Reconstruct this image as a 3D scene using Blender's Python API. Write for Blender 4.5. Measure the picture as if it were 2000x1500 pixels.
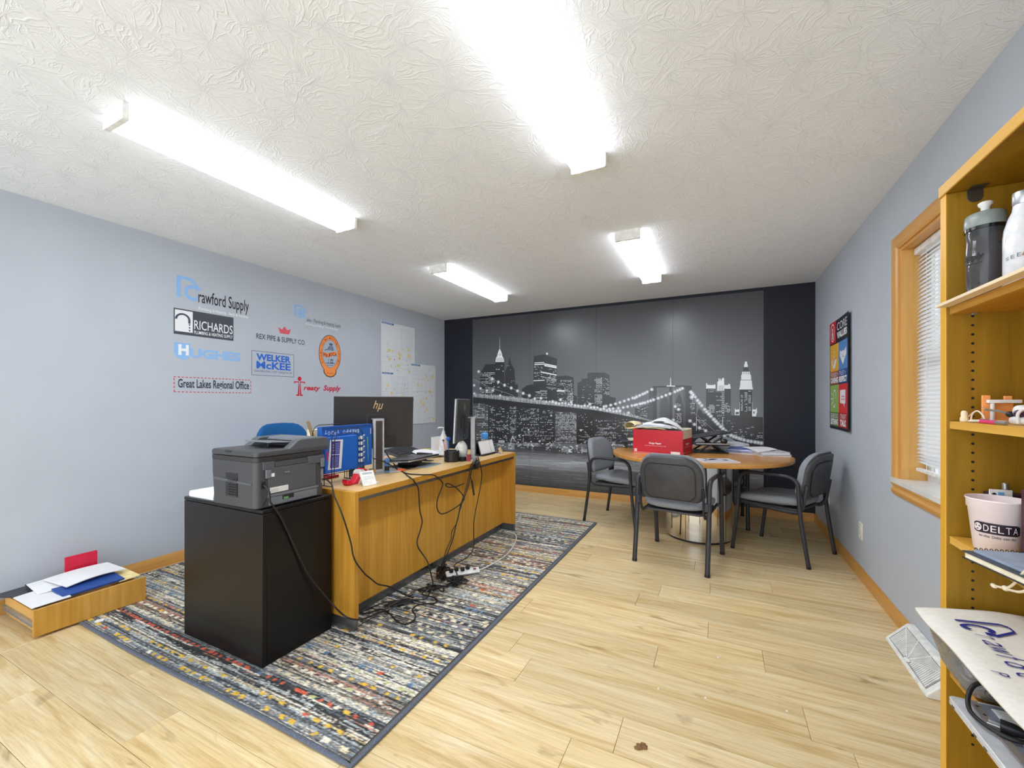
import bpy, bmesh, math, random
import numpy as np
from mathutils import Vector, Matrix, Euler

# ------------------------------------------------------------------ scene, camera, world, exposure
scene = bpy.context.scene
for o in list(bpy.data.objects):
    bpy.data.objects.remove(o)
COL = scene.collection
PI = math.pi
F_PX, YAW, CAM_H, HORIZON = 817.69, 0.4586, 1.2221, 784.06     # camera solved from the room's vanishing points

cam_data = bpy.data.cameras.new('camera')
cam = bpy.data.objects.new('camera', cam_data)
COL.objects.link(cam)
cam.location = (0, 0, CAM_H)
cam.rotation_euler = (PI / 2, 0, YAW)
cam_data.sensor_width = 36
cam_data.lens = F_PX * 36 / 2000
cam_data.shift_y = (HORIZON - 750) / 2000
cam_data.clip_start = 0.02
scene.camera = cam

scene.view_settings.view_transform = 'Standard'
scene.view_settings.look = 'None'
scene.view_settings.gamma = 1
scene.view_settings.use_curve_mapping = False
scene.cycles.max_bounces = 8
scene.view_settings.exposure = 0.84
LAMP = 15.0            # emission of the fluorescent diffusers
SIDE = 0.95            # the side lenses throw more light across the ceiling than the bottom lens
DAY = 1.75            # even daylight outside; the room is open behind the viewer

world = bpy.data.worlds.new('world')
scene.world = world
world.use_nodes = True
world.node_tree.nodes['Background'].inputs[0].default_value = (0.90, 0.95, 1.0, 1)
world.node_tree.nodes['Background'].inputs[1].default_value = DAY

# room (metres): X right, Y away from the camera, Z up
XL, XR, YB, YF, ZC = -3.692, 0.8824, 5.187, -1.5, 2.44

# ------------------------------------------------------------------ survey: sight lines onto known planes
SA, CA = math.sin(YAW), math.cos(YAW)
def ray(px, py):
    xc = (px - 1000) / F_PX
    return (-SA + xc * CA, CA + xc * SA, (HORIZON - py) / F_PX)
def onz(px, py, z):
    r = ray(px, py); t = (z - CAM_H) / r[2]
    return Vector((r[0] * t, r[1] * t, z))
def onx(px, py, x):
    r = ray(px, py); t = x / r[0]
    return Vector((x, r[1] * t, CAM_H + r[2] * t))
def ony(px, py, y):
    r = ray(px, py); t = y / r[1]
    return Vector((r[0] * t, y, CAM_H + r[2] * t))

# ------------------------------------------------------------------ colour + materials
def lin(c):
    c = c / 255.0
    return c / 12.92 if c <= 0.04045 else ((c + 0.055) / 1.055) ** 2.4
def rgb(c):
    return (lin(c[0]), lin(c[1]), lin(c[2]), 1)

def new_mat(name):
    m = bpy.data.materials.new(name)
    m.use_nodes = True
    return m, m.node_tree.nodes, m.node_tree.links, m.node_tree.nodes['Principled BSDF']

def mat(name, c, rough=.5, metal=0, noise=(30, .06), bump=None, spec=.5, trans=0, emit=0, coat=0):
    m, N, L, b = new_mat(name)
    tc = N.new('ShaderNodeTexCoord')
    if noise:
        n = N.new('ShaderNodeTexNoise'); n.inputs['Scale'].default_value = noise[0]; n.inputs['Detail'].default_value = 4
        L.new(tc.outputs['Object'], n.inputs['Vector'])
        r = N.new('ShaderNodeValToRGB')
        a = rgb([max(0, v * (1 - noise[1])) for v in c]); d = rgb([min(255, v * (1 + noise[1])) for v in c])
        r.color_ramp.elements[0].color = a; r.color_ramp.elements[1].color = d
        r.color_ramp.elements[0].position = .3; r.color_ramp.elements[1].position = .7
        L.new(n.outputs['Fac'], r.inputs['Fac']); L.new(r.outputs['Color'], b.inputs['Base Color'])
    else:
        b.inputs['Base Color'].default_value = rgb(c)
    if bump:
        n2 = N.new('ShaderNodeTexNoise'); n2.inputs['Scale'].default_value = bump[0]; n2.inputs['Detail'].default_value = 3
        L.new(tc.outputs['Object'], n2.inputs['Vector'])
        bp = N.new('ShaderNodeBump'); bp.inputs['Strength'].default_value = bump[1]; bp.inputs['Distance'].default_value = .002
        L.new(n2.outputs['Fac'], bp.inputs['Height']); L.new(bp.outputs['Normal'], b.inputs['Normal'])
    b.inputs['Roughness'].default_value = rough
    b.inputs['Metallic'].default_value = metal
    b.inputs['Specular IOR Level'].default_value = spec
    b.inputs['Transmission Weight'].default_value = trans
    b.inputs['Coat Weight'].default_value = coat
    if emit:
        b.inputs['Emission Color'].default_value = rgb(c); b.inputs['Emission Strength'].default_value = emit
    return m

def wood(name, dark, light, axis=2, scale=14, rough=.4, spec=.4, coat=0, contrast=.5):
    """veneer with long grain along one axis of the object"""
    m, N, L, b = new_mat(name)
    tc = N.new('ShaderNodeTexCoord'); mp = N.new('ShaderNodeMapping')
    s = [scale * 4.0] * 3; s[axis] = scale * .22
    mp.inputs['Scale'].default_value = s
    L.new(tc.outputs['Object'], mp.inputs['Vector'])
    n = N.new('ShaderNodeTexNoise'); n.inputs['Scale'].default_value = 1; n.inputs['Detail'].default_value = 6; n.inputs['Roughness'].default_value = .62; n.inputs['Distortion'].default_value = .5
    L.new(mp.outputs['Vector'], n.inputs['Vector'])
    n2 = N.new('ShaderNodeTexNoise'); n2.inputs['Scale'].default_value = .14; n2.inputs['Detail'].default_value = 3; n2.inputs['Distortion'].default_value = 1.5
    L.new(mp.outputs['Vector'], n2.inputs['Vector'])
    mx = N.new('ShaderNodeMix'); mx.data_type = 'FLOAT'; mx.inputs[0].default_value = .45
    L.new(n.outputs['Fac'], mx.inputs[2]); L.new(n2.outputs['Fac'], mx.inputs[3])
    r = N.new('ShaderNodeValToRGB')
    r.color_ramp.elements[0].color = rgb(dark); r.color_ramp.elements[1].color = rgb(light)
    r.color_ramp.elements[0].position = .5 - contrast * .36; r.color_ramp.elements[1].position = .5 + contrast * .3
    L.new(mx.outputs[0], r.inputs['Fac']); L.new(r.outputs['Color'], b.inputs['Base Color'])
    bp = N.new('ShaderNodeBump'); bp.inputs['Strength'].default_value = .12; bp.inputs['Distance'].default_value = .001
    L.new(n.outputs['Fac'], bp.inputs['Height']); L.new(bp.outputs['Normal'], b.inputs['Normal'])
    b.inputs['Roughness'].default_value = rough; b.inputs['Specular IOR Level'].default_value = spec
    b.inputs['Coat Weight'].default_value = coat
    return m

def print_mat(name, rough=.5, spec=.4, fac=None):
    """flat print: colour comes from the mesh's own colour attribute"""
    m, N, L, b = new_mat(name)
    a = N.new('ShaderNodeAttribute'); a.attribute_name = 'Col'
    tc = N.new('ShaderNodeTexCoord')
    n = N.new('ShaderNodeTexNoise'); n.inputs['Scale'].default_value = 6; n.inputs['Detail'].default_value = 2
    L.new(tc.outputs['Object'], n.inputs['Vector'])
    mr = N.new('ShaderNodeMapRange'); mr.inputs[3].default_value = rough - .03; mr.inputs[4].default_value = rough + .03
    L.new(n.outputs['Fac'], mr.inputs[0]); L.new(mr.outputs[0], b.inputs['Roughness'])
    L.new(a.outputs['Color'], b.inputs['Base Color'])
    b.inputs['Specular IOR Level'].default_value = spec
    return m

# ------------------------------------------------------------------ mesh building
def rrect(w, h, r, n=5, cx=0, cy=0):
    """rounded rectangle outline, counter-clockwise"""
    rr = r if isinstance(r, (tuple, list)) else (r, r, r, r)    # bl br tr tl
    pts = []
    for (sx, sy, a0, q) in ((-1, -1, PI, rr[0]), (1, -1, 1.5 * PI, rr[1]), (1, 1, 0, rr[2]), (-1, 1, .5 * PI, rr[3])):
        for i in range(n + 1):
            a = a0 + i / n * PI / 2
            pts.append((cx + sx * (w / 2 - q) + q * math.cos(a), cy + sy * (h / 2 - q) + q * math.sin(a)))
    return pts

def smooth_path(P, k=6, closed=False):
    """Catmull-Rom through the points"""
    P = [Vector(p) for p in P]; n = len(P); out = []
    segs = n if closed else n - 1
    for i in range(segs):
        if closed:
            a, b, c, d = P[i - 1], P[i], P[(i + 1) % n], P[(i + 2) % n]
        else:
            a, b, c, d = P[max(i - 1, 0)], P[i], P[i + 1], P[min(i + 2, n - 1)]
        for j in range(k):
            t = j / k
            out.append(.5 * ((2 * b) + (c - a) * t + (2 * a - 5 * b + 4 * c - d) * t * t + (3 * b - a - 3 * c + d) * t ** 3))
    if not closed:
        out.append(P[-1])
    return out

class MB:
    def __init__(self):
        self.v = []; self.f = []; self.m = []
    def add(self, vs, fs, m=0, xf=None):
        o = len(self.v)
        for p in vs:
            p = Vector(p)
            self.v.append(tuple(xf @ p) if xf else tuple(p))
        for q in fs:
            self.f.append([i + o for i in q]); self.m.append(m)
        return self
    def box(self, x0, x1, y0, y1, z0, z1, m=0, xf=None):
        vs = [(x, y, z) for z in (z0, z1) for y in (y0, y1) for x in (x0, x1)]
        fs = [(0, 2, 3, 1), (4, 5, 7, 6), (0, 1, 5, 4), (2, 6, 7, 3), (0, 4, 6, 2), (1, 3, 7, 5)]
        return self.add(vs, fs, m, xf)
    def prism(self, poly, a0, a1, axis='z', m=0, xf=None):
        """outline extruded along an axis: z -> (x,y), x -> (y,z), y -> (x,z)"""
        def P(u, v, w):
            return (u, v, w) if axis == 'z' else ((w, u, v) if axis == 'x' else (u, w, v))
        n = len(poly)
        vs = [P(u, v, a0) for u, v in poly] + [P(u, v, a1) for u, v in poly]
        fs = [tuple(reversed(range(n))), tuple(range(n, 2 * n))] + [(i, (i + 1) % n, n + (i + 1) % n, n + i) for i in range(n)]
        if axis == 'y':
            fs = [tuple(reversed(q)) for q in fs]
        return self.add(vs, fs, m, xf)
    def loft(self, rings, m=0, cap=True, closed=False, xf=None):
        n = len(rings[0]); vs = [p for r in rings for p in r]; fs = []
        R = len(rings)
        for i in range(R if closed else R - 1):
            a = i * n; b = ((i + 1) % R) * n
            for j in range(n):
                fs.append((a + j, a + (j + 1) % n, b + (j + 1) % n, b + j))
        if cap and not closed:
            fs.append(tuple(reversed(range(n)))); fs.append(tuple(range((R - 1) * n, R * n)))
        return self.add(vs, fs, m, xf)
    def tube(self, path, r, n=8, m=0, closed=False, up=None, xf=None):
        """r: radius, or (side, up) half widths for an oval bar"""
        P = [Vector(p) for p in path]; k = len(P); rings = []
        ra, rb = (r, r) if not isinstance(r, (tuple, list)) else r
        prev = None
        for i in range(k):
            if closed:
                t = P[(i + 1) % k] - P[i - 1]
            else:
                t = P[min(i + 1, k - 1)] - P[max(i - 1, 0)]
            if t.length < 1e-9: t = Vector((0, 0, 1))
            t.normalize()
            if up is not None:
                s = t.cross(Vector(up))
                if s.length < 1e-4: s = t.orthogonal()
            elif prev is None:
                s = t.orthogonal()
            else:
                s = prev - t * prev.dot(t)
                if s.length < 1e-6: s = t.orthogonal()
            s.normalize(); prev = s; w = s.cross(t)
            rings.append([P[i] + s * (ra * math.cos(2 * PI * j / n)) - w * (rb * math.sin(2 * PI * j / n)) for j in range(n)])
        return self.loft(rings, m, True, closed, xf)
    def lathe(self, prof, n=24, c=(0, 0, 0), m=0, xf=None):
        rings = [[(c[0] + r * math.cos(2 * PI * j / n), c[1] + r * math.sin(2 * PI * j / n), c[2] + z) for j in range(n)] for r, z in prof]
        return self.loft(rings, m, True, False, xf)
    def cyl(self, c, r, h, n=16, m=0, xf=None):
        return self.lathe([(r, 0), (r, h)], n, c, m, xf)
    def superell(self, c, a, e=.35, nu=24, nv=12, m=0, warp=None, xf=None):
        """rounded cushion"""
        def sg(x, p): return math.copysign(abs(x) ** p, x)
        rings = []
        for i in range(nv + 1):
            v = -PI / 2 + PI * i / nv
            v = max(-PI / 2 + .02, min(PI / 2 - .02, v))
            ring = []
            for j in range(nu):
                u = 2 * PI * j / nu
                p = Vector((a[0] * sg(math.cos(v), e) * sg(math.cos(u), e), a[1] * sg(math.cos(v), e) * sg(math.sin(u), e), a[2] * sg(math.sin(v), e * 1.6)))
                if warp: p = warp(p)
                ring.append(Vector(c) + p)
            rings.append(ring)
        return self.loft(rings, m, True, False, xf)

def tidy(me, smooth=35):
    if smooth:
        me.polygons.foreach_set('use_smooth', [True] * len(me.polygons))
        me.set_sharp_from_angle(angle=math.radians(smooth))
    me.update()

def fix_normals(me):
    bm = bmesh.new(); bm.from_mesh(me); bmesh.ops.recalc_face_normals(bm, faces=bm.faces); bm.to_mesh(me); bm.free()

def world_inv(par):
    M = Matrix.Identity(4)
    p = par
    while p is not None:
        M = Matrix.Translation(p.location) @ p.rotation_euler.to_matrix().to_4x4() @ M
        p = p.parent
    return M.inverted()

def part(name, mb, mats, parent=None, world=True, bev=0, smooth=35, seg=2, norm=True):
    """one mesh object, a child when parent is given; vertices are in world space unless world=False"""
    me = bpy.data.meshes.new(name)
    vs = mb.v
    if parent is not None and world:
        W = world_inv(parent); vs = [tuple(W @ Vector(p)) for p in vs]
    me.from_pydata(vs, [], mb.f)
    mats = mats if isinstance(mats, (list, tuple)) else [mats]
    for q in mats: me.materials.append(q)
    if len(mats) > 1: me.polygons.foreach_set('material_index', mb.m)
    if norm: fix_normals(me)
    tidy(me, smooth)
    o = bpy.data.objects.new(name, me); COL.objects.link(o)
    if parent is not None: o.parent = parent
    if bev:
        b = o.modifiers.new('bevel', 'BEVEL'); b.width = bev; b.segments = seg; b.limit_method = 'ANGLE'; b.angle_limit = math.radians(40)
    return o

def tag(o, label, cat, group=None, kind=None):
    if label: o['label'] = label
    if cat: o['category'] = cat
    if group: o['group'] = group
    if kind: o['kind'] = kind
    return o

def thing(name, label, cat, loc=(0, 0, 0), rotz=0, group=None):
    o = bpy.data.objects.new(name, None); COL.objects.link(o)
    o.empty_display_size = .1
    o.location = loc; o.rotation_euler = (0, 0, rotz)
    return tag(o, label, cat, group)

def solo(name, mb, mats, label, cat, group=None, bev=0, smooth=35, kind=None, seg=2):
    """a thing that is one mesh; its origin is moved to the middle of its base"""
    a = np.array(mb.v); c = Vector(((a[:, 0].min() + a[:, 0].max()) / 2, (a[:, 1].min() + a[:, 1].max()) / 2, a[:, 2].min()))
    mb.v = [tuple(Vector(p) - c) for p in mb.v]
    o = part(name, mb, mats, None, True, bev, smooth, seg); o.location = c
    return tag(o, label, cat, group, kind)

def structure(name, mb, mats, parent=None, bev=0, smooth=30):
    o = part(name, mb, mats, parent, True, bev, smooth)
    if parent is None: o['kind'] = 'structure'
    return o

def copy_tree(o, parent=None):
    c = o.copy(); COL.objects.link(c)
    if parent is not None: c.parent = parent
    for ch in list(o.children): copy_tree(ch, c)
    return c

# ------------------------------------------------------------------ flat print (lettering, posters, the mural)
_glyphs = {}
def glyphs(s, bold=0, shear=0):
    k = (s, bold, shear)
    if k not in _glyphs:
        cu = bpy.data.curves.new('lettering', 'FONT'); cu.body = s; cu.offset = bold; cu.shear = shear; cu.resolution_u = 3
        ob = bpy.data.objects.new('lettering', cu)
        me = ob.to_mesh()
        vs = np.array([v.co[:2] for v in me.vertices]) if len(me.vertices) else np.zeros((0, 2))
        fs = [tuple(p.vertices) for p in me.polygons]
        ob.to_mesh_clear(); bpy.data.objects.remove(ob); bpy.data.curves.remove(cu)
        _glyphs[k] = (vs, fs)
    return _glyphs[k]

class Print:
    """flat layers of colour on one sheet; fn(u, v, lift) gives the place in space"""
    def __init__(self, fn, eps=.0004):
        self.fn = fn; self.eps = eps; self.v = []; self.f = []; self.c = []
    def poly(self, pts, col, lay=1):
        o = len(self.v)
        lift = (lay + .9 * (len(self.f) % 31) / 31) * self.eps      # no two overlapping shapes share one plane
        for (u, v) in pts: self.v.append(tuple(self.fn(u, v, lift)))
        self.f.append(list(range(o, o + len(pts))))
        if isinstance(col[0], (tuple, list)): self.c.append([rgb(q) for q in col])
        else: self.c.append([rgb(col)] * len(pts))
    def rect(self, u0, v0, u1, v1, col, lay=1, nu=1):
        for i in range(nu):
            a = u0 + (u1 - u0) * i / nu; b = u0 + (u1 - u0) * (i + 1) / nu
            self.poly([(a, v0), (b, v0), (b, v1), (a, v1)], col, lay)
    def frame(self, u0, v0, u1, v1, t, col, lay=1):
        self.rect(u0, v0, u1, v0 + t, col, lay); self.rect(u0, v1 - t, u1, v1, col, lay)
        self.rect(u0, v0 + t, u0 + t, v1 - t, col, lay); self.rect(u1 - t, v0 + t, u1, v1 - t, col, lay)
    def disc(self, cu, cv, ru, rv, col, lay=1, n=20):
        self.poly([(cu + ru * math.cos(2 * PI * i / n), cv + rv * math.sin(2 * PI * i / n)) for i in range(n)], col, lay)
    def ring(self, cu, cv, ru, rv, k, col, lay=1, n=28, a0=0, a1=2 * PI):
        for i in range(n):
            a = a0 + (a1 - a0) * i / n; b = a0 + (a1 - a0) * (i + 1) / n
            self.poly([(cu + ru * math.cos(a), cv + rv * math.sin(a)), (cu + ru * math.cos(b), cv + rv * math.sin(b)),
                       (cu + k * ru * math.cos(b), cv + k * rv * math.sin(b)), (cu + k * ru * math.cos(a), cv + k * rv * math.sin(a))], col, lay)
    def stroke(self, pts, w, col, lay=1):
        for (a, b) in zip(pts[:-1], pts[1:]):
            d = Vector((b[0] - a[0], b[1] - a[1]))
            if d.length < 1e-9: continue
            n = Vector((-d.y, d.x)).normalized() * (w / 2)
            self.poly([(a[0] + n.x, a[1] + n.y), (b[0] + n.x, b[1] + n.y), (b[0] - n.x, b[1] - n.y), (a[0] - n.x, a[1] - n.y)][::-1], col, lay)
    def text(self, s, u0, v0, u1, v1, col, lay=2, bold=0, shear=0, rot=0, keep=False):
        """lettering fitted into the box u0..u1, v0..v1"""
        vs, fs = glyphs(s, bold, shear)
        if not len(vs): return
        lo = vs.min(0); hi = vs.max(0); k = (vs - lo) / np.maximum(hi - lo, 1e-6)
        w, h = u1 - u0, v1 - v0
        if keep:
            asp = (hi - lo)[0] / (hi - lo)[1]
            if h * asp <= w: u0 += (w - h * asp) / 2; w = h * asp
            else: v0 += (h - w / asp) / 2; h = w / asp
        P = np.stack([u0 + k[:, 0] * w, v0 + k[:, 1] * h], 1)
        if rot:
            c = P.mean(0); ca, sa = math.cos(rot), math.sin(rot); Q = P - c
            P = np.stack([Q[:, 0] * ca - Q[:, 1] * sa, Q[:, 0] * sa + Q[:, 1] * ca], 1) + c
        for q in fs: self.poly([tuple(P[i]) for i in q], col, lay)
    def mesh(self, name, m, parent=None):
        me = bpy.data.meshes.new(name)
        vs = self.v
        if parent is not None:
            W = world_inv(parent); vs = [tuple(W @ Vector(p)) for p in vs]
        me.from_pydata(vs, [], self.f)
        ca = me.color_attributes.new('Col', 'FLOAT_COLOR', 'CORNER')
        flat = [x for face in self.c for q in face for x in q]
        ca.data.foreach_set('color', flat)
        me.materials.append(m); me.update()
        o = bpy.data.objects.new(name, me); COL.objects.link(o)
        if parent is not None: o.parent = parent
        return o
    def solo(self, name, m, label, cat, group=None):
        a = np.array(self.v); c = Vector(((a[:, 0].min() + a[:, 0].max()) / 2, (a[:, 1].min() + a[:, 1].max()) / 2, a[:, 2].min()))
        self.v = [tuple(Vector(p) - c) for p in self.v]
        o = self.mesh(name, m); o.location = c
        return tag(o, label, cat, group)

def on_left(off=0.0):  return lambda u, v, l: (XL + off + l, u, v)          # u = world Y, v = world Z
def on_back(off=0.0):  return lambda u, v, l: (u, YB - off - l, v)          # u = world X
def on_right(off=0.0): return lambda u, v, l: (XR - off - l, -u, v)         # u = -world Y
# ================================================================== materials
W_ = dict
M = {}
M['wall'] = mat('wall_paint', (187, 194, 204), .55, noise=(3, .012), bump=(420, .10), spec=.3)
M['navy'] = mat('navy_wall_paint', (35, 38, 48), .5, noise=(4, .04), bump=(380, .12), spec=.3)
M['oak'] = wood('honey_oak', (184, 128, 32), (222, 168, 68), 2, 12, .38)
M['oakx'] = wood('honey_oak_crosswise', (172, 118, 28), (212, 158, 62), 0, 12, .38)
M['oaky'] = wood('honey_oak_lengthwise', (172, 118, 28), (212, 158, 62), 1, 12, .38)
M['desktop'] = wood('worn_oak_top', (206, 168, 108), (228, 196, 142), 1, 9, .33)
M['tabletop'] = wood('warm_oak_top', (188, 126, 52), (214, 156, 82), 0, 8, .28, coat=.1)
M['trim'] = wood('golden_oak_trim', (196, 138, 62), (222, 170, 98), 1, 10, .35)
M['trimx'] = wood('golden_oak_trim_crosswise', (196, 138, 62), (222, 170, 98), 0, 10, .35)
M['trimz'] = wood('golden_oak_trim_upright', (200, 146, 70), (226, 178, 106), 2, 8, .35)
M['casewood'] = wood('shaded_bookcase_veneer', (132, 98, 16), (164, 124, 30), 2, 10, .45)  # oak darkened in its colour to carry the dimmer light inside the bookcase
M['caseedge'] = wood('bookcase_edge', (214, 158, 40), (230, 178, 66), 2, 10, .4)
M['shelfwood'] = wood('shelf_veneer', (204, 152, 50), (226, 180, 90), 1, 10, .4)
M['rawwood'] = wood('pale_raw_wood', (226, 204, 170), (240, 222, 192), 1, 12, .55)
M['black'] = mat('black_plastic', (26, 26, 29), .42)
M['blackgloss'] = mat('black_gloss_plastic', (14, 14, 16), .18)
M['cord'] = mat('black_cord_rubber', (24, 23, 25), .5)
M['blackmetal'] = mat('black_painted_steel', (33, 33, 37), .38, spec=.5)
M['cabinet'] = mat('black_lacquered_steel', (17, 16, 17), .30, noise=(5, .05), spec=.28)
M['chairtube'] = mat('dark_grey_powder_coat', (46, 47, 53), .42)
M['shell'] = mat('charcoal_chair_plastic', (66, 66, 69), .48, bump=(500, .25))
M['fabric'] = mat('grey_chair_fabric', (136, 140, 146), .95, noise=(420, .28), bump=(600, .5), spec=.1)
M['bluefabric'] = mat('blue_chair_fabric', (36, 92, 150), .9, noise=(300, .12), bump=(500, .4), spec=.1)
M['white'] = mat('white_plastic', (232, 232, 230), .4)
M['paper'] = mat('white_paper', (238, 238, 240), .8, noise=(8, .015), spec=.2)
M['paper2'] = mat('grey_white_paper', (205, 208, 214), .8, noise=(60, .08), spec=.2)
M['manila'] = mat('manila_paper', (240, 222, 160), .75, spec=.2)
M['kraft'] = mat('cream_board', (226, 214, 190), .8, spec=.2)
M['silver'] = mat('silver_metal', (178, 180, 184), .34, .8)
M['silverpaint'] = mat('silver_grey_plastic', (178, 180, 184), .38)
M['chrome'] = mat('polished_steel', (228, 226, 222), .09, 1, noise=(3, .02))
M['steel'] = mat('brushed_steel', (150, 150, 152), .3, 1)
M['kick'] = mat('dull_steel_kick', (120, 122, 126), .3, .85, noise=(14, .12))
M['redgloss'] = mat('red_plastic', (206, 24, 46), .3)
M['redpaper'] = mat('red_folder_card', (206, 22, 60), .5)
M['bluepaper'] = mat('blue_folder_card', (34, 74, 150), .5)
M['print'] = print_mat('flat_print', .55)
M['printgloss'] = print_mat('gloss_print', .35)
M['vinyl'] = print_mat('vinyl_print', .5, .3)
M['mural'] = print_mat('mural_print', .30, .55)
M['lightwhite'] = mat('white_enamel', (236, 236, 232), .45)

def ceiling_mat():
    """hand-stamped crow's-foot plaster: streaks that fan out from each stamp's centre"""
    m, N, L, b = new_mat('stomped_ceiling_plaster')
    tc = N.new('ShaderNodeTexCoord')
    heights = []
    for k, (sc, off) in enumerate(((4.3, (0, 0, 0)), (5.6, (3.7, 1.9, 0)))):
        mp = N.new('ShaderNodeMapping'); mp.inputs['Location'].default_value = off
        L.new(tc.outputs['Object'], mp.inputs['Vector'])
        dn = N.new('ShaderNodeTexNoise'); dn.inputs['Scale'].default_value = 9; dn.inputs['Detail'].default_value = 2
        L.new(mp.outputs['Vector'], dn.inputs['Vector'])
        ds = N.new('ShaderNodeVectorMath'); ds.operation = 'MULTIPLY_ADD'
        ds.inputs[1].default_value = (.10, .10, 0)
        L.new(dn.outputs['Color'], ds.inputs[0]); L.new(mp.outputs['Vector'], ds.inputs[2])
        vo = N.new('ShaderNodeTexVoronoi'); vo.voronoi_dimensions = '2D'; vo.inputs['Scale'].default_value = sc; vo.inputs['Randomness'].default_value = .9
        L.new(ds.outputs[0], vo.inputs['Vector'])
        sub = N.new('ShaderNodeVectorMath'); sub.operation = 'SUBTRACT'
        L.new(ds.outputs[0], sub.inputs[0]); L.new(vo.outputs['Position'], sub.inputs[1])
        sp = N.new('ShaderNodeSeparateXYZ'); L.new(sub.outputs[0], sp.inputs[0])
        at = N.new('ShaderNodeMath'); at.operation = 'ARCTAN2'
        L.new(sp.outputs['Y'], at.inputs[0]); L.new(sp.outputs['X'], at.inputs[1])
        ln = N.new('ShaderNodeVectorMath'); ln.operation = 'LENGTH'; L.new(sub.outputs[0], ln.inputs[0])
        ma = N.new('ShaderNodeMath'); ma.operation = 'MULTIPLY'; ma.inputs[1].default_value = 9.0; L.new(at.outputs[0], ma.inputs[0])
        ml = N.new('ShaderNodeMath'); ml.operation = 'MULTIPLY'; ml.inputs[1].default_value = 52; L.new(ln.outputs['Value'], ml.inputs[0])
        sc2 = N.new('ShaderNodeSeparateColor'); L.new(vo.outputs['Color'], sc2.inputs[0])
        mc = N.new('ShaderNodeMath'); mc.operation = 'MULTIPLY'; mc.inputs[1].default_value = 40; L.new(sc2.outputs[0], mc.inputs[0])
        cb = N.new('ShaderNodeCombineXYZ'); L.new(ma.outputs[0], cb.inputs[0]); L.new(ml.outputs[0], cb.inputs[1]); L.new(mc.outputs[0], cb.inputs[2])
        ns = N.new('ShaderNodeTexNoise'); ns.inputs['Scale'].default_value = 1.0; ns.inputs['Detail'].default_value = 2.5; ns.inputs['Distortion'].default_value = .4
        L.new(cb.outputs[0], ns.inputs['Vector'])
        rp = N.new('ShaderNodeMapRange'); rp.inputs[1].default_value = .50; rp.inputs[2].default_value = .68
        L.new(ns.outputs['Fac'], rp.inputs[0])
        heights.append(rp.outputs[0])
    mx = N.new('ShaderNodeMath'); mx.operation = 'MAXIMUM'; L.new(heights[0], mx.inputs[0]); L.new(heights[1], mx.inputs[1])
    fn = N.new('ShaderNodeTexNoise'); fn.inputs['Scale'].default_value = 130; fn.inputs['Detail'].default_value = 2; L.new(tc.outputs['Object'], fn.inputs['Vector'])
    ad = N.new('ShaderNodeMath'); ad.operation = 'MULTIPLY_ADD'; ad.inputs[1].default_value = .22; L.new(fn.outputs['Fac'], ad.inputs[0]); L.new(mx.outputs[0], ad.inputs[2])
    bp = N.new('ShaderNodeBump'); bp.inputs['Strength'].default_value = .58; bp.inputs['Distance'].default_value = .0024
    L.new(ad.outputs[0], bp.inputs['Height']); L.new(bp.outputs['Normal'], b.inputs['Normal'])
    b.inputs['Base Color'].default_value = rgb((243, 247, 251)); b.inputs['Roughness'].default_value = .8; b.inputs['Specular IOR Level'].default_value = .2
    return m
M['ceiling'] = ceiling_mat()

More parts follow.
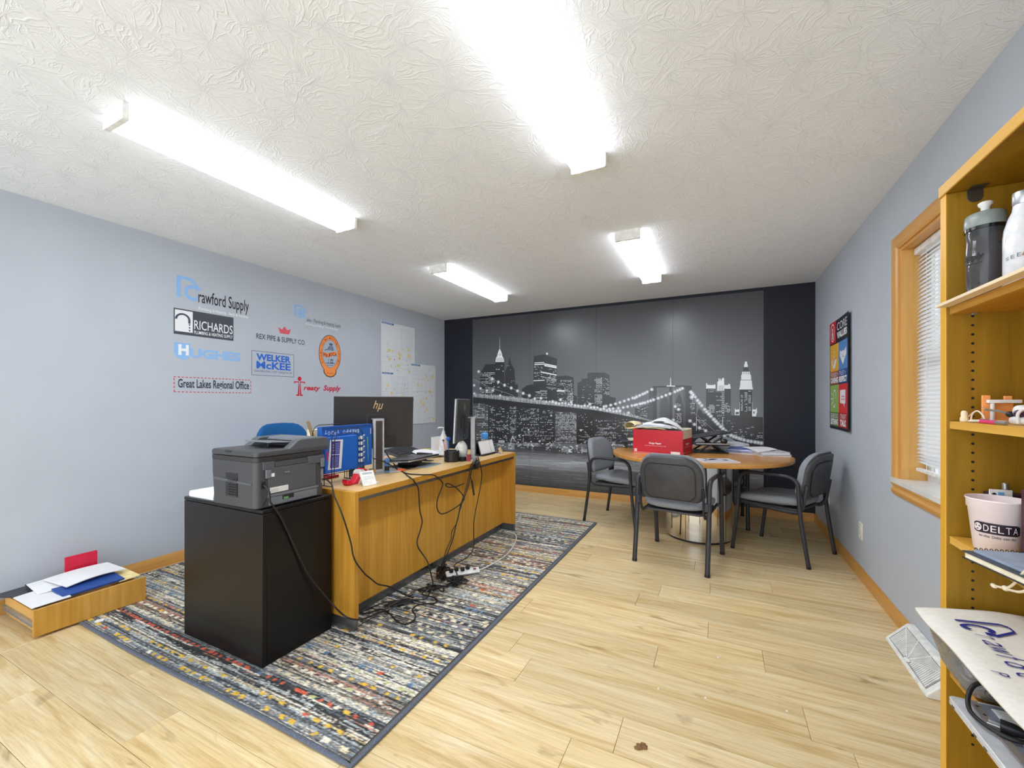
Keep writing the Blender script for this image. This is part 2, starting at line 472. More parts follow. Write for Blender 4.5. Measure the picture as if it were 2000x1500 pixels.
def plank_mat():
    m, N, L, b = new_mat('oak_laminate')
    tc = N.new('ShaderNodeTexCoord'); oi = N.new('ShaderNodeObjectInfo')
    mu = N.new('ShaderNodeMath'); mu.operation = 'MULTIPLY'; mu.inputs[1].default_value = 61
    L.new(oi.outputs['Random'], mu.inputs[0])
    cb = N.new('ShaderNodeCombineXYZ'); L.new(mu.outputs[0], cb.inputs[0]); L.new(mu.outputs[0], cb.inputs[1]); L.new(mu.outputs[0], cb.inputs[2])
    ad = N.new('ShaderNodeVectorMath'); ad.operation = 'ADD'; L.new(tc.outputs['Object'], ad.inputs[0]); L.new(cb.outputs[0], ad.inputs[1])
    def noise(sx, sy, det, dist, rough=.55):
        mp = N.new('ShaderNodeMapping'); mp.inputs['Scale'].default_value = (sx, sy, 1); L.new(ad.outputs[0], mp.inputs['Vector'])
        n = N.new('ShaderNodeTexNoise'); n.inputs['Scale'].default_value = 1; n.inputs['Detail'].default_value = det; n.inputs['Distortion'].default_value = dist; n.inputs['Roughness'].default_value = rough
        L.new(mp.outputs['Vector'], n.inputs['Vector']); return n
    fine = noise(5, 150, 6, .3, .7)
    broad = noise(1.3, 17, 5, 1.4, .6)
    knot = noise(3.2, 13, 3, .9)
    r1 = N.new('ShaderNodeValToRGB'); e = r1.color_ramp.elements
    e[0].position = .30; e[0].color = rgb((206, 174, 116)); e[1].position = .66; e[1].color = rgb((238, 219, 176))
    q = e.new(.47); q.color = rgb((227, 201, 150))
    L.new(broad.outputs['Fac'], r1.inputs['Fac'])
    r2 = N.new('ShaderNodeValToRGB'); e = r2.color_ramp.elements
    e[0].position = .34; e[0].color = (.66, .62, .54, 1); e[1].position = .56; e[1].color = (1, 1, 1, 1)
    L.new(fine.outputs['Fac'], r2.inputs['Fac'])
    m1 = N.new('ShaderNodeMix'); m1.data_type = 'RGBA'; m1.blend_type = 'MULTIPLY'; m1.inputs[0].default_value = .55
    L.new(r1.outputs['Color'], m1.inputs[6]); L.new(r2.outputs['Color'], m1.inputs[7])
    r3 = N.new('ShaderNodeValToRGB'); e = r3.color_ramp.elements
    e[0].position = .24; e[0].color = (.40, .31, .20, 1); e[1].position = .36; e[1].color = (1, 1, 1, 1)
    L.new(knot.outputs['Fac'], r3.inputs['Fac'])
    m2 = N.new('ShaderNodeMix'); m2.data_type = 'RGBA'; m2.blend_type = 'MULTIPLY'; m2.inputs[0].default_value = .8
    L.new(m1.outputs[2], m2.inputs[6]); L.new(r3.outputs['Color'], m2.inputs[7])
    hs = N.new('ShaderNodeHueSaturation')
    mr = N.new('ShaderNodeMapRange'); mr.inputs[3].default_value = .90; mr.inputs[4].default_value = 1.07; L.new(oi.outputs['Random'], mr.inputs[0])
    L.new(mr.outputs[0], hs.inputs['Value']); L.new(m2.outputs[2], hs.inputs['Color'])
    L.new(hs.outputs['Color'], b.inputs['Base Color'])
    b.inputs['Roughness'].default_value = .36; b.inputs['Specular IOR Level'].default_value = .4
    bp = N.new('ShaderNodeBump'); bp.inputs['Strength'].default_value = .08; bp.inputs['Distance'].default_value = .001
    L.new(fine.outputs['Fac'], bp.inputs['Height']); L.new(bp.outputs['Normal'], b.inputs['Normal'])
    return m
M['plank'] = plank_mat()

# ================================================================== the room
mb = MB().box(XL - .15, XR + .17, YF, YB + .12, -.12, -.008)
floor = structure('floor', mb, mat('subfloor', (120, 92, 58), .8))
random.seed(11)
PW, PL_ = .185, 1.22
def plank_mesh(length):
    b = MB(); c = .0012
    x, y = length / 2 - .0006, PW / 2 - .0006
    b.add([(-x, -y, -.008), (x, -y, -.008), (x, y, -.008), (-x, y, -.008), (-x, -y, -c), (x, -y, -c), (x, y, -c), (-x, y, -c),
           (-x + c, -y + c, 0), (x - c, -y + c, 0), (x - c, y - c, 0), (-x + c, y - c, 0)],
          [(8, 9, 10, 11), (0, 1, 5, 4), (1, 2, 6, 5), (2, 3, 7, 6), (3, 0, 4, 7), (4, 5, 9, 8), (5, 6, 10, 9), (6, 7, 11, 10), (7, 4, 8, 11)])
    me = bpy.data.meshes.new('plank'); me.from_pydata(b.v, [], b.f); me.materials.append(M['plank']); me.update()
    return me
plank_cache = {}
def lay_plank(x0, x1, yc):
    k = round(x1 - x0, 2)
    if k not in plank_cache: plank_cache[k] = plank_mesh(x1 - x0)
    o = bpy.data.objects.new('plank', plank_cache[k]); COL.objects.link(o); o.parent = floor
    o.location = ((x0 + x1) / 2, yc, 0)
row = 0
y = 1.46 - PW * 15
while y < YB:
    off = (-.327 if row == 15 else (random.choice((.08, .31, .52, .77, .95)) + .11 * (row % 3)))
    x = XL - ((XL - off) % PL_ if False else 0)
    start = off - PL_ * math.ceil((off - XL) / PL_)
    xs = start
    while xs < XR:
        a = round(max(xs, XL), 2); b_ = round(min(xs + PL_, XR + .03), 2)
        if b_ - a > .03 and y + PW / 2 < YB + .08: lay_plank(a, b_, y + PW / 2)
        xs += PL_
    y += PW; row += 1

structure('ceiling', MB().box(XL - .15, XR + .17, YF, YB + .12, ZC, ZC + .1), M['ceiling'])
structure('wall_left', MB().box(XL - .12, XL, YF, YB + .12, -.008, ZC), M['wall'])
structure('wall_back', MB().box(XL, XR + .17, YB, YB + .12, -.008, ZC), M['navy'])
# right wall with the window opening
WY0, WY1, WZ0, WZ1 = 2.06, 2.968, .80, 2.052
mb = MB()
mb.box(XR, XR + .17, YF, WY0, -.008, ZC).box(XR, XR + .17, WY1, YB, -.008, ZC).box(XR, XR + .17, WY0, WY1, -.008, WZ0).box(XR, XR + .17, WY0, WY1, WZ1, ZC)
structure('wall_right', mb, M['wall'])

def baseboard(name, mb_fn, m):
    structure(name, mb_fn, m)
def bb_profile(d):       # (depth, height) outline of the moulding
    return [(0, 0), (d, 0), (d, .062), (d * .55, .075), (d * .4, .082), (0, .082)]
bbm = MB(); bbm.prism([(XL + u, v) for u, v in bb_profile(.013)], YF, YB, 'y'); baseboard('baseboard_left', bbm, M['trim'])
bbm = MB(); bbm.prism([(YB - u, v) for u, v in bb_profile(.013)], XL + .013, XR - .013, 'x'); baseboard('baseboard_back', bbm, M['trimx'])
bbm = MB(); bbm.prism([(XR - u, v) for u, v in bb_profile(.013)], YF, YB, 'y'); baseboard('baseboard_right', bbm, M['trim'])

# window: casing, jambs, stone sill, apron, sash and glass
win = bpy.data.objects.new('window_1', None); COL.objects.link(win); win.location = (XR, (WY0 + WY1) / 2, WZ0); win['kind'] = 'structure'
CW = .074
def casing_prof(w):
    return [(0, 0), (w, 0), (w, .012), (w * .86, .019), (w * .55, .016), (w * .3, .019), (w * .12, .014), (0, .009)]
c = MB(); pr = casing_prof(CW)     # u across from the opening outwards, v out of the wall
for (y0, s) in ((WY1, 1), (WY0, -1)):
    c1 = MB(); ring0 = [(XR - v, y0 + s * u, WZ0 - .012) for u, v in pr]; ring1 = [(XR - v, y0 + s * u, WZ1 + u) for u, v in pr]
    c1.loft([ring0, ring1]); part('casing_side', c1, M['trimz'], win)
c1 = MB(); c1.loft([[(XR - v, WY0 - u, WZ1 + u) for u, v in pr], [(XR - v, WY1 + u, WZ1 + u) for u, v in pr]]); part('casing_head', c1, M['trim'], win)
c1 = MB(); c1.box(XR, XR + .13, WY1 - .016, WY1, WZ0, WZ1); part('jamb', c1, M['trimz'], win)
c1 = MB(); c1.box(XR, XR + .13, WY0, WY0 + .016, WZ0, WZ1); part('jamb', c1, M['trimz'], win)
c1 = MB(); c1.box(XR, XR + .13, WY0 + .016, WY1 - .016, WZ1 - .016, WZ1); part('jamb_head', c1, M['trim'], win)
c1 = MB(); c1.box(XR - .024, XR + .13, WY0 - .06, WY1 + .062, WZ0 - .026, WZ0 + .003)
part('sill', c1, mat('white_marble_sill', (228, 228, 226), .3, noise=(9, .03)), win, bev=.003)
ap = [(0, 0), (.008, 0), (.02, .018), (.022, .03), (.014, .04), (.014, .052), (.022, .06), (.022, .068), (0, .068)]
c1 = MB(); c1.prism([(XR - u, WZ0 - .094 + v) for u, v in ap], WY0 - .06, WY1 + .062, 'y'); part('apron', c1, M['trim'], win)
for (y0, y1, z0, z1) in ((WY0 + .016, WY0 + .06, WZ0, WZ1 - .016), (WY1 - .06, WY1 - .016, WZ0, WZ1 - .016), (WY0 + .06, WY1 - .06, WZ0, WZ0 + .05), (WY0 + .06, WY1 - .06, WZ1 - .066, WZ1 - .016), (WY0 + .06, WY1 - .06, 1.40, 1.44)):
    part('sash_rail', MB().box(XR + .105, XR + .135, y0, y1, z0, z1), M['white'], win, bev=.003)
gm, N_, L_, b_ = new_mat('window_glass'); b_.inputs['Transmission Weight'].default_value = 1; b_.inputs['Roughness'].default_value = 0; b_.inputs['IOR'].default_value = 1.45
for (z0, z1) in ((WZ0 + .05, 1.40), (1.44, WZ1 - .066)):
    part('pane', MB().box(XR + .118, XR + .122, WY0 + .06, WY1 - .06, z0, z1), gm, win)

# blind: every slat is a part
bl = thing('window_blind', 'white horizontal slat blind, closed, inside the oak window frame', 'blind', (XR + .06, (WY0 + WY1) / 2, .86))
bm_, N_, L_, b_ = new_mat('blind_vinyl')
b_.inputs['Base Color'].default_value = rgb((248, 248, 248)); b_.inputs['Roughness'].default_value = .45
tr = N_.new('ShaderNodeBsdfTranslucent'); tr.inputs['Color'].default_value = rgb((240, 240, 240)); ms = N_.new('ShaderNodeMixShader'); ms.inputs[0].default_value = .6
L_.new(b_.outputs[0], ms.inputs[1]); L_.new(tr.outputs[0], ms.inputs[2]); L_.new(ms.outputs[0], N_['Material Output'].inputs[0])
BX = XR + .066
part('headrail', MB().box(BX - .016, BX + .016, WY0 + .02, WY1 - .02, 1.998, 2.034), M['white'], bl, bev=.003)
sl = MB(); hl = (WY1 - WY0) / 2 - .026
sec = [(-.0074, -.0112), (-.0030, -.0056), (.0010, 0), (.0048, .0056), (.0074, .0112)]
sl.loft([[(u, s * hl, v) for u, v in sec] + [(u + .0006, s * hl, v) for u, v in reversed(sec)] for s in (-1, 1)])
first = part('slat', sl, bm_, bl, world=False)
zz = 1.985
first.location = (BX - bl.location.x, 0, zz - bl.location.z)
while zz > .90:
    zz -= .0205
    s = first.copy(); COL.objects.link(s); s.location = (BX - bl.location.x, 0, zz - bl.location.z)
    if zz < .95: s.rotation_euler = (.03 * (.95 - zz) / .05, .5, 0)
part('bottom_rail', MB().box(BX - .012, BX + .012, WY0 + .03, WY1 - .03, .855, .872), M['white'], bl, bev=.003)
for yy in (WY0 + .18, WY1 - .16):
    part('ladder_cord', MB().tube([(BX - .012, yy, .872), (BX - .012, yy, 2.0)], .0012, 5), M['white'], bl)

# ================================================================== ceiling lights
def diffuser_mat():
    m, N, L, b = new_mat('lit_prismatic_diffuser')
    b.inputs['Base Color'].default_value = (.8, .8, .8, 1); b.inputs['Roughness'].default_value = .35
    tc = N.new('ShaderNodeTexCoord'); wv = N.new('ShaderNodeTexNoise'); wv.inputs['Scale'].default_value = 2.0
    L.new(tc.outputs['Object'], wv.inputs['Vector'])
    # brightest over the two tubes inside
    sp = N.new('ShaderNodeSeparateXYZ'); L.new(tc.outputs['Object'], sp.inputs[0])
    ab = N.new('ShaderNodeMath'); ab.operation = 'ABSOLUTE'; L.new(sp.outputs['X'], ab.inputs[0])
    sb = N.new('ShaderNodeMath'); sb.operation = 'SUBTRACT'; sb.inputs[1].default_value = .042; L.new(ab.outputs[0], sb.inputs[0])
    a2 = N.new('ShaderNodeMath'); a2.operation = 'ABSOLUTE'; L.new(sb.outputs[0], a2.inputs[0])
    mr = N.new('ShaderNodeMapRange'); mr.inputs[1].default_value = 0; mr.inputs[2].default_value = .030; mr.inputs[3].default_value = LAMP * 2.1; mr.inputs[4].default_value = LAMP * .22
    mr.interpolation_type = 'SMOOTHSTEP'
    L.new(a2.outputs[0], mr.inputs[0])
    ge = N.new('ShaderNodeSeparateXYZ'); L.new(tc.outputs['Normal'], ge.inputs[0])
    an = N.new('ShaderNodeMath'); an.operation = 'ABSOLUTE'; L.new(ge.outputs['X'], an.inputs[0])
    ms_ = N.new('ShaderNodeMapRange'); ms_.inputs[1].default_value = .55; ms_.inputs[2].default_value = .95; ms_.inputs[3].default_value = 0; ms_.inputs[4].default_value = 1; L.new(an.outputs[0], ms_.inputs[0])
    mxs = N.new('ShaderNodeMix'); mxs.data_type = 'FLOAT'; mxs.inputs[3].default_value = LAMP * SIDE / 4
    L.new(ms_.outputs[0], mxs.inputs[0]); L.new(mr.outputs[0], mxs.inputs[2])
    b.inputs['Emission Color'].default_value = rgb((242, 247, 255)); L.new(mxs.outputs[0], b.inputs['Emission Strength'])
    # fine prismatic relief
    vo = N.new('ShaderNodeTexVoronoi'); vo.inputs['Scale'].default_value = 130; vo.inputs['Randomness'].default_value = 0; L.new(tc.outputs['Object'], vo.inputs['Vector'])
    bp = N.new('ShaderNodeBump'); bp.inputs['Strength'].default_value = .4; bp.inputs['Distance'].default_value = .001
    L.new(vo.outputs['Distance'], bp.inputs['Height']); L.new(bp.outputs['Normal'], b.inputs['Normal'])
    return m
M['diffuser'] = diffuser_mat()
LW, LH, LL = .168, .068, 1.222
def ceiling_light(label):
    t = thing('ceiling_light', label, 'ceiling light', (0, 0, 0), 0, 'fluorescent ceiling fixtures')
    part('housing', MB().box(-.075, .075, -LL / 2 + .02, LL / 2 - .02, -.012, 0), M['lightwhite'], t, world=False)
    half = [(LW / 2 + .004, -.004), (LW / 2, -.014), (LW / 2 - .001, -LH + .020), (LW / 2 - .006, -LH + .006), (LW / 2 - .016, -LH), (.03, -LH - .001)]
    prof = half + [(-x, z) for x, z in reversed(half)]
    d = MB(); d.prism([(x, z) for x, z in prof], -LL / 2 + .02, LL / 2 - .02, 'y'); part('diffuser', d, M['diffuser'], t, world=False)
    for s in (-1, 1):
        y0, y1 = sorted((s * (LL / 2 - .02), s * LL / 2))
        e = MB(); e.prism(rrect(LW + .008, LH + .004, (.008, .008, .001, .001), 3, 0, -(LH + .004) / 2), y0, y1, 'y')
        part('end_cap', e, M['lightwhite'], t, world=False)
    return t
L1 = ceiling_light('long white fluorescent ceiling light nearest the lettered left wall')
L1.location = (-2.247, 1.432, ZC)
for (x, y, lab) in ((-.582, 1.44, 'long white fluorescent ceiling light cut off by the top of the picture'),
                    (-.582, 3.632, 'small-looking white fluorescent ceiling light nearest the round table'),
                    (-2.243, 3.655, 'small-looking white fluorescent ceiling light above the far end of the desk')):
    c = copy_tree(L1); c.location = (x, y, ZC); c['label'] = lab
# patched crack in the ceiling
cr = Print(lambda u, v, l: (u, v, ZC - l), .0006)
random.seed(4)
p0, p1 = onz(600, 466, ZC), onz(682, 496, ZC)
pts = [(p0.x + (p1.x - p0.x) * t, p0.y + (p1.y - p0.y) * t + random.uniform(-.012, .012)) for t in np.linspace(0, 1, 14)]
cr.stroke(pts, .008, (236, 232, 222), 1)
for k in (8, 9, 10, 11, 12): cr.disc(pts[k][0], pts[k][1], random.uniform(.01, .025), random.uniform(.008, .015), (240, 236, 228), 2, 9)
cr.mesh('trim_1', M['print'])['kind'] = 'structure'
# ================================================================== lettering on the left wall (u = Y, v = Z)
NAVY, LB, WHT, BLK, GRY = (52, 56, 68), (146, 190, 238), (240, 242, 246), (34, 36, 46), (84, 88, 98)
def LP(px, py):
    p = onx(px, py, XL); return (p.y, p.z)
def house(p, u0, v0, w, h, col, letter):
    """house outline mark with an initial inside"""
    p.poly([(u0, v0), (u0 + .17 * w, v0), (u0 + .17 * w, v0 + h), (u0, v0 + h)], col)
    p.poly([(u0 + .17 * w, v0 + h), (u0 + .17 * w, v0 + .86 * h), (u0 + .56 * w, v0 + .86 * h), (u0 + .93 * w, v0 + .46 * h), (u0 + w, v0 + .53 * h), (u0 + .62 * w, v0 + h)], col)
    p.text(letter, u0 + .3 * w, v0 - .08 * h, u0 + .84 * w, v0 + .68 * h, col, 2, bold=.04)

p = Print(on_left())
house(p, 1.722, 2.02, .17, .165, LB, 'C')
p.text('rawford Supply', 1.872, 1.975, 2.268, 2.105, BLK, bold=.008)
p.text('Plumbing & Heating - Bath & Kitchen', 1.872, 1.940, 2.262, 1.972, WHT, bold=.01)
p.solo('wall_lettering', M['vinyl'], 'black wall lettering with pale blue house mark, at top left of the lettering group', 'wall decal', 'company lettering on the left wall')

p = Print(on_left())
p.rect(1.704, 1.735, 2.139, 1.932, (74, 78, 88), 1)
p.rect(1.712, 1.758, 1.832, 1.922, WHT, 2)
p.ring(1.764, 1.850, .052, .050, .72, (74, 78, 88), 3, 14, 0, PI); p.rect(1.801, 1.826, 1.816, 1.852, (74, 78, 88), 3)
for k in range(3): p.poly([(1.803, 1.822 - k * .022), (1.817, 1.822 - k * .022), (1.810, 1.806 - k * .022)], (74, 78, 88), 3)
p.rect(1.704, 1.735, 1.80, 1.755, (74, 78, 88), 3)
p.text('RICHARDS', 1.842, 1.790, 2.132, 1.862, WHT, 2, bold=.004)
p.text('PLUMBING & HEATING SUPPLY', 1.842, 1.753, 2.132, 1.779, WHT, 2, bold=.012)
p.solo('wall_lettering', M['vinyl'], 'dark grey wall sign with white lettering and white faucet picture', 'wall decal', 'company lettering on the left wall')

p = Print(on_left())
p.poly([(1.707, 1.672), (1.705, 1.595), (1.722, 1.560), (1.762, 1.540), (1.800, 1.552), (1.815, 1.58), (1.815, 1.672)], LB)
p.text('H', 1.735, 1.578, 1.805, 1.660, WHT, 2, bold=.05)
p.text('UGHES', 1.812, 1.564, 2.197, 1.640, LB, 2, bold=.045)
p.solo('wall_lettering', M['vinyl'], 'pale blue wall lettering beginning with a white letter on a shield', 'wall decal', 'company lettering on the left wall')

p = Print(on_left())
u0, v0, u1, v1 = 1.704, 1.293, 2.288, 1.412
RD = (206, 62, 78)
n = 22
for k in range(n):
    a = u0 + (u1 - u0) * k / n; b = a + (u1 - u0) / n * .6
    p.rect(a, v0, b, v0 + .006, RD); p.rect(a, v1 - .006, b, v1, RD)
for k in range(4):
    a = v0 + (v1 - v0) * k / 4; b = a + (v1 - v0) / 4 * .6
    p.rect(u0, a, u0 + .006, b, RD); p.rect(u1 - .006, a, u1, b, RD)
p.text('Great Lakes Regional Office', u0 + .028, v0 + .014, u1 - .018, v1 - .016, (58, 62, 76), 2, bold=.02)
p.solo('wall_lettering', M['vinyl'], 'dark wall lettering framed by a red dashed line, lowest left of the group', 'wall decal', 'company lettering on the left wall')

p = Print(on_left())
house(p, 2.705, 2.055, .145, .112, LB, 'B')
p.text('ailey - Plumbing & Heating Supply', 2.842, 2.010, 3.262, 2.062, (92, 97, 108), bold=.0)
p.text('Plumbing & Heating - Bath & Kitchen', 2.832, 1.984, 3.225, 2.006, WHT, bold=.01)
p.solo('wall_lettering', M['vinyl'], 'thin grey wall lettering with small pale blue house mark, at top right of the group', 'wall decal', 'company lettering on the left wall')

p = Print(on_left())
p.poly([(2.540, 1.918), (2.560, 1.862), (2.652, 1.862), (2.670, 1.918), (2.632, 1.900), (2.606, 1.935), (2.580, 1.900)], (222, 92, 104))
p.text('REX PIPE & SUPPLY CO.', 2.334, 1.782, 2.828, 1.830, (70, 75, 86), bold=.012)
p.solo('wall_lettering', M['vinyl'], 'grey wall lettering below a small red crown', 'wall decal', 'company lettering on the left wall')

p = Print(on_left())
BLU = (40, 106, 206)
p.frame(2.292, 1.456, 2.704, 1.674, .004, (62, 88, 130))
p.text('WELKER', 2.335, 1.590, 2.668, 1.652, BLU, 2, bold=.04)
p.text('McKEE', 2.335, 1.516, 2.668, 1.584, BLU, 2, bold=.03)
p.text('DIVISION OF HAJOCA', 2.318, 1.480, 2.684, 1.503, (66, 84, 128), 2, bold=.0)
p.solo('wall_lettering', M['vinyl'], 'bold blue wall lettering inside a thin blue rectangle', 'wall decal', 'company lettering on the left wall')

p = Print(on_left())
cu, cv, ru, rv = 3.124, 1.722, .140, .202
OUT, ORG = (74, 46, 44), (246, 150, 78)
p.disc(cu, cv, ru, rv, OUT, 1, 36)
p.poly([(cu - .085, cv - .17), (cu + .085, cv - .17), (cu + .078, cv - .205), (cu + .045, cv - .236), (cu, cv - .246), (cu - .045, cv - .236), (cu - .078, cv - .205)][::-1], OUT, 1)
p.disc(cu, cv, ru * .955, rv * .965, ORG, 2, 36)
p.poly([(cu - .075, cv - .17), (cu + .075, cv - .17), (cu + .068, cv - .200), (cu + .040, cv - .227), (cu, cv - .236), (cu - .040, cv - .227), (cu - .068, cv - .200)][::-1], ORG, 2)
p.disc(cu, cv + .004, ru * .70, rv * .73, (96, 78, 78), 3, 32); p.disc(cu, cv + .004, ru * .68, rv * .715, (172, 184, 198), 4, 32)
ink = (74, 92, 122)
p.disc(cu + .01, cv + .105, .024, .014, ink, 5, 10); p.poly([(cu - .03, cv + .04), (cu + .045, cv + .04), (cu + .036, cv + .085), (cu + .012, cv + .1), (cu - .012, cv + .085)], (120, 136, 160), 5)
p.stroke([(cu - .07, cv + .036), (cu - .03, cv + .05), (cu - .01, cv + .085)], .008, ink, 6)
p.stroke([(cu + .03, cv + .04), (cu + .025, cv + .08)], .006, ink, 6)
p.rect(cu + .005, cv - .1, cu + .035, cv - .05, ink, 5); p.disc(cu + .02, cv - .075, .009, .012, (172, 184, 198), 6, 8)
p.stroke([(cu - .055, cv - .098), (cu + .06, cv - .092)], .008, ink, 5); p.stroke([(cu - .02, cv - .095), (cu - .02, cv - .052)], .006, ink, 5)
p.stroke([(cu - .04, cv - .118), (cu + .04, cv - .114)], .005, ink, 5)
p.poly([(cu - .092, cv - .022), (cu - .045, cv - .040), (cu + .01, cv - .022), (cu + .085, cv - .004), (cu + .085, cv + .036), (cu + .02, cv + .026), (cu - .04, cv + .006), (cu - .092, cv + .022)], ORG, 7)
for k, ch in enumerate('HAJOCA'):
    uu = cu - .086 + k * .0285; vv = cv - .028 + (0, -.008, -.002, .008, .014, .012)[k]
    p.text(ch, uu, vv, uu + .025, vv + .038, (122, 24, 26), 8, bold=.03)
ringtext = 'PLUMBING HEATING INDUSTRIAL SUPPLIES'
for k, ch in enumerate(ringtext):
    if ch == ' ': continue
    a = math.radians(215 - 250 * k / (len(ringtext) - 1))
    x, z = cu + ru * .825 * math.cos(a), cv + rv * .845 * math.sin(a)
    p.text(ch, x - .007, z - .010, x + .007, z + .010, (186, 84, 50), 4, rot=a - PI / 2)
for (dx, dz) in ((-.03, -.2), (0, -.205), (.03, -.2)): p.disc(cu + dx, cv + dz, .01, .006, (206, 104, 52), 4, 6)
p.solo('wall_emblem', M['vinyl'], 'oval orange wall emblem with a blue sketch in the middle', 'wall decal', 'company lettering on the left wall')

p = Print(on_left())
TR = (204, 34, 62)
p.disc(2.764, 1.444, .021, .022, TR)
p.poly([(2.702, 1.418), (2.708, 1.395), (2.722, 1.408), (2.752, 1.408), (2.752, 1.388), (2.744, 1.290), (2.728, 1.290), (2.728, 1.276), (2.762, 1.276), (2.762, 1.392), (2.758, 1.392), (2.758, 1.418)][::-1], TR)
p.poly([(2.826, 1.418), (2.820, 1.395), (2.806, 1.408), (2.776, 1.408), (2.776, 1.388), (2.784, 1.290), (2.800, 1.290), (2.800, 1.276), (2.768, 1.276), (2.768, 1.418)], TR)
p.text('reaty', 2.806, 1.318, 3.002, 1.378, TR, 2, bold=.03, shear=.25)
p.text('Supply', 3.040, 1.318, 3.262, 1.392, TR, 2, bold=.03, shear=.25)
p.solo('wall_lettering', M['vinyl'], 'red slanted wall lettering with a red figure-shaped first letter', 'wall decal', 'company lettering on the left wall')

# ------------------------------------------------------------------ paper maps
def paper_map(label, u0, v0, u1, v1, seed, off, cols, band):
    rnd = random.Random(seed)
    w, h = u1 - u0, v1 - v0
    def fn(u, v, l):
        s = (u - u0) / w; t = (v - v0) / h
        return (XL + off + .004 * math.sin(3.1 * s + seed) * (1 - t) * s + .0016 * s * s + l, u, v - .0)
    p = Print(fn, .0005)
    for i in range(6): p.rect(u0 + w * i / 6, v0, u0 + w * (i + 1) / 6, v1, (226, 230, 234), 1)
    p.rect(u0 + .012, v1 - .028, u0 + w * .36, v1 - .006, (86, 122, 178), 2); p.text('ROAD MAP', u0 + .03, v1 - .024, u0 + w * .30, v1 - .011, (226, 232, 240), 3)
    for k in range(cols[0]):           # index columns
        a = u0 + w * cols[1] + k * w * .085
        for q in range(int(h * cols[2] / .011)):
            if rnd.random() < .85: p.rect(a, v1 - .05 - q * .011, a + w * .07 * rnd.uniform(.6, 1), v1 - .047 - q * .011, (198, 208, 222), 2)
    top = v1 - h * band
    for k in range(26):                # roads
        if rnd.random() < .5:
            y = rnd.uniform(v0 + .02, top); p.stroke([(u0 + .01, y), (u0 + w * .5, y + rnd.uniform(-.03, .03)), (u1 - .01, y + rnd.uniform(-.04, .04))], .0018, (202, 206, 204), 2)
        else:
            x = rnd.uniform(u0 + .02, u1 - .02); p.stroke([(x, v0 + .01), (x + rnd.uniform(-.04, .04), (v0 + top) / 2), (x + rnd.uniform(-.05, .05), top)], .0018, (204, 200, 206), 2)
    for k in range(13):                # built-up patches
        x, y = rnd.uniform(u0 + .04, u1 - .04), rnd.uniform(v0 + .03, top - .02); r = rnd.uniform(.012, .03)
        p.poly([(x + min(r, .99 * min(x - u0, u1 - x)) * rnd.uniform(.6, 1.2) * math.cos(a), y + min(r, .8 * (y - v0)) * rnd.uniform(.6, 1.1) * math.sin(a)) for a in np.linspace(0, 2 * PI, 9)[:-1]], (232, 214, 138), 3)
    for k in range(11):                # dots and pins
        x, y = rnd.uniform(u0 + .03, u1 - .03), rnd.uniform(v0 + .03, top); p.disc(x, y, .006, .006, rnd.choice(((70, 76, 84), (92, 120, 112), (150, 92, 80))), 4, 7)
    return p.solo('wall_map', M['print'], label, 'map', 'paper maps on the left wall')
paper_map('paper road map on the left wall, highest of three', 3.868, 1.575, 4.496, 2.210, 3, .002, (5, .56, .45), .35)
paper_map('paper road map on the left wall below the highest one, partly behind the monitor', 3.872, .96, 4.440, 1.590, 5, .004, (7, .30, .38), .2)
paper_map('paper road map on the left wall, furthest right of three', 4.410, .918, 4.952, 1.733, 8, .007, (8, .10, .14), .16)

# ------------------------------------------------------------------ values poster on the right wall (u runs towards the viewer)
PU0, PU1, PV0, PV1 = -4.535, -3.885, .992, 1.896
def postern(u, v, l):
    s = (u - PU0) / (PU1 - PU0)
    return (XR - .006 - .012 * s ** 3 - l, -u, v - .012 * s * 0)
p = Print(postern, .0006)
pw, ph = PU1 - PU0, PV1 - PV0
def PB(a, b, c, d, col, lay=2): p.rect(PU0 + a * pw, PV1 - d * ph, PU0 + c * pw, PV1 - b * ph, col, lay, 6)
DK = (44, 46, 56)
PB(0, 0, 1, 1, DK, 1)
PB(.0, .0, .34, .2, (216, 46, 56))
PB(.03, .215, .48, .465, (240, 182, 62)); PB(.48, .215, .94, .465, (92, 146, 208))
PB(.03, .465, .48, .585, (176, 96, 52)); PB(.48, .465, .94, .585, (36, 82, 158))
PB(.03, .592, .48, .845, (150, 186, 96)); PB(.48, .592, .94, .845, (226, 52, 54))
PB(.03, .845, .48, .975, (96, 128, 66)); PB(.48, .845, .94, .975, (186, 36, 46))
def PT(s, a, b, c, d, bold=0, col=WHT): p.text(s, PU0 + a * pw, PV1 - d * ph, PU0 + c * pw, PV1 - b * ph, col, 4, bold=bold)
PT('CORE', .40, .035, .92, .105); PT('VALUES', .40, .118, .92, .178, .06)
PT('FAIRNESS +', .06, .475, .45, .515); PT('CARING', .06, .522, .45, .575, .06)
PT('TRUST +', .51, .475, .85, .515); PT('RESPECT', .51, .522, .91, .575, .06)
PT('GENEROUS', .06, .856, .45, .898); PT('LISTENING', .06, .905, .45, .962, .06)
PT('STRAIGHT', .56, .856, .88, .898); PT('TALK', .56, .905, .88, .962, .06)
def PQ(a, b): return (PU0 + a * pw, PV1 - b * ph)
c0 = PQ(.17, .10); p.ring(c0[0], c0[1], .066, .078, .86, WHT, 4, 20); p.disc(c0[0], c0[1] - .02, .022, .03, WHT, 4, 10); p.disc(c0[0], c0[1] + .025, .015, .015, WHT, 4, 10); p.rect(c0[0] - .03, c0[1] - .052, c0[0] + .03, c0[1] - .044, WHT, 4)
p.poly([PQ(.10, .36), PQ(.14, .36), PQ(.21, .415), PQ(.33, .355), PQ(.38, .36), PQ(.30, .435), PQ(.19, .44)][::-1], WHT, 4)      # cupped hand
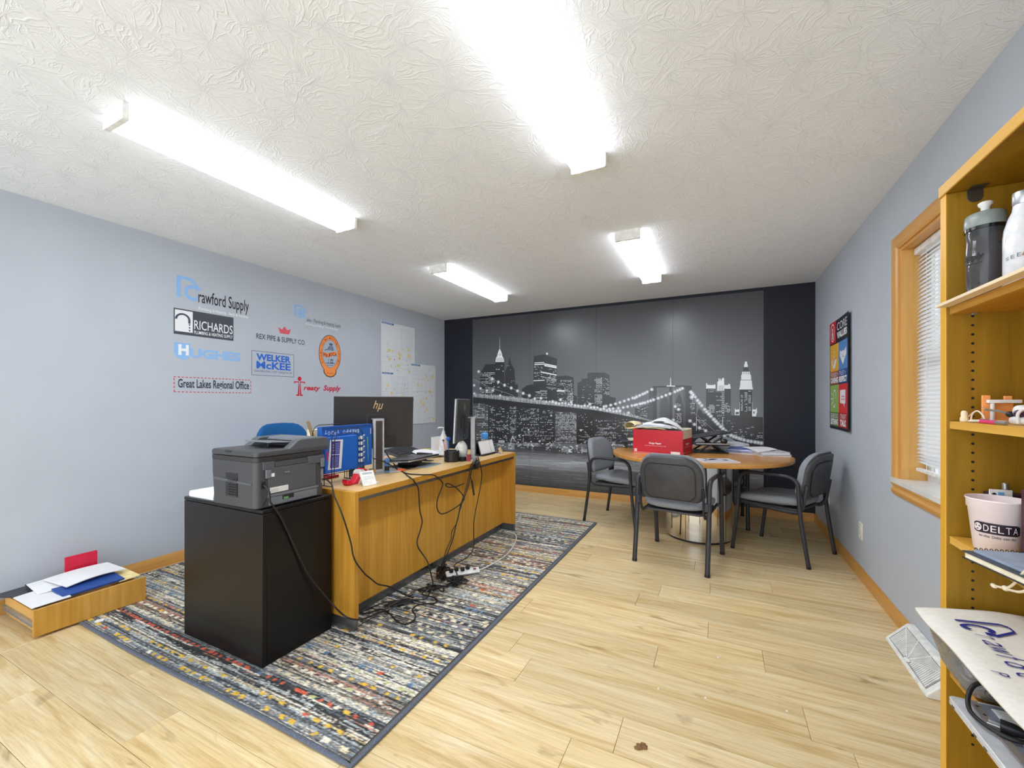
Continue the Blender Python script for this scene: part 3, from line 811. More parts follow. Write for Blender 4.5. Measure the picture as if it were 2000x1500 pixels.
p.stroke([PQ(.25, .26), PQ(.25, .36)], .01, (250, 226, 160), 4); p.stroke([PQ(.18, .285), PQ(.32, .285)], .008, (250, 226, 160), 4); c0 = PQ(.25, .355); p.ring(c0[0], c0[1], .028, .03, .7, WHT, 5, 12)
p.poly([PQ(.56, .29), PQ(.63, .31), PQ(.70, .30), PQ(.78, .31), PQ(.88, .28), PQ(.90, .34), PQ(.80, .38), PQ(.71, .425), PQ(.64, .39), PQ(.55, .34)], WHT, 4)   # handshake
p.stroke([PQ(.66, .33), PQ(.72, .36), PQ(.78, .36)], .006, (92, 146, 208), 5)
c0 = PQ(.28, .69); p.ring(c0[0], c0[1], .045, .05, .74, WHT, 4, 16, -.7, 3.6); c0 = PQ(.25, .75); p.ring(c0[0], c0[1], .04, .05, .72, WHT, 4, 14, 2.2, 6.0); p.stroke([PQ(.10, .66), PQ(.18, .69)], .009, WHT, 4); p.stroke([PQ(.08, .72), PQ(.17, .72)], .009, WHT, 4); p.stroke([PQ(.10, .78), PQ(.18, .75)], .009, WHT, 4)
p.poly([PQ(.56, .645), PQ(.84, .645), PQ(.84, .76), PQ(.79, .765), PQ(.79, .80), PQ(.74, .765), PQ(.56, .76)][::-1], WHT, 4)
for k in range(3): p.stroke([PQ(.61, .675 + k * .026), PQ(.79, .675 + k * .026)], .007, (226, 52, 54), 5)
# back of the sheet so that it has two sides
p.solo('values_poster', M['printgloss'], 'colourful poster of white-on-colour squares on the right wall', 'poster')

# outlets
def outlet(label, y, z, nx):
    t = thing('wall_outlet', label, 'outlet', (XR, y, z - .058) if nx else (XR, y, z - .058))
    part('cover_plate', MB().box(XR - .006, XR, y - .036, y + .036, z - .058, z + .058), mat('ivory_plastic', (232, 228, 210), .4), t, bev=.002)
    for dz in (-.02, .02):
        b = MB(); b.prism(rrect(.03, .026, .008, 3, y, z + dz), XR - .0085, XR - .005, 'x'); s = part('socket', b, M['white'], t)
        b = MB()
        for dy in (-.006, .006): b.box(XR - .0088, XR - .0080, y + dy - .0012, y + dy + .0012, z + dz - .002, z + dz + .007)
        part('slots', b, M['black'], s)
    return t
outlet('ivory wall outlet on the right wall between window and right chair', 3.66, .328, True)
outlet('ivory wall outlet low on the right wall behind the right-hand chair', 4.62, .36, True)

# ================================================================== city mural (u = X, v = Z on the back wall)
mur = thing('city_mural', 'black and white wall mural of a lit bridge and night skyline', 'mural', (-1.385, YB, .09))
def A(zx, zy): q = ony(920 + zx / 5.7706, 640 + zy / 5.7692, YB); return (q.x, q.z)
def B(zx, zy): q = ony(1240 + zx / 5.7143, 640 + zy / 5.7154, YB); return (q.x, q.z)
def PXW(px, py): q = ony(px, py, YB); return (q.x, q.z)
MX0, MX1, MZ0, MZ1 = -3.198, .430, .085, 2.405
def g(v):
    v = min(250, v * 1.18 + 5)
    return (v * .97, v * .995, v * 1.04 if v < 200 else v)
p = Print(on_back(.002), .0003)
rnd = random.Random(21)
def lerp(a, b, t): return a + (b - a) * t
def sky(u, v):
    t = (v - 1.0) / 1.4; s = (u - MX0) / (MX1 - MX0)
    return lerp(92, 58, max(0, min(1, t))) + 4 * s
def water(u, v):
    t = (v - MZ0) / (.62 - MZ0)
    base = 40 + 92 * math.exp(-((t - .62) / .24) ** 2) + 30 * math.exp(-((t - .2) / .2) ** 2)
    return base
seams = [MX0, -2.291, -1.384, -.477, MX1]
# sky
nu, nv = 24, 18
for i in range(nu):
    for j in range(nv):
        u0_, u1_ = lerp(MX0, MX1, i / nu), lerp(MX0, MX1, (i + 1) / nu); v0_, v1_ = lerp(.62, MZ1, j / nv), lerp(.62, MZ1, (j + 1) / nv)
        p.poly([(u0_, v0_), (u1_, v0_), (u1_, v1_), (u0_, v1_)], [g(sky(u0_, v0_)), g(sky(u1_, v0_)), g(sky(u1_, v1_)), g(sky(u0_, v1_))], 1)
# water with long streaks
for i in range(16):
    for j in range(40):
        u0_, u1_ = lerp(MX0, MX1, i / 16), lerp(MX0, MX1, (i + 1) / 16); v0_, v1_ = lerp(MZ0, .62, j / 40), lerp(MZ0, .62, (j + 1) / 40)
        p.poly([(u0_, v0_), (u1_, v0_), (u1_, v1_), (u0_, v1_)], [g(water(u0_, v0_)), g(water(u1_, v0_)), g(water(u1_, v1_)), g(water(u0_, v1_))], 1)
for k in range(420):
    u = rnd.uniform(MX0, MX1 - .3); v = rnd.uniform(MZ0 + .01, .585); w = rnd.uniform(.08, .5); h = rnd.uniform(.002, .006)
    val = water(u, v) * rnd.uniform(.62, 1.5) + rnd.uniform(-8, 10)
    p.rect(u, v, min(u + w, MX1), v + h, g(max(14, min(175, val))), 2)
# -- buildings
def bld(pts, val, lay=3): p.poly(pts, g(val), lay)
def windows(fn, x0, y0, x1, y1, nx, ny, prob, lay=6, lo=110, hi=250, run=.35, sx=.62, sy=.5, sk=0.0):
    """rows of lit windows in zoom coordinates"""
    for j in range(ny):
        lit = rnd.random()
        pr = prob * (1.9 if lit > .8 else (.35 if lit < .3 else 1))
        carry = False
        for i in range(nx):
            on = rnd.random() < (min(.95, pr * 1.3 + run) if carry else pr)
            carry = on
            if not on: continue
            a = x0 + (x1 - x0) * (i + .5 * (1 - sx)) / nx; b = a + (x1 - x0) * sx / nx
            c_ = y0 + (y1 - y0) * (j + .5 * (1 - sy)) / ny + sk * (a - x0); d = c_ + (y1 - y0) * sy / ny
            q0, q1 = fn(a, d), fn(b, c_)
            p.rect(q0[0], q0[1], q1[0], q1[1], g(rnd.uniform(lo, hi)), lay)
def fill(fn, pts, val, lay=3): bld([fn(*q) for q in pts], val, lay)
# left skyline
fill(A, [(100, 790), (103, 520), (165, 412), (278, 410), (280, 800)], 34)
windows(A, 104, 500, 268, 740, 11, 14, .55)
fill(A, [(268, 800), (274, 385), (376, 385), (380, 800)], 36, 4)
fill(A, [(276, 387), (282, 345), (297, 318), (302, 290), (312, 262), (325, 236), (338, 262), (349, 292), (354, 320), (368, 345), (375, 387)], 226, 5)
fill(A, [(321, 240), (324, 112), (327, 112), (330, 240)], 150, 5)
for (x, y, w, h) in ((290, 345, 8, 36), (306, 340, 8, 40), (322, 335, 8, 46), (338, 340, 8, 40), (354, 346, 8, 34), (312, 290, 8, 26), (330, 290, 8, 26)):
    q0, q1 = A(x, y + h), A(x + w, y); p.rect(q0[0], q0[1], q1[0], q1[1], g(150), 6)
fill(A, [(375, 800), (385, 485), (412, 440), (424, 385), (437, 328), (450, 390), (462, 420), (490, 470), (500, 640), (530, 640), (530, 800)], 40, 3)
windows(A, 385, 420, 490, 640, 8, 14, .05, lo=90, hi=200); windows(A, 280, 420, 370, 740, 6, 16, .05)
fill(A, [(690, 840), (690, 650), (703, 640), (706, 322), (822, 300), (968, 350), (968, 840)], 40, 3)
for (x0, y0, x1, y1, sk) in ((716, 394, 826, 402, -.06), (716, 412, 826, 422, -.06), (705, 594, 830, 603, -.05)):
    p.poly([A(x0, y1), A(x1, y1 + (x1 - x0) * sk), A(x1, y0 + (x1 - x0) * sk), A(x0, y0)], g(240), 6)
for (y0, h) in ((402, 12), (418, 14), (492, 9), (500, 6), (548, 5)):
    x0 = 826 if y0 < 480 else 786
    p.poly([A(x0, y0 + h), A(966, y0 + h + (966 - x0) * .2), A(966, y0 + (966 - x0) * .2), A(x0, y0)], g(225 if h > 8 else 190), 6)
windows(A, 712, 430, 822, 590, 12, 14, .12); windows(A, 830, 440, 962, 600, 14, 16, .2, sk=.2); windows(A, 850, 540, 962, 700, 12, 14, .3, sk=.1)
for k in range(9): q0, q1 = A(712 + k * 28, 395), A(714 + k * 28, 330); p.rect(q0[0], q0[1], q1[0], q1[1], g(54), 5)
c0 = A(858, 293); p.disc(c0[0], c0[1], .014, .016, g(235), 6, 8)
fill(A, [(575, 830), (575, 690), (628, 652), (690, 640), (850, 640), (962, 680), (962, 860), (575, 830)], 36, 4)
windows(A, 725, 705, 860, 800, 10, 9, .4)
fill(A, [(968, 880), (968, 548), (1080, 540), (1157, 560), (1160, 760), (1195, 770), (1195, 890)], 40, 4)
windows(A, 975, 590, 1150, 850, 16, 22, .2); q0, q1 = A(968, 720), A(1055, 704); p.rect(q0[0], q0[1], q1[0], q1[1], g(240), 6); windows(A, 1085, 740, 1155, 840, 6, 8, .6)
fill(A, [(1200, 900), (1200, 625), (1246, 605), (1246, 580), (1313, 570), (1313, 512), (1360, 506), (1505, 506), (1562, 535), (1562, 775), (1630, 790), (1633, 900)], 42, 4)
for k in range(16): q0, q1 = A(1206 + k * 11, 880), A(1209 + k * 11, 630); p.rect(q0[0], q0[1], q1[0], q1[1], g(50), 5)
windows(A, 1206, 640, 1380, 880, 14, 22, .04); windows(A, 1393, 560, 1480, 880, 9, 34, .62, lo=140); windows(A, 1484, 560, 1560, 760, 8, 18, .3, sk=.3)
# city below the deck
fill(A, [(25, 780), (600, 850), (1200, 920), (1700, 985), (1962, 1040), (1962, 1300), (25, 1300)], 32, 3)
q = [B(-20, 1040), B(1430, 1290), B(1430, 1500), B(-20, 1500)]
blocks = [(25, 850, 195, 1270, 9, 24, .4, 58), (200, 880, 275, 1250, 6, 26, .2, 36), (280, 880, 430, 1290, 12, 28, .16, 30), (434, 890, 515, 1290, 7, 30, .38, 38),
          (520, 900, 600, 1290, 7, 26, .14, 30), (580, 910, 770, 1290, 16, 28, .2, 34), (770, 930, 940, 1290, 14, 30, .16, 32), (946, 950, 1192, 1305, 20, 26, .55, 62),
          (1196, 960, 1370, 1310, 14, 30, .12, 28), (1380, 1010, 1640, 1310, 20, 26, .22, 36), (1640, 1030, 1962, 1310, 24, 24, .2, 34)]
for (x0, y0, x1, y1, nx, ny, pr, val) in blocks:
    fill(A, [(x0, y1), (x1, y1), (x1, y0 + 10), (x0, y0 - 8)], val, 4); windows(A, x0 + 3, y0, x1 - 3, y1 - 6, nx, ny, pr, 6, 100, 245)
for k in range(14): q0, q1 = A(25, 880 + k * 28), A(195, 876 + k * 28); p.rect(q0[0], q0[1], q1[0], q1[1], g(84), 5)
# right part: far buildings, tower of the bridge
fill(B, [(0, 1500), (0, 900), (160, 860), (160, 1500)], 52, 3); windows(B, 10, 880, 150, 1010, 12, 14, .2)
fill(B, [(160, 1500), (160, 690), (205, 662), (380, 655), (540, 648), (630, 650), (636, 1500)], 84, 4)
for (x0, x1, val) in ((160, 200, 62), (200, 246, 48), (246, 262, 92), (385, 418, 50), (418, 440, 100), (540, 566, 66), (566, 600, 44), (600, 634, 36)):
    fill(B, [(x0, 1500), (x0, 690 if x0 < 200 else 652), (x1, 660 if x0 < 200 else 650), (x1, 1500)], val, 5)
fill(B, [(280, 1500), (280, 860), (300, 790), (330, 740), (365, 800), (382, 870), (382, 1500)], 64, 5)
fill(B, [(444, 1500), (444, 880), (462, 800), (496, 735), (525, 790), (540, 880), (540, 1500)], 52, 5)
fill(B, [(205, 672), (205, 655), (385, 648), (540, 645), (632, 650), (632, 668), (540, 660), (385, 664)], 40, 6)
windows(B, 450, 830, 520, 1080, 6, 20, .3); windows(B, 615, 830, 668, 960, 5, 14, .4)
fill(B, [(355, 655), (355, 645), (450, 648), (450, 658)], 220, 7); fill(B, [(394, 650), (397, 560), (402, 560), (405, 650)], 200, 7)
fill(B, [(640, 1500), (640, 1000), (690, 990), (700, 925), (715, 905), (740, 925), (760, 960), (1430, 1000), (1430, 1500)], 30, 4)
fill(B, [(636, 1500), (636, 850), (685, 850), (690, 1500)], 34, 4)
fill(B, [(795, 1100), (795, 680), (900, 680), (900, 720), (990, 720), (1000, 680), (1070, 680), (1072, 1100)], 36, 4)
fill(B, [(795, 680), (795, 622), (808, 622), (812, 640), (885, 640), (888, 628), (900, 640), (900, 680)], 214, 6)
fill(B, [(1000, 682), (1000, 640), (1040, 640), (1044, 626), (1062, 630), (1070, 682)], 206, 6)
fill(B, [(920, 705), (920, 605), (932, 600), (934, 568), (945, 568), (945, 600), (958, 560), (962, 600), (975, 562), (996, 562), (998, 705)], 216, 6)
for k in range(4): q0, q1 = B(938 + k * 14, 730), B(942 + k * 14, 645); p.rect(q0[0], q0[1], q1[0], q1[1], g(60), 7)
fill(B, [(970, 960), (972, 700), (996, 700), (998, 960)], 150, 6)
for k in range(11): q0, q1 = B(976, 722 + k * 22), B(992, 708 + k * 22); p.rect(q0[0], q0[1], q1[0], q1[1], g(50), 7)
windows(B, 815, 845, 892, 950, 6, 9, .72, lo=170); windows(B, 1002, 840, 1066, 950, 5, 9, .6, lo=160); windows(B, 905, 760, 968, 960, 5, 14, .2); windows(B, 815, 690, 895, 720, 6, 3, .4)
# tall tower at the right
fill(B, [(1170, 1000), (1170, 690), (1306, 690), (1308, 1000)], 38, 5)
fill(B, [(1163, 690), (1176, 640), (1176, 600), (1186, 580), (1186, 530), (1196, 520), (1198, 490), (1280, 490), (1284, 520), (1296, 530), (1298, 580), (1306, 600), (1308, 640), (1318, 690)], 226, 6)
fill(B, [(1200, 490), (1216, 440), (1262, 440), (1278, 490)], 50, 6)
fill(B, [(1219, 440), (1219, 418), (1226, 400), (1226, 384), (1240, 376), (1253, 384), (1253, 400), (1260, 418), (1260, 440)], 240, 7)
for k in range(5): q0, q1 = B(1190 + k * 24, 520), B(1196 + k * 24, 490); p.rect(q0[0], q0[1], q1[0], q1[1], g(110), 8)
p.stroke([B(1178, 584), B(1302, 584)], .006, g(120), 8)
windows(B, 1182, 700, 1206, 930, 2, 14, .75, lo=150); windows(B, 1222, 720, 1256, 940, 3, 14, .7, lo=150); windows(B, 1266, 700, 1296, 930, 2, 14, .7, lo=150)
for x in (1166, 1308): q0, q1 = B(x, 930), B(x + 5, 830); p.rect(q0[0], q0[1], q1[0], q1[1], g(170), 7)
fill(B, [(1115, 975), (1115, 895), (1124, 915), (1138, 915), (1166, 910), (1168, 975)], 214, 7); fill(B, [(1308, 990), (1308, 912), (1350, 912), (1360, 890), (1364, 940), (1350, 990)], 214, 7)
fill(B, [(1124, 970), (1126, 940), (1160, 940), (1160, 965)], 60, 8); fill(B, [(1320, 960), (1322, 935), (1336, 935), (1336, 960)], 80, 8)
fill(B, [(1010, 1500), (1010, 1000), (1150, 985), (1335, 995), (1345, 1500)], 34, 5); fill(B, [(1345, 1500), (1345, 1060), (1432, 1080), (1432, 1500)], 42, 4)
windows(B, 900, 970, 1000, 1230, 10, 20, .18); windows(B, 1015, 1020, 1145, 1230, 12, 16, .16); windows(B, 1150, 1090, 1330, 1250, 14, 12, .1); windows(B, 1350, 1170, 1428, 1250, 8, 8, .3); windows(B, 690, 1010, 800, 1150, 12, 12, .3)
for x in (688, 980): 
    for k in range(12): c0 = B(x, 1000 + k * 13); p.rect(c0[0] - .003, c0[1] - .005, c0[0] + .003, c0[1] + .005, g(200), 7)
# deck of the bridge
top = [(25, 745), (300, 760), (600, 795), (1000, 850), (1400, 902), (1700, 950), (1962, 1020), (2200, 1085)]
bot = [(25, 782), (300, 808), (600, 845), (1000, 884), (1400, 930), (1700, 985), (1962, 1040), (2200, 1110)]
fill(A, [(25, 850), (600, 900), (1200, 960), (1700, 1010), (2200, 1130)] + [q for q in reversed(bot)], 26, 7)
p.poly([A(*q) for q in top] + [A(*q) for q in reversed(bot)], g(92), 8)
for k in range(230):
    t = k / 230; x = lerp(25, 2150, t); y = np.interp(x, [q[0] for q in top], [q[1] for q in top]); y2 = np.interp(x, [q[0] for q in bot], [q[1] for q in bot])
    p.poly([A(x, y2), A(x + 4, y2), A(x + 4, y + 2), A(x, y + 2)], g(rnd.uniform(110, 200)), 9)
for k in range(500):
    x = rnd.uniform(25, 1900); y = np.interp(x, [q[0] for q in top], [q[1] for q in top]) + rnd.uniform(-6, 30); c0 = A(x, y)
    w_ = rnd.uniform(.004, .012); p.rect(c0[0], c0[1], c0[0] + w_, c0[1] + rnd.uniform(.003, .007), g(rnd.uniform(140, 245)), 10)
def bead(c, r, v=252):
    p.disc(c[0], c[1], r * 1.9, r * 1.9, g(150 if v > 240 else 110), 11, 9); p.disc(c[0], c[1], r, r, g(v), 12, 9)
def cable(fn, pts, n, r, w=.005, val=130, beads=True):
    P_ = [fn(*q) for q in pts]; S = smooth_path([(a, b, 0) for a, b in P_], 8); p.stroke([(q.x, q.y) for q in S], w, g(val), 10)
    if beads:
        for k in range(n):
            q = S[int(k / max(1, n - 1) * (len(S) - 1))]; bead((q.x, q.y), r)
cable(A, [(88, 495), (240, 578), (310, 612), (380, 648), (455, 680), (525, 712), (590, 740), (660, 766)], 8, .013)
cable(A, [(25, 580), (120, 625), (230, 680), (400, 735), (480, 765)], 0, 0, .004, 150, False); cable(A, [(25, 600), (140, 655), (260, 712)], 0, 0, .003, 130, False)
for q in ((38, 650), (110, 685), (180, 710), (248, 708), (40, 742), (330, 765), (790, 795), (720, 800), (1010, 812), (1130, 840), (1340, 862), (1680, 935), (1775, 960)): bead(A(*q), .012)
for k in range(24):
    x = 850 + k * 36; bead(A(x, np.interp(x, [q[0] for q in top], [q[1] for q in top]) - rnd.uniform(-10, 8)), rnd.uniform(.009, .016), 248)
cable(A, [(1500, 890), (1630, 858), (1760, 815), (1880, 772), (1962, 738)], 12, .011); cable(B, [(0, 785), (75, 748), (190, 690)], 6, .011)
cable(A, [(1560, 915), (1700, 902), (1830, 875), (1962, 846)], 9, .011); cable(B, [(0, 865), (130, 830), (260, 787), (430, 722), (530, 678)], 15, .011)
cable(B, [(180, 790), (380, 690)], 0, 0, .003, 120, False); cable(B, [(660, 950), (900, 1160)], 0, 0, .003, 150, False)
cable(B, [(625, 718), (690, 800), (780, 912), (870, 1012), (960, 1105), (1060, 1195), (1160, 1235)], 22, .0125); cable(B, [(1160, 1235), (1240, 1260), (1330, 1275), (1410, 1288)], 8, .012)
cable(B, [(615, 1040), (700, 1105), (790, 1150), (900, 1190), (1000, 1210)], 7, .011); bead(B(640, 775), .016); bead(B(450, 880), .011); bead(B(488, 912), .011); bead(B(430, 1030), .011)
# shore lights and their glow on the water
for k in range(330):
    x = rnd.uniform(100, 1962); c0 = A(x, rnd.gauss(1330 + 26 * (x > 1000), 26)); w_ = rnd.uniform(.006, .035)
    p.rect(c0[0], c0[1], c0[0] + w_, c0[1] + rnd.uniform(.004, .016), g(rnd.choice((70, 100, 150, 210))), 8)
for (x, y, w, h, v) in ((590, 1300, 165, 30, 120), (310, 1270, 70, 26, 150), (420, 1300, 70, 70, 130), (1020, 1350, 80, 50, 120), (1080, 1370, 60, 34, 190), (1240, 1370, 110, 30, 150), (300, 1330, 180, 46, 90), (780, 1300, 120, 60, 48), (905, 1350, 80, 60, 60)):
    q0, q1 = A(x, y + h), A(x + w, y); p.rect(q0[0], q0[1], q1[0], q1[1], g(v), 7)
p.stroke([A(445, 1320), A(468, 1222), A(495, 1270)], .008, g(200), 9)
for q in ((650, 1150), (545, 1215), (775, 1280), (905, 990), (1240, 1155)): bead(A(*q), .008)
# cut the sheet into its four hung panels
def cut(name, a, b):
    me = bpy.data.meshes.new('tmp'); me.from_pydata(p.v, [], p.f)
    ca = me.color_attributes.new('Col', 'FLOAT_COLOR', 'CORNER'); ca.data.foreach_set('color', [x for face in p.c for q in face for x in q])
    bm = bmesh.new(); bm.from_mesh(me)
    def bis(co, no): bmesh.ops.bisect_plane(bm, geom=bm.verts[:] + bm.edges[:] + bm.faces[:], plane_co=co, plane_no=no, clear_outer=True)
    bis((b - .0012, 0, 0), (1, 0, 0)); bis((a + .0012, 0, 0), (-1, 0, 0)); bis((0, 0, MZ1), (0, 0, 1)); bis((0, 0, MZ0), (0, 0, -1))
    bm.to_mesh(me); bm.free()
    me.transform(world_inv(mur)); me.materials.append(M['mural']); me.name = name
    o = bpy.data.objects.new(name, me); COL.objects.link(o); o.parent = mur
for a, b in zip(seams[:-1], seams[1:]): cut('mural_panel', a, b)
# ================================================================== rug
RX0, RX1, RY0, RY1 = -3.625, -1.100, 1.013, 4.130
def make_rug():
    t = thing('area_rug', 'multicoloured striped low-pile rug with grey border under the desk', 'rug', ((RX0 + RX1) / 2, (RY0 + RY1) / 2, 0))
    rng = np.random.default_rng(5)
    sx, sy = .0085, .0042
    nx = int((RX1 - RX0 - .016) / sx); ny = int((RY1 - RY0 - .016) / sy)
    pal = np.array([(62, 64, 70), (92, 94, 98), (146, 147, 147), (206, 202, 190), (228, 222, 206), (168, 184, 196), (122, 140, 160), (92, 106, 130), (206, 182, 122), (200, 122, 104), (128, 116, 104), (172, 172, 168)], float)
    moods = [(.26, .18, .16, .08, .05, .10, .08, .04, .01, .01, .03, 0), (.08, .10, .18, .16, .12, .15, .12, .04, .01, .01, .03, 0), (.14, .10, .12, .10, .08, .06, .04, .02, .04, .20, .10, 0),
             (.10, .12, .2, .18, .14, .08, .04, .02, .05, .02, .05, 0), (.20, .12, .1, .08, .06, .14, .16, .12, .01, .01, 0, 0), (.10, .10, .14, .16, .14, .05, .04, .02, .14, .05, .06, 0)]
    img = np.zeros((ny, nx, 3)); j = 0; mood = None; left = 0
    line = None; rep = 0
    while j < ny:
        if left <= 0: mood = np.array(moods[rng.integers(len(moods))]); mood = mood / mood.sum(); left = rng.integers(18, 50)
        th = rng.integers(1, 3)
        row = np.zeros(nx, int); i = 0
        a, b = rng.choice(12, 2, p=mood)
        while i < nx:
            L_ = rng.integers(2, 22); row[i:i + L_] = a if rng.random() < .6 else b; i += L_
        for q in range(th):
            if j < ny: img[j] = pal[row]; j += 1; left -= 1
    swap = rng.random((ny, nx)) < .16; img[swap] = np.roll(img, 3, 0)[swap]
    img *= rng.normal(1, .15, (ny, nx, 1))
    gm_ = img.mean(2, keepdims=True); img = gm_ + (img - gm_) * .62
    # rows of small woven squares
    y = .02
    sq = [(240, 236, 222), (240, 236, 222), (240, 236, 222), (226, 190, 86), (208, 104, 84), (186, 206, 222), (224, 216, 190), (190, 196, 150), (104, 134, 176), (236, 230, 214)]
    while y < RY1 - RY0 - .06:
        colr = np.array(sq[rng.integers(len(sq))], float); pitch = rng.choice([.048, .058, .066, .074]); off = rng.random() * pitch; h = int(rng.choice([.017, .020, .024]) / sy); w = max(2, int(.030 / sx))
        jj = int(y / sy); dens = rng.choice([.55, .8, .95])
        x = off
        if rng.random() < .22: img[jj:jj + h] = img[jj:jj + h] * .35 + np.array((52, 54, 62)) * .65
        while x < RX1 - RX0 - .05:
            if rng.random() < dens:
                c_ = colr if rng.random() < .85 else np.array(sq[rng.integers(len(sq))], float)
                ii = int(x / sx) + rng.integers(-1, 1); ww = w + rng.integers(-1, 2)
                for q in range(h):
                    a0 = max(0, ii + rng.integers(0, 2)); img[jj + q, a0:a0 + ww] = c_ * rng.normal(1, .08, (min(ww, nx - a0), 1))
            x += pitch
        y += rng.choice([.036, .042, .05, .062, .08])
    img = np.clip(img * np.array((1.0, .975, .93)), 10, 250)
    l = img / 255.0; l = np.where(l <= .04045, l / 12.92, ((l + .055) / 1.055) ** 2.4)
    xs = RX0 + .008 + sx * np.arange(nx); ys = RY0 + .008 + sy * np.arange(ny)
    X, Y = np.meshgrid(xs, ys)
    wav = .006 * np.sin(X * 3.4 + .6) * np.exp(-(Y - RY0) * 2.2)
    lum = l.mean(2); Z = .0100 + .0014 * np.clip(lum * 2, 0, 1) + rng.normal(0, .0004, X.shape)
    V = np.stack([X - t.location.x, Y + wav - t.location.y, Z], 2).reshape(-1, 3)
    idx = np.arange(nx * ny).reshape(ny, nx)
    Fq = np.stack([idx[:-1, :-1], idx[:-1, 1:], idx[1:, 1:], idx[1:, :-1]], 2).reshape(-1, 4)
    me = bpy.data.meshes.new('pile'); me.vertices.add(len(V)); me.vertices.foreach_set('co', V.ravel())
    me.loops.add(Fq.size); me.loops.foreach_set('vertex_index', Fq.ravel()); me.polygons.add(len(Fq)); me.polygons.foreach_set('loop_start', np.arange(len(Fq)) * 4)
    try: me.polygons.foreach_set('loop_total', np.full(len(Fq), 4))
    except Exception: pass
    me.update(calc_edges=True)
    ca = me.color_attributes.new('Col', 'FLOAT_COLOR', 'POINT'); ca.data.foreach_set('color', np.concatenate([l.reshape(-1, 3), np.ones((nx * ny, 1))], 1).ravel())
    m, N, L, b = new_mat('woven_pile')
    at = N.new('ShaderNodeAttribute'); at.attribute_name = 'Col'
    tc = N.new('ShaderNodeTexCoord'); mp = N.new('ShaderNodeMapping'); mp.inputs['Scale'].default_value = (260, 900, 1); L.new(tc.outputs['Object'], mp.inputs['Vector'])
    n = N.new('ShaderNodeTexNoise'); n.inputs['Scale'].default_value = 1; n.inputs['Detail'].default_value = 2; L.new(mp.outputs['Vector'], n.inputs['Vector'])
    r = N.new('ShaderNodeMapRange'); r.inputs[1].default_value = .3; r.inputs[2].default_value = .7; r.inputs[3].default_value = .7; r.inputs[4].default_value = 1.25; L.new(n.outputs['Fac'], r.inputs[0])
    hs = N.new('ShaderNodeHueSaturation'); L.new(at.outputs['Color'], hs.inputs['Color']); L.new(r.outputs[0], hs.inputs['Value']); L.new(hs.outputs['Color'], b.inputs['Base Color'])
    b.inputs['Roughness'].default_value = .95; b.inputs['Specular IOR Level'].default_value = .08
    me.materials.append(m)
    o = bpy.data.objects.new('pile', me); COL.objects.link(o); o.parent = t; o['kind'] = 'stuff'
    bm_ = MB(); P_ = []
    for x in np.linspace(RX0, RX1, 60): P_.append((x, RY0 + .006 * math.sin(x * 3.4 + .6), .0062))
    for y in np.linspace(RY0, RY1, 40)[1:]: P_.append((RX1, y, .0062))
    for x in np.linspace(RX1, RX0, 40)[1:]: P_.append((x, RY1, .0062))
    for y in np.linspace(RY1, RY0, 40)[1:-1]: P_.append((RX0, y, .0062))
    bm_.tube(P_, (.010, .0062), 8, closed=True, up=(0, 0, 1)); part('binding', bm_, mat('slate_binding', (92, 98, 112), .85, noise=(220, .15), bump=(300, .4)), t)
    bm_ = MB().box(RX0 + .004, RX1 - .004, RY0 + .010, RY1 - .004, .0, .008); part('backing', bm_, mat('rug_backing', (90, 88, 84), .95), t)
make_rug()
RZ = .0112      # top of the rug

# ================================================================== black cabinet under the printer
cab = thing('file_cabinet', 'plain black steel cabinet beside the desk, under the printer', 'cabinet', (-2.15, 1.39, RZ))
CX0, CX1, CY0, CY1, CZ = -2.498, -1.852, 1.199, 1.578, .728
part('body', MB().box(CX0 + .001, CX1 - .001, CY0 + .001, CY1, RZ + .001, CZ - .020), M['cabinet'], cab, bev=.002)
part('top_panel', MB().box(CX0, CX1, CY0, CY1 + .002, CZ - .018, CZ), M['cabinet'], cab, bev=.004)
part('back_panel', MB().box(CX1 - .0015, CX1 + .0008, CY0 + .022, CY1 - .012, RZ + .02, CZ - .034), M['cabinet'], cab, bev=.0006)

# ================================================================== drawer lying on the floor by the left wall
dr = thing('drawer_unit', 'loose oak desk drawer standing on the floor beside the left wall', 'drawer', (-3.34, 1.07, .0))
DX1, DX0, DY0, DY1, DZ = -3.140, -3.600, .836, 1.304, .150
fz = .0125
part('front_panel', MB().box(DX1 - .019, DX1, DY0, DY1, fz, fz + .138), wood('drawer_front_oak', (182, 132, 44), (214, 166, 82), 2, 11, .4), dr, bev=.0015)
dz0, dz1 = fz + .022, fz + .118
sidew = wood('drawer_side_wood', (190, 140, 64), (222, 176, 104), 0, 9, .5)
part('side_panel', MB().box(DX0, DX1 - .019, DY0 + .014, DY0 + .026, dz0, dz1), sidew, dr, bev=.001)
part('side_panel', MB().box(DX0, DX1 - .019, DY1 - .026, DY1 - .014, dz0, dz1), sidew, dr, bev=.001)
part('back_panel', MB().box(DX0, DX0 + .012, DY0 + .026, DY1 - .026, dz0, dz1), sidew, dr)
part('bottom_panel', MB().box(DX0 + .012, DX1 - .019, DY0 + .026, DY1 - .026, fz, fz + .03), sidew, dr)
r_ = MB().box(DX0, DX1 - .022, DY0 + .005, DY0 + .0138, dz0 + .02, dz0 + .048); r_.box(DX0, DX1 - .022, DY0 + .002, DY0 + .006, dz0 + .020, dz0 + .026).box(DX0, DX1 - .022, DY0 + .002, DY0 + .006, dz0 + .042, dz0 + .048)
part('slide_rail', r_, M['silver'], dr, bev=.0006)
r_ = MB().box(DX0, DX1 - .022, DY1 - .0138, DY1 - .005, dz0 + .02, dz0 + .048); part('slide_rail', r_, M['silver'], dr)
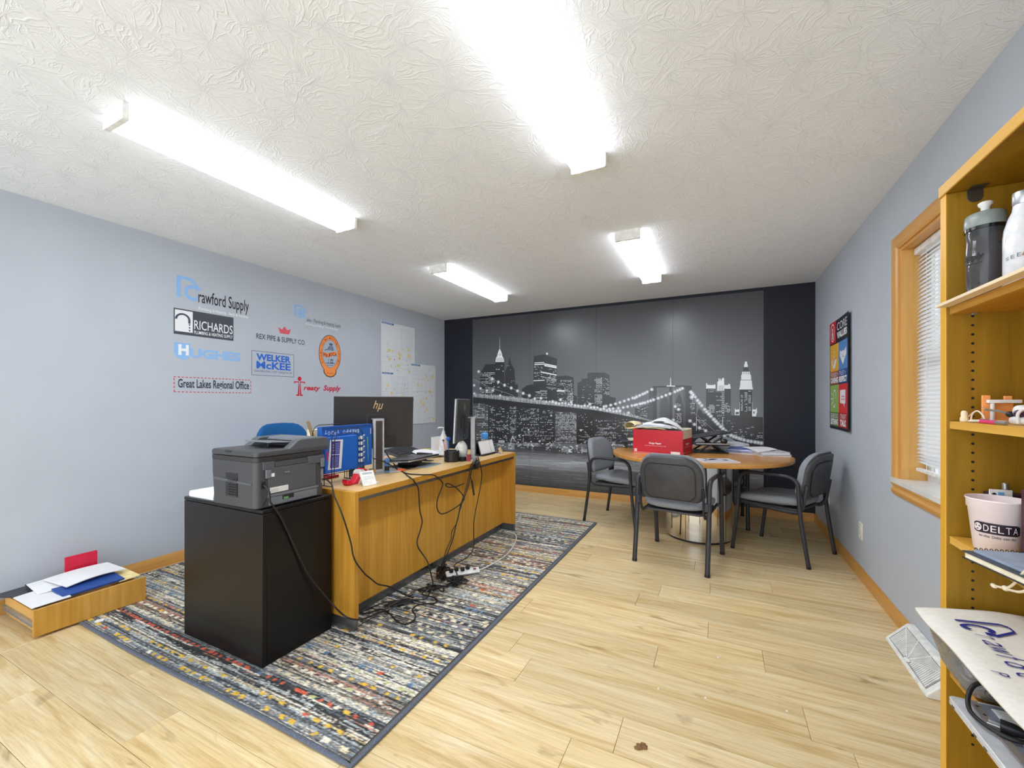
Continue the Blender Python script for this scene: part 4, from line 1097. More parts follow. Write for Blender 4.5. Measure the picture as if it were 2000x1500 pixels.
def sheet(name, corners, thick, m, label, cat, group=None, nu=8, bend=0.0, bm2=None):
    """a slightly bent stack or sheet; corners in order, lower face, lifted by a gentle wave"""
    a, b, c, d = [Vector(q) for q in corners]; n = ((b - a).cross(d - a)).normalized()
    if n.z < 0: n = -n
    mb = MB(); vs = []; fs = []; k = nu + 1
    for lay in (0, 1):
        for i in range(k):
            for j in range(k):
                s, t = i / nu, j / nu
                q = a * (1 - s) * (1 - t) + b * s * (1 - t) + c * s * t + d * (1 - s) * t
                vs.append(q + n * (thick * lay + bend * math.sin(PI * s) * (0.6 + .4 * t)))
    def I(l, i, j): return l * k * k + i * k + j
    for i in range(nu):
        for j in range(nu):
            fs.append((I(1, i, j), I(1, i + 1, j), I(1, i + 1, j + 1), I(1, i, j + 1))); fs.append((I(0, i, j + 1), I(0, i + 1, j + 1), I(0, i + 1, j), I(0, i, j)))
    for i in range(nu):
        fs += [(I(0, i, 0), I(0, i + 1, 0), I(1, i + 1, 0), I(1, i, 0)), (I(0, i + 1, nu), I(0, i, nu), I(1, i, nu), I(1, i + 1, nu)), (I(0, 0, i + 1), I(0, 0, i), I(1, 0, i), I(1, 0, i + 1)), (I(0, nu, i), I(0, nu, i + 1), I(1, nu, i + 1), I(1, nu, i))]
    mb.add(vs, fs)
    return solo(name, mb, m, label, cat, group)
GD = 'papers in the loose drawer'
sheet('black_folder', [(-3.69 + .02, .80, .120), (-3.46, .86, .140), (-3.40, 1.06, .135), (-3.665, 1.03, .13)], .007, mat('black_card', (58, 60, 66), .5), 'dark grey folder sticking out of the drawer toward the wall', 'folder', GD, bend=.004)
sheet('black_folder', [(-3.62, .93, .150), (-3.58, 1.06, .158), (-3.36, 1.03, .150), (-3.40, .90, .146)], .006, mat('black_card_cover', (40, 42, 48), .5), 'black folder under a white sheet at the back of the drawer', 'folder', GD)
sheet('paper_sheet', [(-3.58, .925, .163), (-3.55, 1.07, .172), (-3.32, 1.06, .162), (-3.36, .91, .158)], .004, M['paper'], 'white sheet lying over the black folder in the drawer', 'paper', GD, bend=.004)
sheet('paper_sheet', [(-3.44, .84, .152), (-3.46, 1.0, .156), (-3.17, .985, .156), (-3.17, .838, .154)], .003, M['paper'], 'white sheet at the near front corner of the drawer', 'paper', GD)
sheet('blue_folder', [(-3.35, .96, .164), (-3.35, 1.225, .166), (-3.20, 1.225, .152), (-3.20, .96, .150)], .009, M['bluepaper'], 'blue folder lying along the front panel of the drawer', 'folder', GD)
sheet('paper_sheet', [(-3.53, .98, .180), (-3.52, 1.26, .186), (-3.30, 1.27, .180), (-3.28, 1.00, .178)], .005, M['paper'], 'creased white sheets lying across the blue folder in the drawer', 'paper', GD, bend=.012)
sheet('manila_folder', [(-3.39, 1.21, .148), (-3.38, 1.30, .156), (-3.18, 1.292, .156), (-3.20, 1.20, .146)], .005, M['manila'], 'pale yellow folder at the far end of the drawer', 'folder', GD)
rf = MB(); rf.box(-3.560, -3.548, 1.075, 1.222, dz1 + .012, .275)
solo('red_folder', rf, [M['redpaper']], 'upright red folder standing at the back of the loose drawer', 'folder', GD, bev=.001)
sheet('paper_scrap', [(-3.09, 1.06, RZ + .001), (-3.06, 1.04, RZ + .001), (-3.04, 1.07, RZ + .001), (-3.07, 1.09, RZ + .001)], .001, M['paper'], 'small white paper scrap on the rug next to the loose drawer', 'paper scrap')
bt = MB(); bt.box(-3.676, -3.655, .60, .80, .0, .075); solo('oak_board', bt, M['trim'], 'short oak board end on the floor at the left picture edge', 'board', bev=.001)

# crumbs on the floor
random.seed(9)
for (px, py, where) in ((1403, 1285, 'furthest from the viewer'), (1378, 1364, 'middle one of three close together'), (1286, 1346, 'leftmost'), (1537, 1390, 'rightmost, nearest the bookcase')):
    q = onz(px, py, 0); s = MB(); s.superell((q.x, q.y, .0022), (.0045, .0035, .0022), .7, 8, 5)
    solo('crumb', s, M['paper'], 'tiny white crumb on the bare plank floor, ' + where, 'crumb', 'white crumbs on the plank floor')
q = onz(1252, 1460, 0); lf = MB()
for k in range(5):
    a = k * 1.1; lf.superell((q.x + .012 * math.cos(a), q.y + .014 * math.sin(a * 1.3), .004), (.011, .006, .004), .8, 8, 5)
lf.tube([(q.x - .02, q.y - .01, .003), (q.x, q.y, .006), (q.x + .02, q.y + .012, .003)], .0025, 5)
solo('dry_leaf', lf, mat('dry_brown_leaf', (128, 94, 58), .8), 'small brown dried leaf on the floor in the foreground', 'leaf')
# ================================================================== desk
DKX, DKB, DKY0, DKY1, DKZ = -1.712, -2.620, 1.602, 3.540, .745
desk = thing('office_desk', 'long oak office desk with worn pale top and recessed panel, standing on the rug', 'desk', (-2.16, 2.57, RZ))
part('desktop', MB().box(DKB, DKX, DKY0 + .030, DKY1 - .026, DKZ - .034, DKZ), [M['desktop']], desk, bev=.002)
part('front_edging', MB().box(DKX, DKX + .002, DKY0 + .030, DKY1 - .026, DKZ - .0345, DKZ - .001), M['oaky'], desk)
for (y0, y1) in ((DKY0, DKY0 + .029), (DKY1 - .025, DKY1)):
    e = part('end_panel', MB().box(DKB, DKX + .001, y0, y1, .074, DKZ), wood('end_panel_oak', (172, 118, 30), (208, 154, 62), 2, 9, .4), desk, bev=.002)
    part('kick_plate', MB().box(DKB + .01, DKX - .003, y0 + .0005, y1 - .0005, RZ, .075), M['kick'], e, bev=.0015)
part('edge_strip', MB().box(DKX - .016, DKX - .004, DKY0 + .030, DKY1 - .026, DKZ - .056, DKZ - .035), M['steel'], desk, bev=.0015)
part('modesty_panel', MB().box(-1.860, -1.842, DKY0 + .03, DKY1 - .026, .064, DKZ - .035), M['oak'], desk)
part('kick_strip', MB().box(-1.862, -1.846, DKY0 + .03, DKY1 - .026, RZ, .063), M['kick'], desk, bev=.001)
part('panel_trim', MB().box(-1.842, -1.8395, DKY0 + .03, DKY1 - .026, .060, .067), M['steel'], desk)
for (y0, y1) in ((DKY0 + .03, 2.05), (3.06, DKY1 - .026)):
    pd = part('drawer_pedestal', MB().box(DKB + .02, -1.864, y0, y1, .066, DKZ - .036), M['oak'], desk)
    for k in range(2):
        part('drawer_front', MB().box(DKB, DKB + .019, y0 + .006, y1 - .006, .09 + k * .30, .38 + k * .30), M['oak'], pd, bev=.002)

# ================================================================== printer
pr = thing('printer', 'dark grey laser printer with flip-up document feeder, on the black cabinet', 'printer', (-2.05, 1.36, CZ))
PX0, PX1, PY0, PY1, PZ = -2.232, -1.876, 1.185, 1.548, CZ
g1 = mat('printer_dark_grey', (62, 62, 65), .42, noise=(4, .03)); g2 = mat('printer_mid_grey', (80, 83, 88), .4, noise=(4, .03)); g3 = mat('printer_deep_grey', (44, 43, 44), .45); g4 = mat('printer_silver_grey', (108, 113, 120), .32)
# body: front face leans a little, near rear corner is rounded
body = MB(); outline = []
b0 = [(PX0 + .008, PY0 + .012), (PX0 + .02, PY0)] + [(PX1 - .03 + .03 * math.sin(a), PY0 + .03 - .03 * math.cos(a)) for a in np.linspace(0, PI / 2, 6)] + [(PX1, PY1 - .012), (PX1 - .012, PY1), (PX0 + .02, PY1), (PX0 + .008, PY1 - .012)]
def ring(z, dx): return [(x - (dx if x < (PX0 + PX1) / 2 else 0), y, z) for x, y in b0]
body.loft([ring(PZ + .003, -.012), ring(PZ + .06, -.008), ring(PZ + .14, 0), ring(PZ + .150, .002), ring(PZ + .215, .004)])
part('body', body, g1, pr, bev=.002)
# ridge along the side, scanner band, lid
part('side_ridge', MB().prism([(PX0 + .03, PZ + .118), (PX1 - .03, PZ + .108), (PX1 - .03, PZ + .118), (PX0 + .03, PZ + .132)], PY0 - .003, PY0 + .002, 'y'), g2, pr, bev=.001)
sb = MB(); sb.loft([[(x - (.004 if x < -2.05 else 0), y, PZ + .2155) for x, y in b0], [(x - (.006 if x < -2.05 else -.001), y, PZ + .236) for x, y in b0]]); part('scanner_band', sb, g3, pr)
lid = MB(); lr = rrect(PX1 - PX0 + .006, PY1 - PY0 + .036, .022, 5, (PX0 + PX1) / 2, (PY0 + PY1) / 2 + .017)
def lring(z, k): cx, cy = (PX0 + PX1) / 2, (PY0 + PY1) / 2 + .017; return [(cx + (x - cx) * k, cy + (y - cy) * k, z) for x, y in lr]
lid.loft([lring(PZ + .238, .985), lring(PZ + .241, 1), lring(PZ + .255, 1), lring(PZ + .262, .985), lring(PZ + .2645, .96)]); part('scanner_lid', lid, g1, pr)
# feeder: a hump across the far half, with side rails sloping down to the lid
hump_prof = [(1.325, PZ + .262), (1.345, PZ + .264), (1.372, PZ + .283), (1.392, PZ + .300), (1.408, PZ + .306), (1.55, PZ + .308), (1.570, PZ + .304), (1.582, PZ + .292), (1.584, PZ + .246), (1.325, PZ + .246)]
for (x0, x1) in ((PX1 - .045, PX1 + .001), (PX0 - .001, PX0 + .045)):
    h = MB(); h.prism(hump_prof, x0, x1, 'x'); part('feeder_rail', h, g2, pr, bev=.006, seg=3)
h = MB(); h.prism([(1.440, PZ + .270), (1.442, PZ + .296), (1.455, PZ + .305), (1.55, PZ + .307), (1.568, PZ + .303), (1.580, PZ + .292), (1.582, PZ + .246), (1.440, PZ + .246)], PX0 + .045, PX1 - .045, 'x'); part('document_feeder', h, g4, pr, bev=.003)
part('feeder_slot', MB().box(PX0 + .06, PX1 - .06, 1.4385, 1.4405, PZ + .268, PZ + .292), M['black'], pr)
part('output_well', MB().box(PX0 + .046, PX1 - .046, 1.345, 1.4385, PZ + .2645, PZ + .2665), M['blackgloss'], pr)
ft = MB(); ft.prism([(1.30, PZ + .293), (1.305, PZ + .2975), (1.44, PZ + .288), (1.44, PZ + .282)], PX0 + .075, PX1 - .075, 'x'); part('feeder_tray', ft, g4, pr, bev=.0015)
part('lid_handle', MB().box(-2.11, -2.06, PY0 - .0025, PY0 + .006, PZ + .2545, PZ + .2625), M['black'], pr, bev=.002)
# vent grille on the near side: separate louvres
gr = part('vent_recess', MB().box(-2.105, -2.012, PY0 - .001, PY0 + .001, PZ + .046, PZ + .158), M['black'], pr)
for k in range(8):
    part('louvre', MB().box(-2.086, -2.014, PY0 - .0035, PY0 - .0008, PZ + .050 + k * .0115, PZ + .0535 + k * .0115), g3, gr)
for k in range(5):
    part('louvre', MB().box(-2.080 + k * .0155, -2.0775 + k * .0155, PY0 - .0032, PY0 - .0008, PZ + .050, PZ + .136), g3, gr)
# rear: duplex door, ledges, hinges, sockets, label
XRF = PX1
part('rear_door', MB().box(XRF - .001, XRF + .0045, PY0 + .055, PY1 - .052, PZ + .062, PZ + .185), g2, pr, bev=.002)
part('rear_recess', MB().box(XRF - .002, XRF + .0006, PY0 + .085, PY1 - .085, PZ + .186, PZ + .214), M['black'], pr)
part('recess_ledge', MB().prism([(XRF + .0006, PZ + .187), (XRF + .007, PZ + .187), (XRF + .0006, PZ + .210)], PY0 + .088, PY1 - .10, 'y'), g1, pr)
part('rear_ledge', MB().box(XRF - .001, XRF + .006, PY0 + .030, PY0 + .085, PZ + .178, PZ + .2145), g2, pr, bev=.0015)
part('rear_ledge', MB().box(XRF - .001, XRF + .009, PY1 - .10, PY1 - .004, PZ + .176, PZ + .2145), g2, pr, bev=.0015)
part('door_hinge', MB().box(XRF + .002, XRF + .012, PY0 + .040, PY0 + .066, PZ + .138, PZ + .178), g4, pr, bev=.003)
part('door_hinge', MB().box(XRF + .002, XRF + .012, PY1 - .026, PY1 - .004, PZ + .150, PZ + .196), g4, pr, bev=.003)
part('door_latch', MB().box(XRF + .0045, XRF + .011, PY0 + .135, PY0 + .160, PZ + .150, PZ + .158), g4, pr, bev=.002)
part('power_inlet', MB().box(XRF - .0005, XRF + .003, PY0 + .022, PY0 + .044, PZ + .094, PZ + .126), M['black'], pr, bev=.001)
part('port_bay', MB().box(XRF - .0005, XRF + .002, PY1 - .020, PY1 - .006, PZ + .065, PZ + .140), M['silver'], pr)
part('lower_cover', MB().box(XRF - .001, XRF + .004, PY0 + .06, PY1 - .045, PZ + .008, PZ + .045), g4, pr, bev=.0015)
part('middle_cover', MB().box(XRF - .001, XRF + .003, PY0 + .055, PY1 - .036, PZ + .0475, PZ + .060), g4, pr, bev=.0012)
part('cover_notch', MB().box(XRF + .0038, XRF + .0046, PY0 + .125, PY0 + .185, PZ + .026, PZ + .045), M['black'], pr)
part('green_lever', MB().box(XRF + .0046, XRF + .0066, PY0 + .130, PY0 + .155, PZ + .027, PZ + .036), mat('green_tab', (104, 152, 96), .5), pr)
q = Print(lambda u, v, l: (XRF + .0046 + l, u, v), .0004); q.rect(PY0 + .062, PZ + .066, PY0 + .155, PZ + .092, (222, 222, 218), 1)
for k in range(3): q.rect(PY0 + .066, PZ + .071 + k * .005, PY0 + .105, PZ + .0725 + k * .005, (150, 150, 150), 2)
for k in range(3): q.rect(PY0 + .110, PZ + .071 + k * .006, PY0 + .150, PZ + .072 + k * .006, (186, 186, 184), 2)
q.mesh('rating_label', M['print'], pr)
part('spec_tag', MB().box(XRF + .0045, XRF + .0052, PY0 + .068, PY0 + .085, PZ + .142, PZ + .158), M['paper'], pr)
sl_ = MB()
for k in range(7): sl_.box(PX1 - .012, PX1 + .0006, PY0 + .030 + k * .0032, PY0 + .0316 + k * .0032, PZ + .012 + k * .0035, PZ + .020 + k * .0045)
part('corner_slots', sl_, M['black'], pr)
# ream of paper beside it
ps = MB()
rnd = random.Random(3)
for k in range(5): ps.box(-2.475 + rnd.uniform(-.003, .003), -2.262 + rnd.uniform(-.002, .002), 1.214 + rnd.uniform(-.002, .002), 1.45, CZ + k * .006, CZ + k * .006 + .0056)
solo('paper_stack', ps, M['paper'], 'white stack of blank paper on the black cabinet, left of the printer', 'paper')

# ================================================================== things on the desk
# two blue packages held up in the wire rack
pk = thing('blue_package', 'wide blue printed package with white lettering along its top edge', 'package', (-2.055, 1.86, .809))
part('carton', MB().box(-2.072, -2.036, 1.664, 2.052, .811, 1.076), mat('blue_print_card', (28, 92, 176), .35, noise=(3, .08)), pk, bev=.002)
q = Print(lambda u, v, l: (-2.036 + l, u, v), .0006)
q.rect(1.666, 1.056, 2.050, 1.075, (30, 78, 150), 1)
for k, ch in enumerate('TODAY OFFERS'):
    if ch != ' ': q.text(ch, 1.684 + k * .022, 1.026, 1.700 + k * .022, 1.048, (206, 220, 236), 2, rot=PI, bold=.02)
q.rect(2.036, 1.012, 2.043, 1.048, (232, 196, 210), 2)
for k in range(5):
    z0 = .985 - k * .036; q.poly([(1.938, z0), (1.978, z0 - .004), (1.978, z0 + .015), (1.990, z0 + .021), (1.990, z0 + .026), (1.970, z0 + .026), (1.966, z0 + .018), (1.938, z0 + .018)], (224, 230, 238), 2)
    q.rect(1.938, z0 - .014, 1.982, z0 - .005, (24, 48, 116), 2)
for k in range(15): q.rect(2.008 + .0006 * k, .985 - k * .0105, 2.016 + .0003 * k, .992 - k * .0105, (150, 200, 60), 2)
q.mesh('printed_face', M['printgloss'], pk)
pk2 = thing('blue_package', 'blue package with a white and purple label, in front of the wider blue one', 'package', (-2.01, 1.78, .809))
part('carton', MB().box(-2.033, -1.990, 1.650, 1.884, .811, 1.016), mat('blue_print_card_front', (30, 100, 196), .32, noise=(3, .08)), pk2, bev=.003)
q = Print(lambda u, v, l: (-1.990 + l, u, v), .0006)
q.poly([(1.668, .832), (1.762, .828), (1.776, .998), (1.684, 1.002)], (226, 228, 236), 1)
q.poly([(1.688, .918), (1.750, .915), (1.756, .990), (1.696, .993)], (66, 66, 148), 2); q.poly([(1.682, .840), (1.744, .837), (1.749, .911), (1.688, .914)], (70, 72, 150), 2)
for k in range(6): q.rect(1.720, .926 + k * .010, 1.750, .9295 + k * .010, (150, 152, 206), 3)
for k in range(7): q.rect(1.692, .844 + k * .009, 1.740, .847 + k * .009, (140, 142, 200), 3)
for k in range(3): q.text('>7+'[k], 1.700, .934 + k * .016, 1.712, .944 + k * .016, (226, 228, 240), 3)
q.rect(1.660, .885, 1.670, .94, (206, 52, 78), 2)
q.mesh('printed_face', M['printgloss'], pk2)
# black wire rack: tall arches over a lattice foot, with two rails that carry the packages
wr = thing('wire_rack', 'black wire file rack arching in front of the blue packages', 'rack', (-2.0, 1.76, DKZ))
for k, x in enumerate((-1.926, -1.985, -2.034, -2.080)):
    z1 = (1.066, 1.05, 1.085, 1.085)[k]; y0, y1 = 1.640, 1.868
    if k == 1: z1 = .806; P_ = [(x, y0, DKZ + .006), (x, y0, z1), (x, y1, z1), (x, y1, DKZ + .006)]
    elif k == 2: P_ = [(x, y0 , DKZ + .006), (x, y0, .806), (x, y1, .806), (x, y1, DKZ + .006)]
    else: P_ = [(x, y0, DKZ + .006), (x, y0, z1 - .06)] + [(x, y0 + .05 - .05 * math.cos(a), z1 - .05 + .05 * math.sin(a)) for a in np.linspace(.2, PI / 2, 5)] + [(x, y1 - .05 + .05 * math.sin(a), z1 - .05 + .05 * math.cos(a)) for a in np.linspace(0, PI / 2, 6)] + [(x, y1, DKZ + .006)]
    part('wire_arch', MB().tube(P_, .0024, 7), M['black'], wr)
for (y0, y1) in ((1.640, 1.868),):
    part('inner_arch', MB().tube([(-1.928, y0 + .02, .809), (-1.928, y0 + .02, .99)] + [(-1.928, y0 + .07 - .05 * math.cos(a), .99 + .05 * math.sin(a)) for a in np.linspace(.2, PI / 2, 5)] + [(-1.928, y1 - .07 + .05 * math.sin(a), .99 + .05 * math.cos(a)) for a in np.linspace(0, PI / 2, 6)] + [(-1.928, y1 - .02, .809)], .0022, 7), M['black'], wr)
for y in (1.640, 1.868):
    part('foot_rail', MB().tube([(-1.926, y, DKZ + .004), (-2.085, y, DKZ + .004)], .0028, 7), M['black'], wr)
    part('deck_rail', MB().tube([(-1.926, y, .8055), (-2.085, y, .8055)], .0026, 7), M['black'], wr)
la = MB()
for k in range(8):
    x = -1.94 - k * .020
    la.tube([(x, 1.868, DKZ + .004), (x, 1.868, .805)], .0018, 5)
lo_ = part('lattice', la, M['black'], wr); lo_['kind'] = 'stuff'
# tape dispenser
td = thing('tape_dispenser', 'shiny red tape dispenser on the near front of the desk', 'tape dispenser', (-1.898, 1.785, DKZ), .08)
pts = [(-.075, 0), (.075, 0), (.088, .02), (.082, .035), (.06, .028), (.045, .012), (.025, .02), (-.01, .062), (-.045, .083), (-.075, .072), (-.088, .04), (-.086, .014)]
b = MB(); b.prism([(-u, v) for u, v in pts][::-1], -.022, .022, 'x'); part('body', b, M['redgloss'], td, world=False, bev=.005, seg=3)
b = MB(); b.prism([(-.03 + .026 * math.cos(a), .052 + .026 * math.sin(a)) for a in np.linspace(0, 2 * PI, 18)[:-1]], -.024, .024, 'x'); b.v = [(x, -y, z) for x, y, z in b.v]; part('tape_roll', b, mat('clear_tape', (206, 200, 190), .3), td, world=False)
b = MB(); b.prism([(.062, .030), (.086, .036), (.088, .040), (.062, .034)], -.020, .020, 'x'); b.v = [(x, -y, z) for x, y, z in b.v]; part('cutter_blade', b, M['silver'], td, world=False)
# small white tent sign / clock
ts = thing('desk_sign', 'small white folded card sign on the front desk edge by the red tape dispenser', 'sign', (-1.775, 1.775, DKZ), -.25)
part('face', MB().box(-.003, .003, -.042, .042, 0, .088, xf=Matrix.Rotation(-.5, 4, 'Y')), M['white'], ts, world=False, bev=.001)
part('stand_leg', MB().box(-.003, .003, -.036, .036, 0, .070, xf=Matrix.Translation((-.082, .01, 0)) @ Matrix.Rotation(.62, 4, 'Y')), M['white'], ts, world=False, bev=.001)
R_ = Matrix.Translation((-1.775, 1.775, DKZ)) @ Matrix.Rotation(-.25, 4, 'Z') @ Matrix.Rotation(-.5, 4, 'Y')
q = Print(lambda u, v, l: R_ @ Vector((.003 + l, u, v)), .0006)
q.rect(-.03, .068, .03, .078, (176, 178, 184), 1)
for k in range(2): q.rect(-.02, .05 - k * .012, .012, .053 - k * .012, (196, 198, 204), 1)
q.mesh('printed_face', M['print'], ts)
part('foot', MB().box(-.13, -.02, .02, .075, 0, .006), M['white'], ts, world=False, bev=.001)

# ---- monitors
def monitor(name, label, L, R, ztop, h, stand_off, base_c, mirror=1):
    """L, R: ends of the panel seen from its back, in plan"""
    L, R = Vector(L), Vector(R); c = (L + R) / 2; u = (R - L).normalized(); n = Vector((u.y, -u.x)); w = (R - L).length
    ang = math.atan2(n.y, n.x)          # back direction
    t = thing(name, label, 'monitor', (c.x, c.y, DKZ), ang)
    zt = ztop - DKZ; zb = zt - h
    tilt = Matrix.Translation((0, 0, (zt + zb) / 2)) @ Matrix.Rotation(.05, 4, 'Y') @ Matrix.Translation((0, 0, -(zt + zb) / 2))
    part('back_shell', MB().box(-.004, .014, -w / 2 + .002, w / 2 - .002, zb + .002, zt - .002, xf=tilt), mat('monitor_back', (50, 48, 48), .4, noise=(3, .05)), t, world=False, bev=.002)
    fr = MB(); 
    for (y0, y1, z0, z1) in ((-w / 2, w / 2, zt - .004, zt), (-w / 2, w / 2, zb, zb + .004), (-w / 2, -w / 2 + .003, zb, zt), (w / 2 - .003, w / 2, zb, zt)): fr.box(-.010, .002, y0, y1, z0, z1, xf=tilt)
    part('bezel', fr, M['silverpaint'], t, world=False)
    part('screen', MB().box(-.0095, -.004, -w / 2 + .003, w / 2 - .003, zb + .004, zt - .004, xf=tilt), M['blackgloss'], t, world=False)
    part('mount_plate', MB().box(.013, .024, -.06, .06, (zt + zb) / 2 - .07, (zt + zb) / 2 + .055, xf=tilt), mat('monitor_mount', (44, 42, 43), .42), t, world=False, bev=.002)
    part('port_cover', MB().box(.0135, .017, w * .06, w * .27, zb + .012, zb + .09, xf=tilt), mat('monitor_ports', (40, 37, 37), .45), t, world=False, bev=.002)
    hz = (zt + zb) / 2 + .01
    part('hinge_arm', MB().box(.020, stand_off, -.022, .022, hz - .03, hz + .025), M['black'], t, world=False, bev=.003)
    so = stand_off
    po = part('stand_post', MB().box(so, so + .034, -.034, .034, .008, zt - .155), M['silverpaint'], t, world=False, bev=.003)
    part('post_channel', MB().box(so + .0335, so + .0352, -.022, .022, .03, zt - .163), mat('post_channel_dark', (62, 54, 52), .4), po, world=False)
    part('post_cap', MB().box(so - .022, so + .036, -.035, .035, zt - .155, zt - .149), M['silverpaint'], t, world=False, bev=.002)
    part('stand_base', MB().prism(rrect(.20, .245, .006, 3, so - .055, .02), 0, .008, 'z'), M['silverpaint'], t, world=False, bev=.002)
    # slanted four-stroke maker's mark
    q = Print(lambda y, z, l: Matrix.Translation((c.x, c.y, DKZ)) @ Matrix.Rotation(ang, 4, 'Z') @ tilt @ Vector((.0142 + l, y, z)), .0006)
    z0 = zt - .085; gold = (196, 166, 120); sl = .32
    def S(y, z): return (y + .02 + (z - z0) * sl, z)
    q.stroke([S(-.036, z0 + .004), S(-.036, z0 + .056)], .006, gold, 1); q.stroke([S(-.034, z0 + .034), S(-.020, z0 + .036)], .006, gold, 1); q.stroke([S(-.018, z0 + .036), S(-.018, z0 + .002)], .006, gold, 1)
    q.stroke([S(-.002, z0 + .036), S(-.002, z0 - .018)], .006, gold, 1); q.stroke([S(.0, z0 + .002), S(.014, z0 + .002)], .006, gold, 1); q.stroke([S(.016, z0 + .0), S(.016, z0 + .036)], .006, gold, 1)
    q.mesh('maker_mark', M['print'], t)
    part('power_light', MB().superell((.018, w * .06 - .02 + .035, zb + .042), (.002, .003, .003), .8, 8, 5, xf=tilt), M['paper'], t, world=False)
    return t
monitor('monitor', 'dark monitor seen square from its back, behind the blue packages', (-2.222, 1.902), (-1.960, 2.367), 1.257, .355, .062, None)
monitor('monitor', 'dark monitor seen almost edge-on at the far end of the desk', (-1.812, 2.685), (-2.003, 3.171), 1.242, .345, .078, None)

# ---- small things round the stands
def cyl_thing(name, label, cat, x, y, z, r, h, m, group=None, taper=1):
    b = MB(); b.lathe([(r * .96, 0), (r, .003), (r * taper, h - .003), (r * taper * .96, h)], 20, (x, y, z)); return solo(name, b, m, label, cat, group)
def block(name, label, cat, c, s, rot, m, bev=.002, group=None):
    b = MB(); b.box(-s[0] / 2, s[0] / 2, -s[1] / 2, s[1] / 2, 0, s[2], xf=Matrix.Translation(c) @ Matrix.Rotation(rot, 4, 'Z')); return solo(name, b, m, label, cat, group, bev=bev)
block('grey_charger', 'dark grey plastic block beside the first monitor stand', 'charger', (-2.10, 1.985, DKZ), (.07, .10, .055), .5, mat('dark_grey_plastic', (70, 74, 80), .45))
gl = thing('glue_stick', 'blue glue stick with a black label, standing by the first monitor stand', 'glue stick', (-1.975, 2.125, DKZ + .009))
part('tube', MB().lathe([(.015, 0), (.016, .002), (.016, .040), (.0155, .042)], 16, (-1.975, 2.125, DKZ + .009)), M['black'], gl); part('cap', MB().lathe([(.0165, .040), (.0165, .082), (.013, .086), (.008, .092)], 16, (-1.975, 2.125, DKZ + .009)), mat('glue_blue', (70, 122, 184), .35), gl); part('lower_cap', MB().lathe([(.0170, 0.0005), (.0170, .010)], 16, (-1.975, 2.125, DKZ + .009)), mat('glue_blue_base', (70, 122, 184), .35), gl)
rl = MB(); rl.lathe([(.012, 0), (.028, 0), (.028, .024), (.012, .024)], 22, (-2.045, 2.075, DKZ + .009)); solo('packing_tape_roll', rl, mat('tan_tape', (176, 140, 86), .4), 'tan roll of tape between the glue stick and the stand', 'tape roll')
block('orange_note_pad', 'small orange sticky note pad next to the blue glue stick', 'note pad', (-1.955, 2.235, DKZ), (.05, .055, .012), .4, mat('orange_card', (232, 100, 44), .6))
block('white_note', 'small white card under the orange note pad', 'card', (-2.035, 2.29, DKZ), (.07, .07, .006), .2, M['paper'])
block('mouse_pad', 'flat grey-blue mouse pad lying between the two monitors', 'mouse pad', (-1.985, 2.515, DKZ), (.19, .235, .004), .12, mat('grey_blue_pad', (126, 140, 150), .6))
# closed black laptop raised on a stand
lp = thing('laptop', 'closed glossy black laptop on a low stand between the monitors', 'laptop', (-2.05, 2.45, DKZ), .05)
tl = Matrix.Translation((0, 0, .045)) @ Matrix.Rotation(-.09, 4, 'Y')
part('base', MB().prism(rrect(.27, .37, .01, 3), 0, .010, 'z', xf=tl), M['silver'], lp, world=False, bev=.002); part('lid', MB().prism(rrect(.27, .37, .01, 3), .011, .018, 'z', xf=tl), M['blackgloss'], lp, world=False, bev=.002)
part('stand', MB().box(-.10, .09, -.02, .02, .008, .038).box(-.10, .09, -.14, .14, 0, .008), M['black'], lp, world=False, bev=.002)
# keyboard propped on papers
block('paper_pile', 'untidy pile of white papers on the desk behind the black keyboard', 'paper', (-2.36, 2.98, DKZ), (.30, .42, .022), .25, M['paper2'])
kb = thing('keyboard', 'black keyboard tilted up on the paper pile behind the laptop', 'keyboard', (-2.34, 2.80, DKZ + .022), .28)
kt = Matrix.Rotation(.32, 4, 'Y') @ Matrix.Translation((.0, 0, .001))
part('case', MB().prism(rrect(.145, .43, .012, 3, -.085, 0), 0, .016, 'z', xf=kt), mat('keyboard_grey', (72, 74, 80), .4), kb, world=False, bev=.003)
k0 = MB()
for r_ in range(5):
    for c_ in range(15): k0.box(-.148 + r_ * .0265, -.148 + r_ * .0265 + .022, -.203 + c_ * .0272, -.203 + c_ * .0272 + .023, .016, .022, xf=kt)
ko = part('keys', k0, mat('keycap_black', (40, 40, 44), .5), kb, world=False); ko['kind'] = 'stuff'
sheet('paper_sheet', [(-2.20, 2.78, DKZ + .02), (-2.10, 2.98, DKZ + .012), (-2.32, 3.06, DKZ + .035), (-2.40, 2.86, DKZ + .045)], .004, M['paper'], 'white sheet lying loose between keyboard and round black cup', 'paper', bend=.01)
hs = MB(); hs.box(-2.20, -2.06, 2.705, 2.735, DKZ + .045, DKZ + .062).box(-2.15, -2.12, 2.705, 2.735, DKZ + .002, DKZ + .045); hs.box(-2.20, -2.06, 2.69, 2.75, DKZ, DKZ + .004)
solo('stapler_stand', hs, M['black'], 'black stapler-like stand next to the laptop', 'stapler', bev=.003)
yn = MB(); yn.box(-2.50, -2.42, 3.12, 3.20, DKZ + .0, DKZ + .03); solo('yellow_note_pad', yn, mat('yellow_pad', (226, 202, 92), .7), 'yellow sticky note pad near the back edge of the desk', 'note pad', bev=.001)
